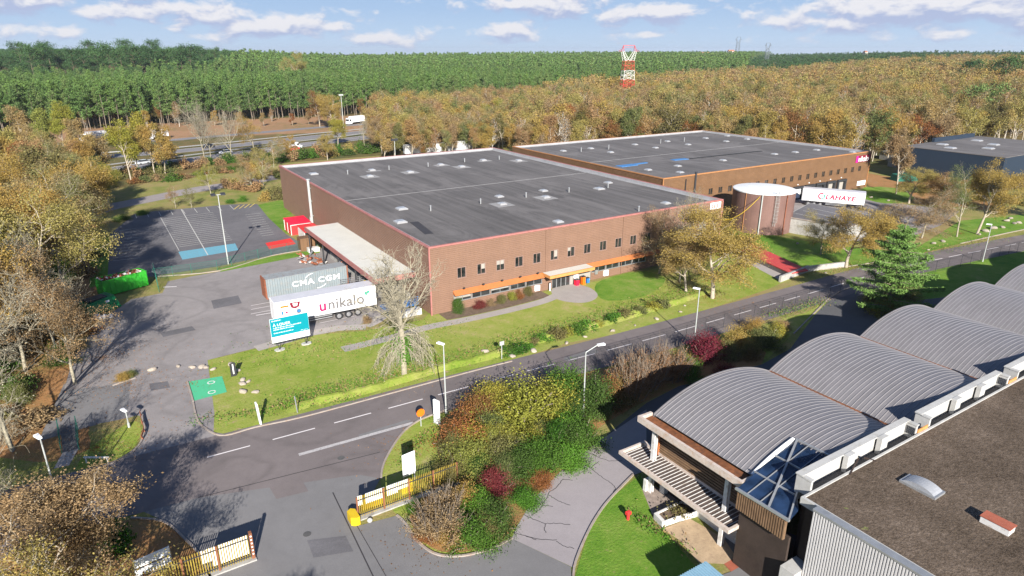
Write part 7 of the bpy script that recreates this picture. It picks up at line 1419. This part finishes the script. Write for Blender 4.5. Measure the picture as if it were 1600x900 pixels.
def lorry(label, loc, rz, boxm='lorry white', L=9.0):
    t = thing('lorry', label, 'lorry', loc, rz); MB().box(2.6, 2.6 + L, 0, 2.5, 1.1, 3.9, 0, .03).build('box', boxm, t); b = MB(); b.hexa([(0, 0, .5), (2.2, 0, .5), (2.2, 2.4, .5), (0, 2.4, .5)], [(.35, .1, 3.2), (2.2, .1, 3.3), (2.2, 2.3, 3.3), (.35, 2.3, 3.2)]); c_ = b.build('cab', 'lorry white', t)
    MB().hexa([(.06, .2, 1.8), (.1, 2.2, 1.8), (.2, 2.2, 1.8), (.2, .2, 1.8)], [(.24, .25, 2.8), (.24, 2.15, 2.8), (.4, 2.15, 2.8), (.4, .25, 2.8)]).box(.6, 1.7, -.01, .06, 1.8, 2.7).build('windscreen', 'car glass', c_)
    MB().box(.4, 2.4 + L, .8, 1.7, .6, 1.09).build('chassis', 'dark metal', t)
    for x in (1.1, L - .6, L + .7):
        wheel(t, x, .32, .5, .3, -1); wheel(t, x, 2.15, .5, .3, 1)
def lane_dir(px, py, px2, py2): a, c = P(px, py), P(px2, py2); return math.atan2(c.y - a.y, c.x - a.x)
ND = lane_dir(420, 234, 468, 227)
van('white van driving on the nearer motorway carriageway', P(470, 231.5), ND + math.pi); car('small red car beside the white van on the motorway', P(452, 236), ND, 'red sheet')
car('white car on the nearer carriageway, far left', P(214, 258), ND + .1, 'car silver'); car('silver car on the nearer carriageway between the bare trees', P(345, 241.5), ND, 'lorry white'); car('dark car on the far carriageway', P(318, 232), ND, 'dark metal'); car('dark car on the motorway before the woods', P(586, 217.5), ND, 'dark metal')
lorry('white lorry on the slip road behind the orange tree', P(546, 195.5), ND + .03); lorry('white lorry half hidden by yellow trees on the slip road, left', P(128, 223), ND - .1, 'lorry grey', 10); lorry('short white lorry behind the yellow trees near the slip road', P(232, 219.5), ND - .1, 'lorry white', 6); lorry('white lorry glimpsed between autumn trees beyond the first warehouse', P(690, 199), ND + .1, 'lorry white', 8)
for ln_, of_ in ((near_lane, 7.2), (far_lane, 6.2)):
    q_ = smooth_poly([tuple(P(*p))[:2] for p in ln_], False, 3); L_, R_ = strip_pts(q_, of_, of_ + .01); g_ = thing('crash_barrier', 'galvanised crash barrier along the %s motorway carriageway' % ('nearer' if ln_ is near_lane else 'farther'), 'crash barrier'); b = MB()
    for a, c in zip(L_[:-1], L_[1:]): b.bar((*a, .62), (*c, .62), .12, .34)
    b.build('rail', 'grey metal', g_); b = MB()
# ------------------------------------------------------------------ pylons and far buildings
def pylon(name, label, pos, H, bands, w0, rz, tk=.16):
    z0 = float(hgt(pos.x, pos.y)); t = thing(name, label, 'pylon', (pos.x, pos.y, z0), rz); waist = H * .74; parts = {}
    def wd(z): return w0 * (1 - z / waist) + w0 * .66 * (z / waist) if z < waist else w0 * .66
    def get(z):
        for (a, c, m_) in bands:
            if a <= z / H < c: return parts.setdefault(m_, MB())
        return parts.setdefault(bands[-1][2], MB())
    n = 9
    for i in range(n):
        za, zb = waist * i / n, waist * (i + 1) / n; a, c = wd(za) / 2, wd(zb) / 2; b = get((za + zb) / 2); cs = [(-1, -1), (1, -1), (1, 1), (-1, 1)]
        for j in range(4):
            x, y = cs[j]; x2, y2 = cs[(j + 1) % 4]; b.bar((x * a, y * a, za), (x * c, y * c, zb), tk * 1.7, tk * 1.7); b.bar((x * a, y * a, za), (x2 * c, y2 * c, zb), tk, tk); b.bar((x2 * a, y2 * a, za), (x * c, y * c, zb), tk, tk); b.bar((x * c, y * c, zb), (x2 * c, y2 * c, zb), tk, tk)
    k = wd(waist) / 2; ze = H * .90
    for s_ in (-1, 1):
        top = s_ * w0 * .52
        for y in (-1, 1):
            b = get(waist + .01); b.bar((s_ * k, y * k, waist), (top, y * k * .6, ze), tk * 1.6, tk * 1.6); b.bar((s_ * k * .0, y * k, waist), (top - s_ * w0 * .12, y * k * .6, ze), tk * 1.2, tk * 1.4)
            for j in range(6):
                t0, t1 = j / 6, (j + 1) / 6; pa = Vector((s_ * k, y * k, waist)).lerp(Vector((top, y * k * .6, ze)), t0); pb = Vector((0, y * k, waist)).lerp(Vector((top - s_ * w0 * .12, y * k * .6, ze)), t1); b.bar(pa, pb, tk, tk)
            b = get(H * .95); b.bar((top, y * k * .6, ze), (s_ * w0 * .42, 0, H), tk * 1.6, tk * 1.6); b.bar((top - s_ * w0 * .12, y * k * .6, ze), (s_ * w0 * .42, 0, H), tk, tk); b.bar((top, 0, ze), (s_ * w0 * .78, 0, ze + .3), tk * 1.8, tk * 2); b.bar((top, 0, ze + 1.5), (s_ * w0 * .78, 0, ze + .3), tk, tk)
    b = get(H * .99); b.bar((-w0 * .42, 0, H), (w0 * .42, 0, H), tk * 2.0, tk * 2.0); b.bar((-w0 * .42, 0, H - 1.2), (w0 * .42, 0, H - 1.2), tk, tk)
    for m_, b in parts.items(): b.build('lattice', m_, t)
pylon('pylon', 'red and white lattice pylon rising out of the woods', POL(982.5, 490), 38.5, [(0, .24, 'pylon white'), (.24, .44, 'pylon red'), (.44, .60, 'pylon white'), (.60, .74, 'pylon red'), (.74, .90, 'pylon white'), (.90, 1.1, 'pylon red')], 9.5, -TH + .15, .13)
pylon('pylon', 'grey lattice pylon on the horizon, taller and left of the other grey one', POL(1152, 2100), 66.0, [(0, 2, 'pylon steel')], 12, -TH, .28); pylon('pylon', 'grey lattice pylon on the horizon, right of the taller grey one', POL(1199, 1250), 40.0, [(0, 2, 'pylon steel')], 7, -TH, .18)
for i, (px_, d_, w_, h_, lab) in enumerate(((1082, 1500, 16, 20, 'pinkish block on the horizon, leftmost of the far town'), (1101, 1450, 18, 23, 'pale block on the horizon, tallest of the far town'), (1114, 1500, 26, 20, 'low wide block on the horizon beside the tallest one'), (1142, 1450, 12, 27, 'narrow pale tower on the horizon below the grey pylon'), (1352, 1500, 5, 19, 'small pale tower on the horizon above the dark pines'))):
    q = POL(px_, d_); t = thing('apartment_building', lab, 'building', (q.x, q.y, float(hgt(q.x, q.y))), -TH); MB().box(-w_ / 2, w_ / 2, -5, 5, 0, h_).build('wall', 'far wall', t); b = MB(); b.hexa([(-w_ / 2 - .5, -5.5, h_ + .01), (w_ / 2 + .5, -5.5, h_ + .01), (w_ / 2 + .5, 5.5, h_ + .01), (-w_ / 2 - .5, 5.5, h_ + .01)], [(-w_ / 2 + 1, -1, h_ + 2.5), (w_ / 2 - 1, -1, h_ + 2.5), (w_ / 2 - 1, 1, h_ + 2.5), (-w_ / 2 + 1, 1, h_ + 2.5)]); b.build('roof', 'far tile', t)
    for k in range(3): MB().box(-w_ / 2 + w_ * (k + .3) / 3, -w_ / 2 + w_ * (k + .7) / 3, -5.1, -5.01, h_ - 5, h_ - 3).build('window', 'window glass', t)
# green-sheeted stock and greenhouses seen through the trees beyond the dock yard
for i, (px, sx, sy, m_, lab, nm) in enumerate(((((1402, 284)), 8, 3.2, 'fence green', 'teal tarpaulin-covered stack left of the low spreading trees', 'covered_stack'), ((1444, 285), 5, 3, 'fence green', 'teal tarpaulin-covered stack half hidden by the low spreading trees', 'covered_stack'), ((1514, 293), 4, 3, 'bin green', 'green covered stack right of the low spreading trees', 'covered_stack'))):
    q = P(*px); t = thing(nm, lab, 'stack', (q.x, q.y, 0), -.4); MB().hexa([(0, 0, 0), (sx, 0, 0), (sx, sy, 0), (0, sy, 0)], [(.2, .3, 1.7), (sx - .3, .3, 2.0), (sx - .3, sy - .3, 1.9), (.2, sy - .3, 1.8)]).build('tarpaulin', m_, t)
for i, (px, L_, lab) in enumerate((((1425, 250), 18, 'long low pale-roofed shed at the edge of the wood'), ((1462, 246), 12, 'short white-roofed shed next to the navy building'), ((1432, 262), 13, 'lowest pale-roofed shed in front of the long one'))):
    q = P(*px); t = thing('low_shed', lab, 'shed', (q.x, q.y, 0), -.25); MB().box(-L_ / 2, L_ / 2, 0, 5, 0, 2.6).build('wall', 'concrete', t); MB().hexa([(-L_ / 2 - .3, -.4, 2.62), (L_ / 2 + .3, -.4, 2.62), (L_ / 2 + .3, 5.4, 2.62), (-L_ / 2 - .3, 5.4, 2.62)], [(-L_ / 2 - .3, 2.3, 3.3), (L_ / 2 + .3, 2.3, 3.3), (L_ / 2 + .3, 2.7, 3.3), (-L_ / 2 - .3, 2.7, 3.3)]).build('roof', 'pale concrete', t)

for px, py, r_ in ((533, 716, .32), (1008, 540, .3), (480, 835, .3)):
    q = P(px, py); b = MB(); b.prism([(q.x + r_ * math.cos(t), q.y + r_ * math.sin(t)) for t in np.linspace(0, 6.283, 17)[:-1]], .03, .044); struct(b.build('manhole_cover', 'walkway grey'))
TG = {'bush': 0}
fill = [(705, 722, 'olive leaves'), (735, 705, 'yellow green leaves'), (765, 690, 'olive leaves'), (790, 695, 'yellow green leaves'), (752, 740, 'green leaves'), (790, 752, 'olive leaves'), (828, 705, 'yellow green leaves'), (835, 742, 'green leaves'), (870, 705, 'green leaves'), (900, 668, 'green leaves'), (845, 690, 'olive leaves'), (770, 712, 'yellow green leaves'), (885, 725, 'bright green leaves'), (940, 655, 'olive leaves'), (710, 690, 'olive leaves'), (745, 820, 'bright green leaves'), (755, 838, 'olive leaves'), (970, 612, 'brown leaves'), (1030, 590, 'brown leaves'), (1065, 580, 'yellow green leaves'), (1075, 592, 'green leaves'), (1140, 560, 'olive leaves'), (1215, 530, 'yellow green leaves')]
for i, (x, y, lm) in enumerate(fill):
    r_ = random.uniform(1.5, 2.4); plant('bush', i, 'shrub', 'smaller ' + LW[lm].replace('-leaved', '') + ' shrub filling a gap in the planting between street and drive', P(x, y), (r_, r_ * random.uniform(.7, 1), random.uniform(1.6, 2.8)), None, 'gap-filling shrubs of the planting', lm, 'shrub', 'foliage')
for pts, m_ in (([(420, 760), (470, 748), (482, 768), (432, 780)], 'road asphalt'), ([(330, 470), (372, 462), (378, 474), (334, 483)], 'car park asphalt'), ([(250, 520), (300, 510), (306, 516), (255, 527)], 'car park asphalt'), ([(640, 655), (560, 680), (562, 683), (642, 659)], 'apron asphalt'), ([(480, 845), (540, 838), (552, 862), (490, 872)], 'car park asphalt'), ([(880, 560), (930, 545), (936, 551), (886, 566)], 'apron asphalt'), ([(233, 600), (262, 596), (266, 606), (236, 611)], 'car park asphalt')):
    sheet('asphalt_patch', pts, 0.0385, m_)
# ------------------------------------------------------------------ thin air haze
hm = bpy.data.materials.new('haze'); hm.use_nodes = True; ht = NT(hm.node_tree); ht.n.clear(); ho = ht.add('ShaderNodeOutputMaterial'); pv = ht.add('ShaderNodeVolumePrincipled', i_Color=(0.80, 0.88, 1.0), i_Density=0.00008, i_Anisotropy=0.2); ht.l.new(pv.outputs[0], ho.inputs['Volume']); MATS['haze'] = hm
hz_ = MB().box(CAM.x - 9900, CAM.x + 9900, CAM.y - 9900, CAM.y + 9900, -1.0, 92.0).build('haze', 'haze'); tag(hz_, 'thin pale haze lying over the woods and far horizon', 'haze', None, 'stuff')
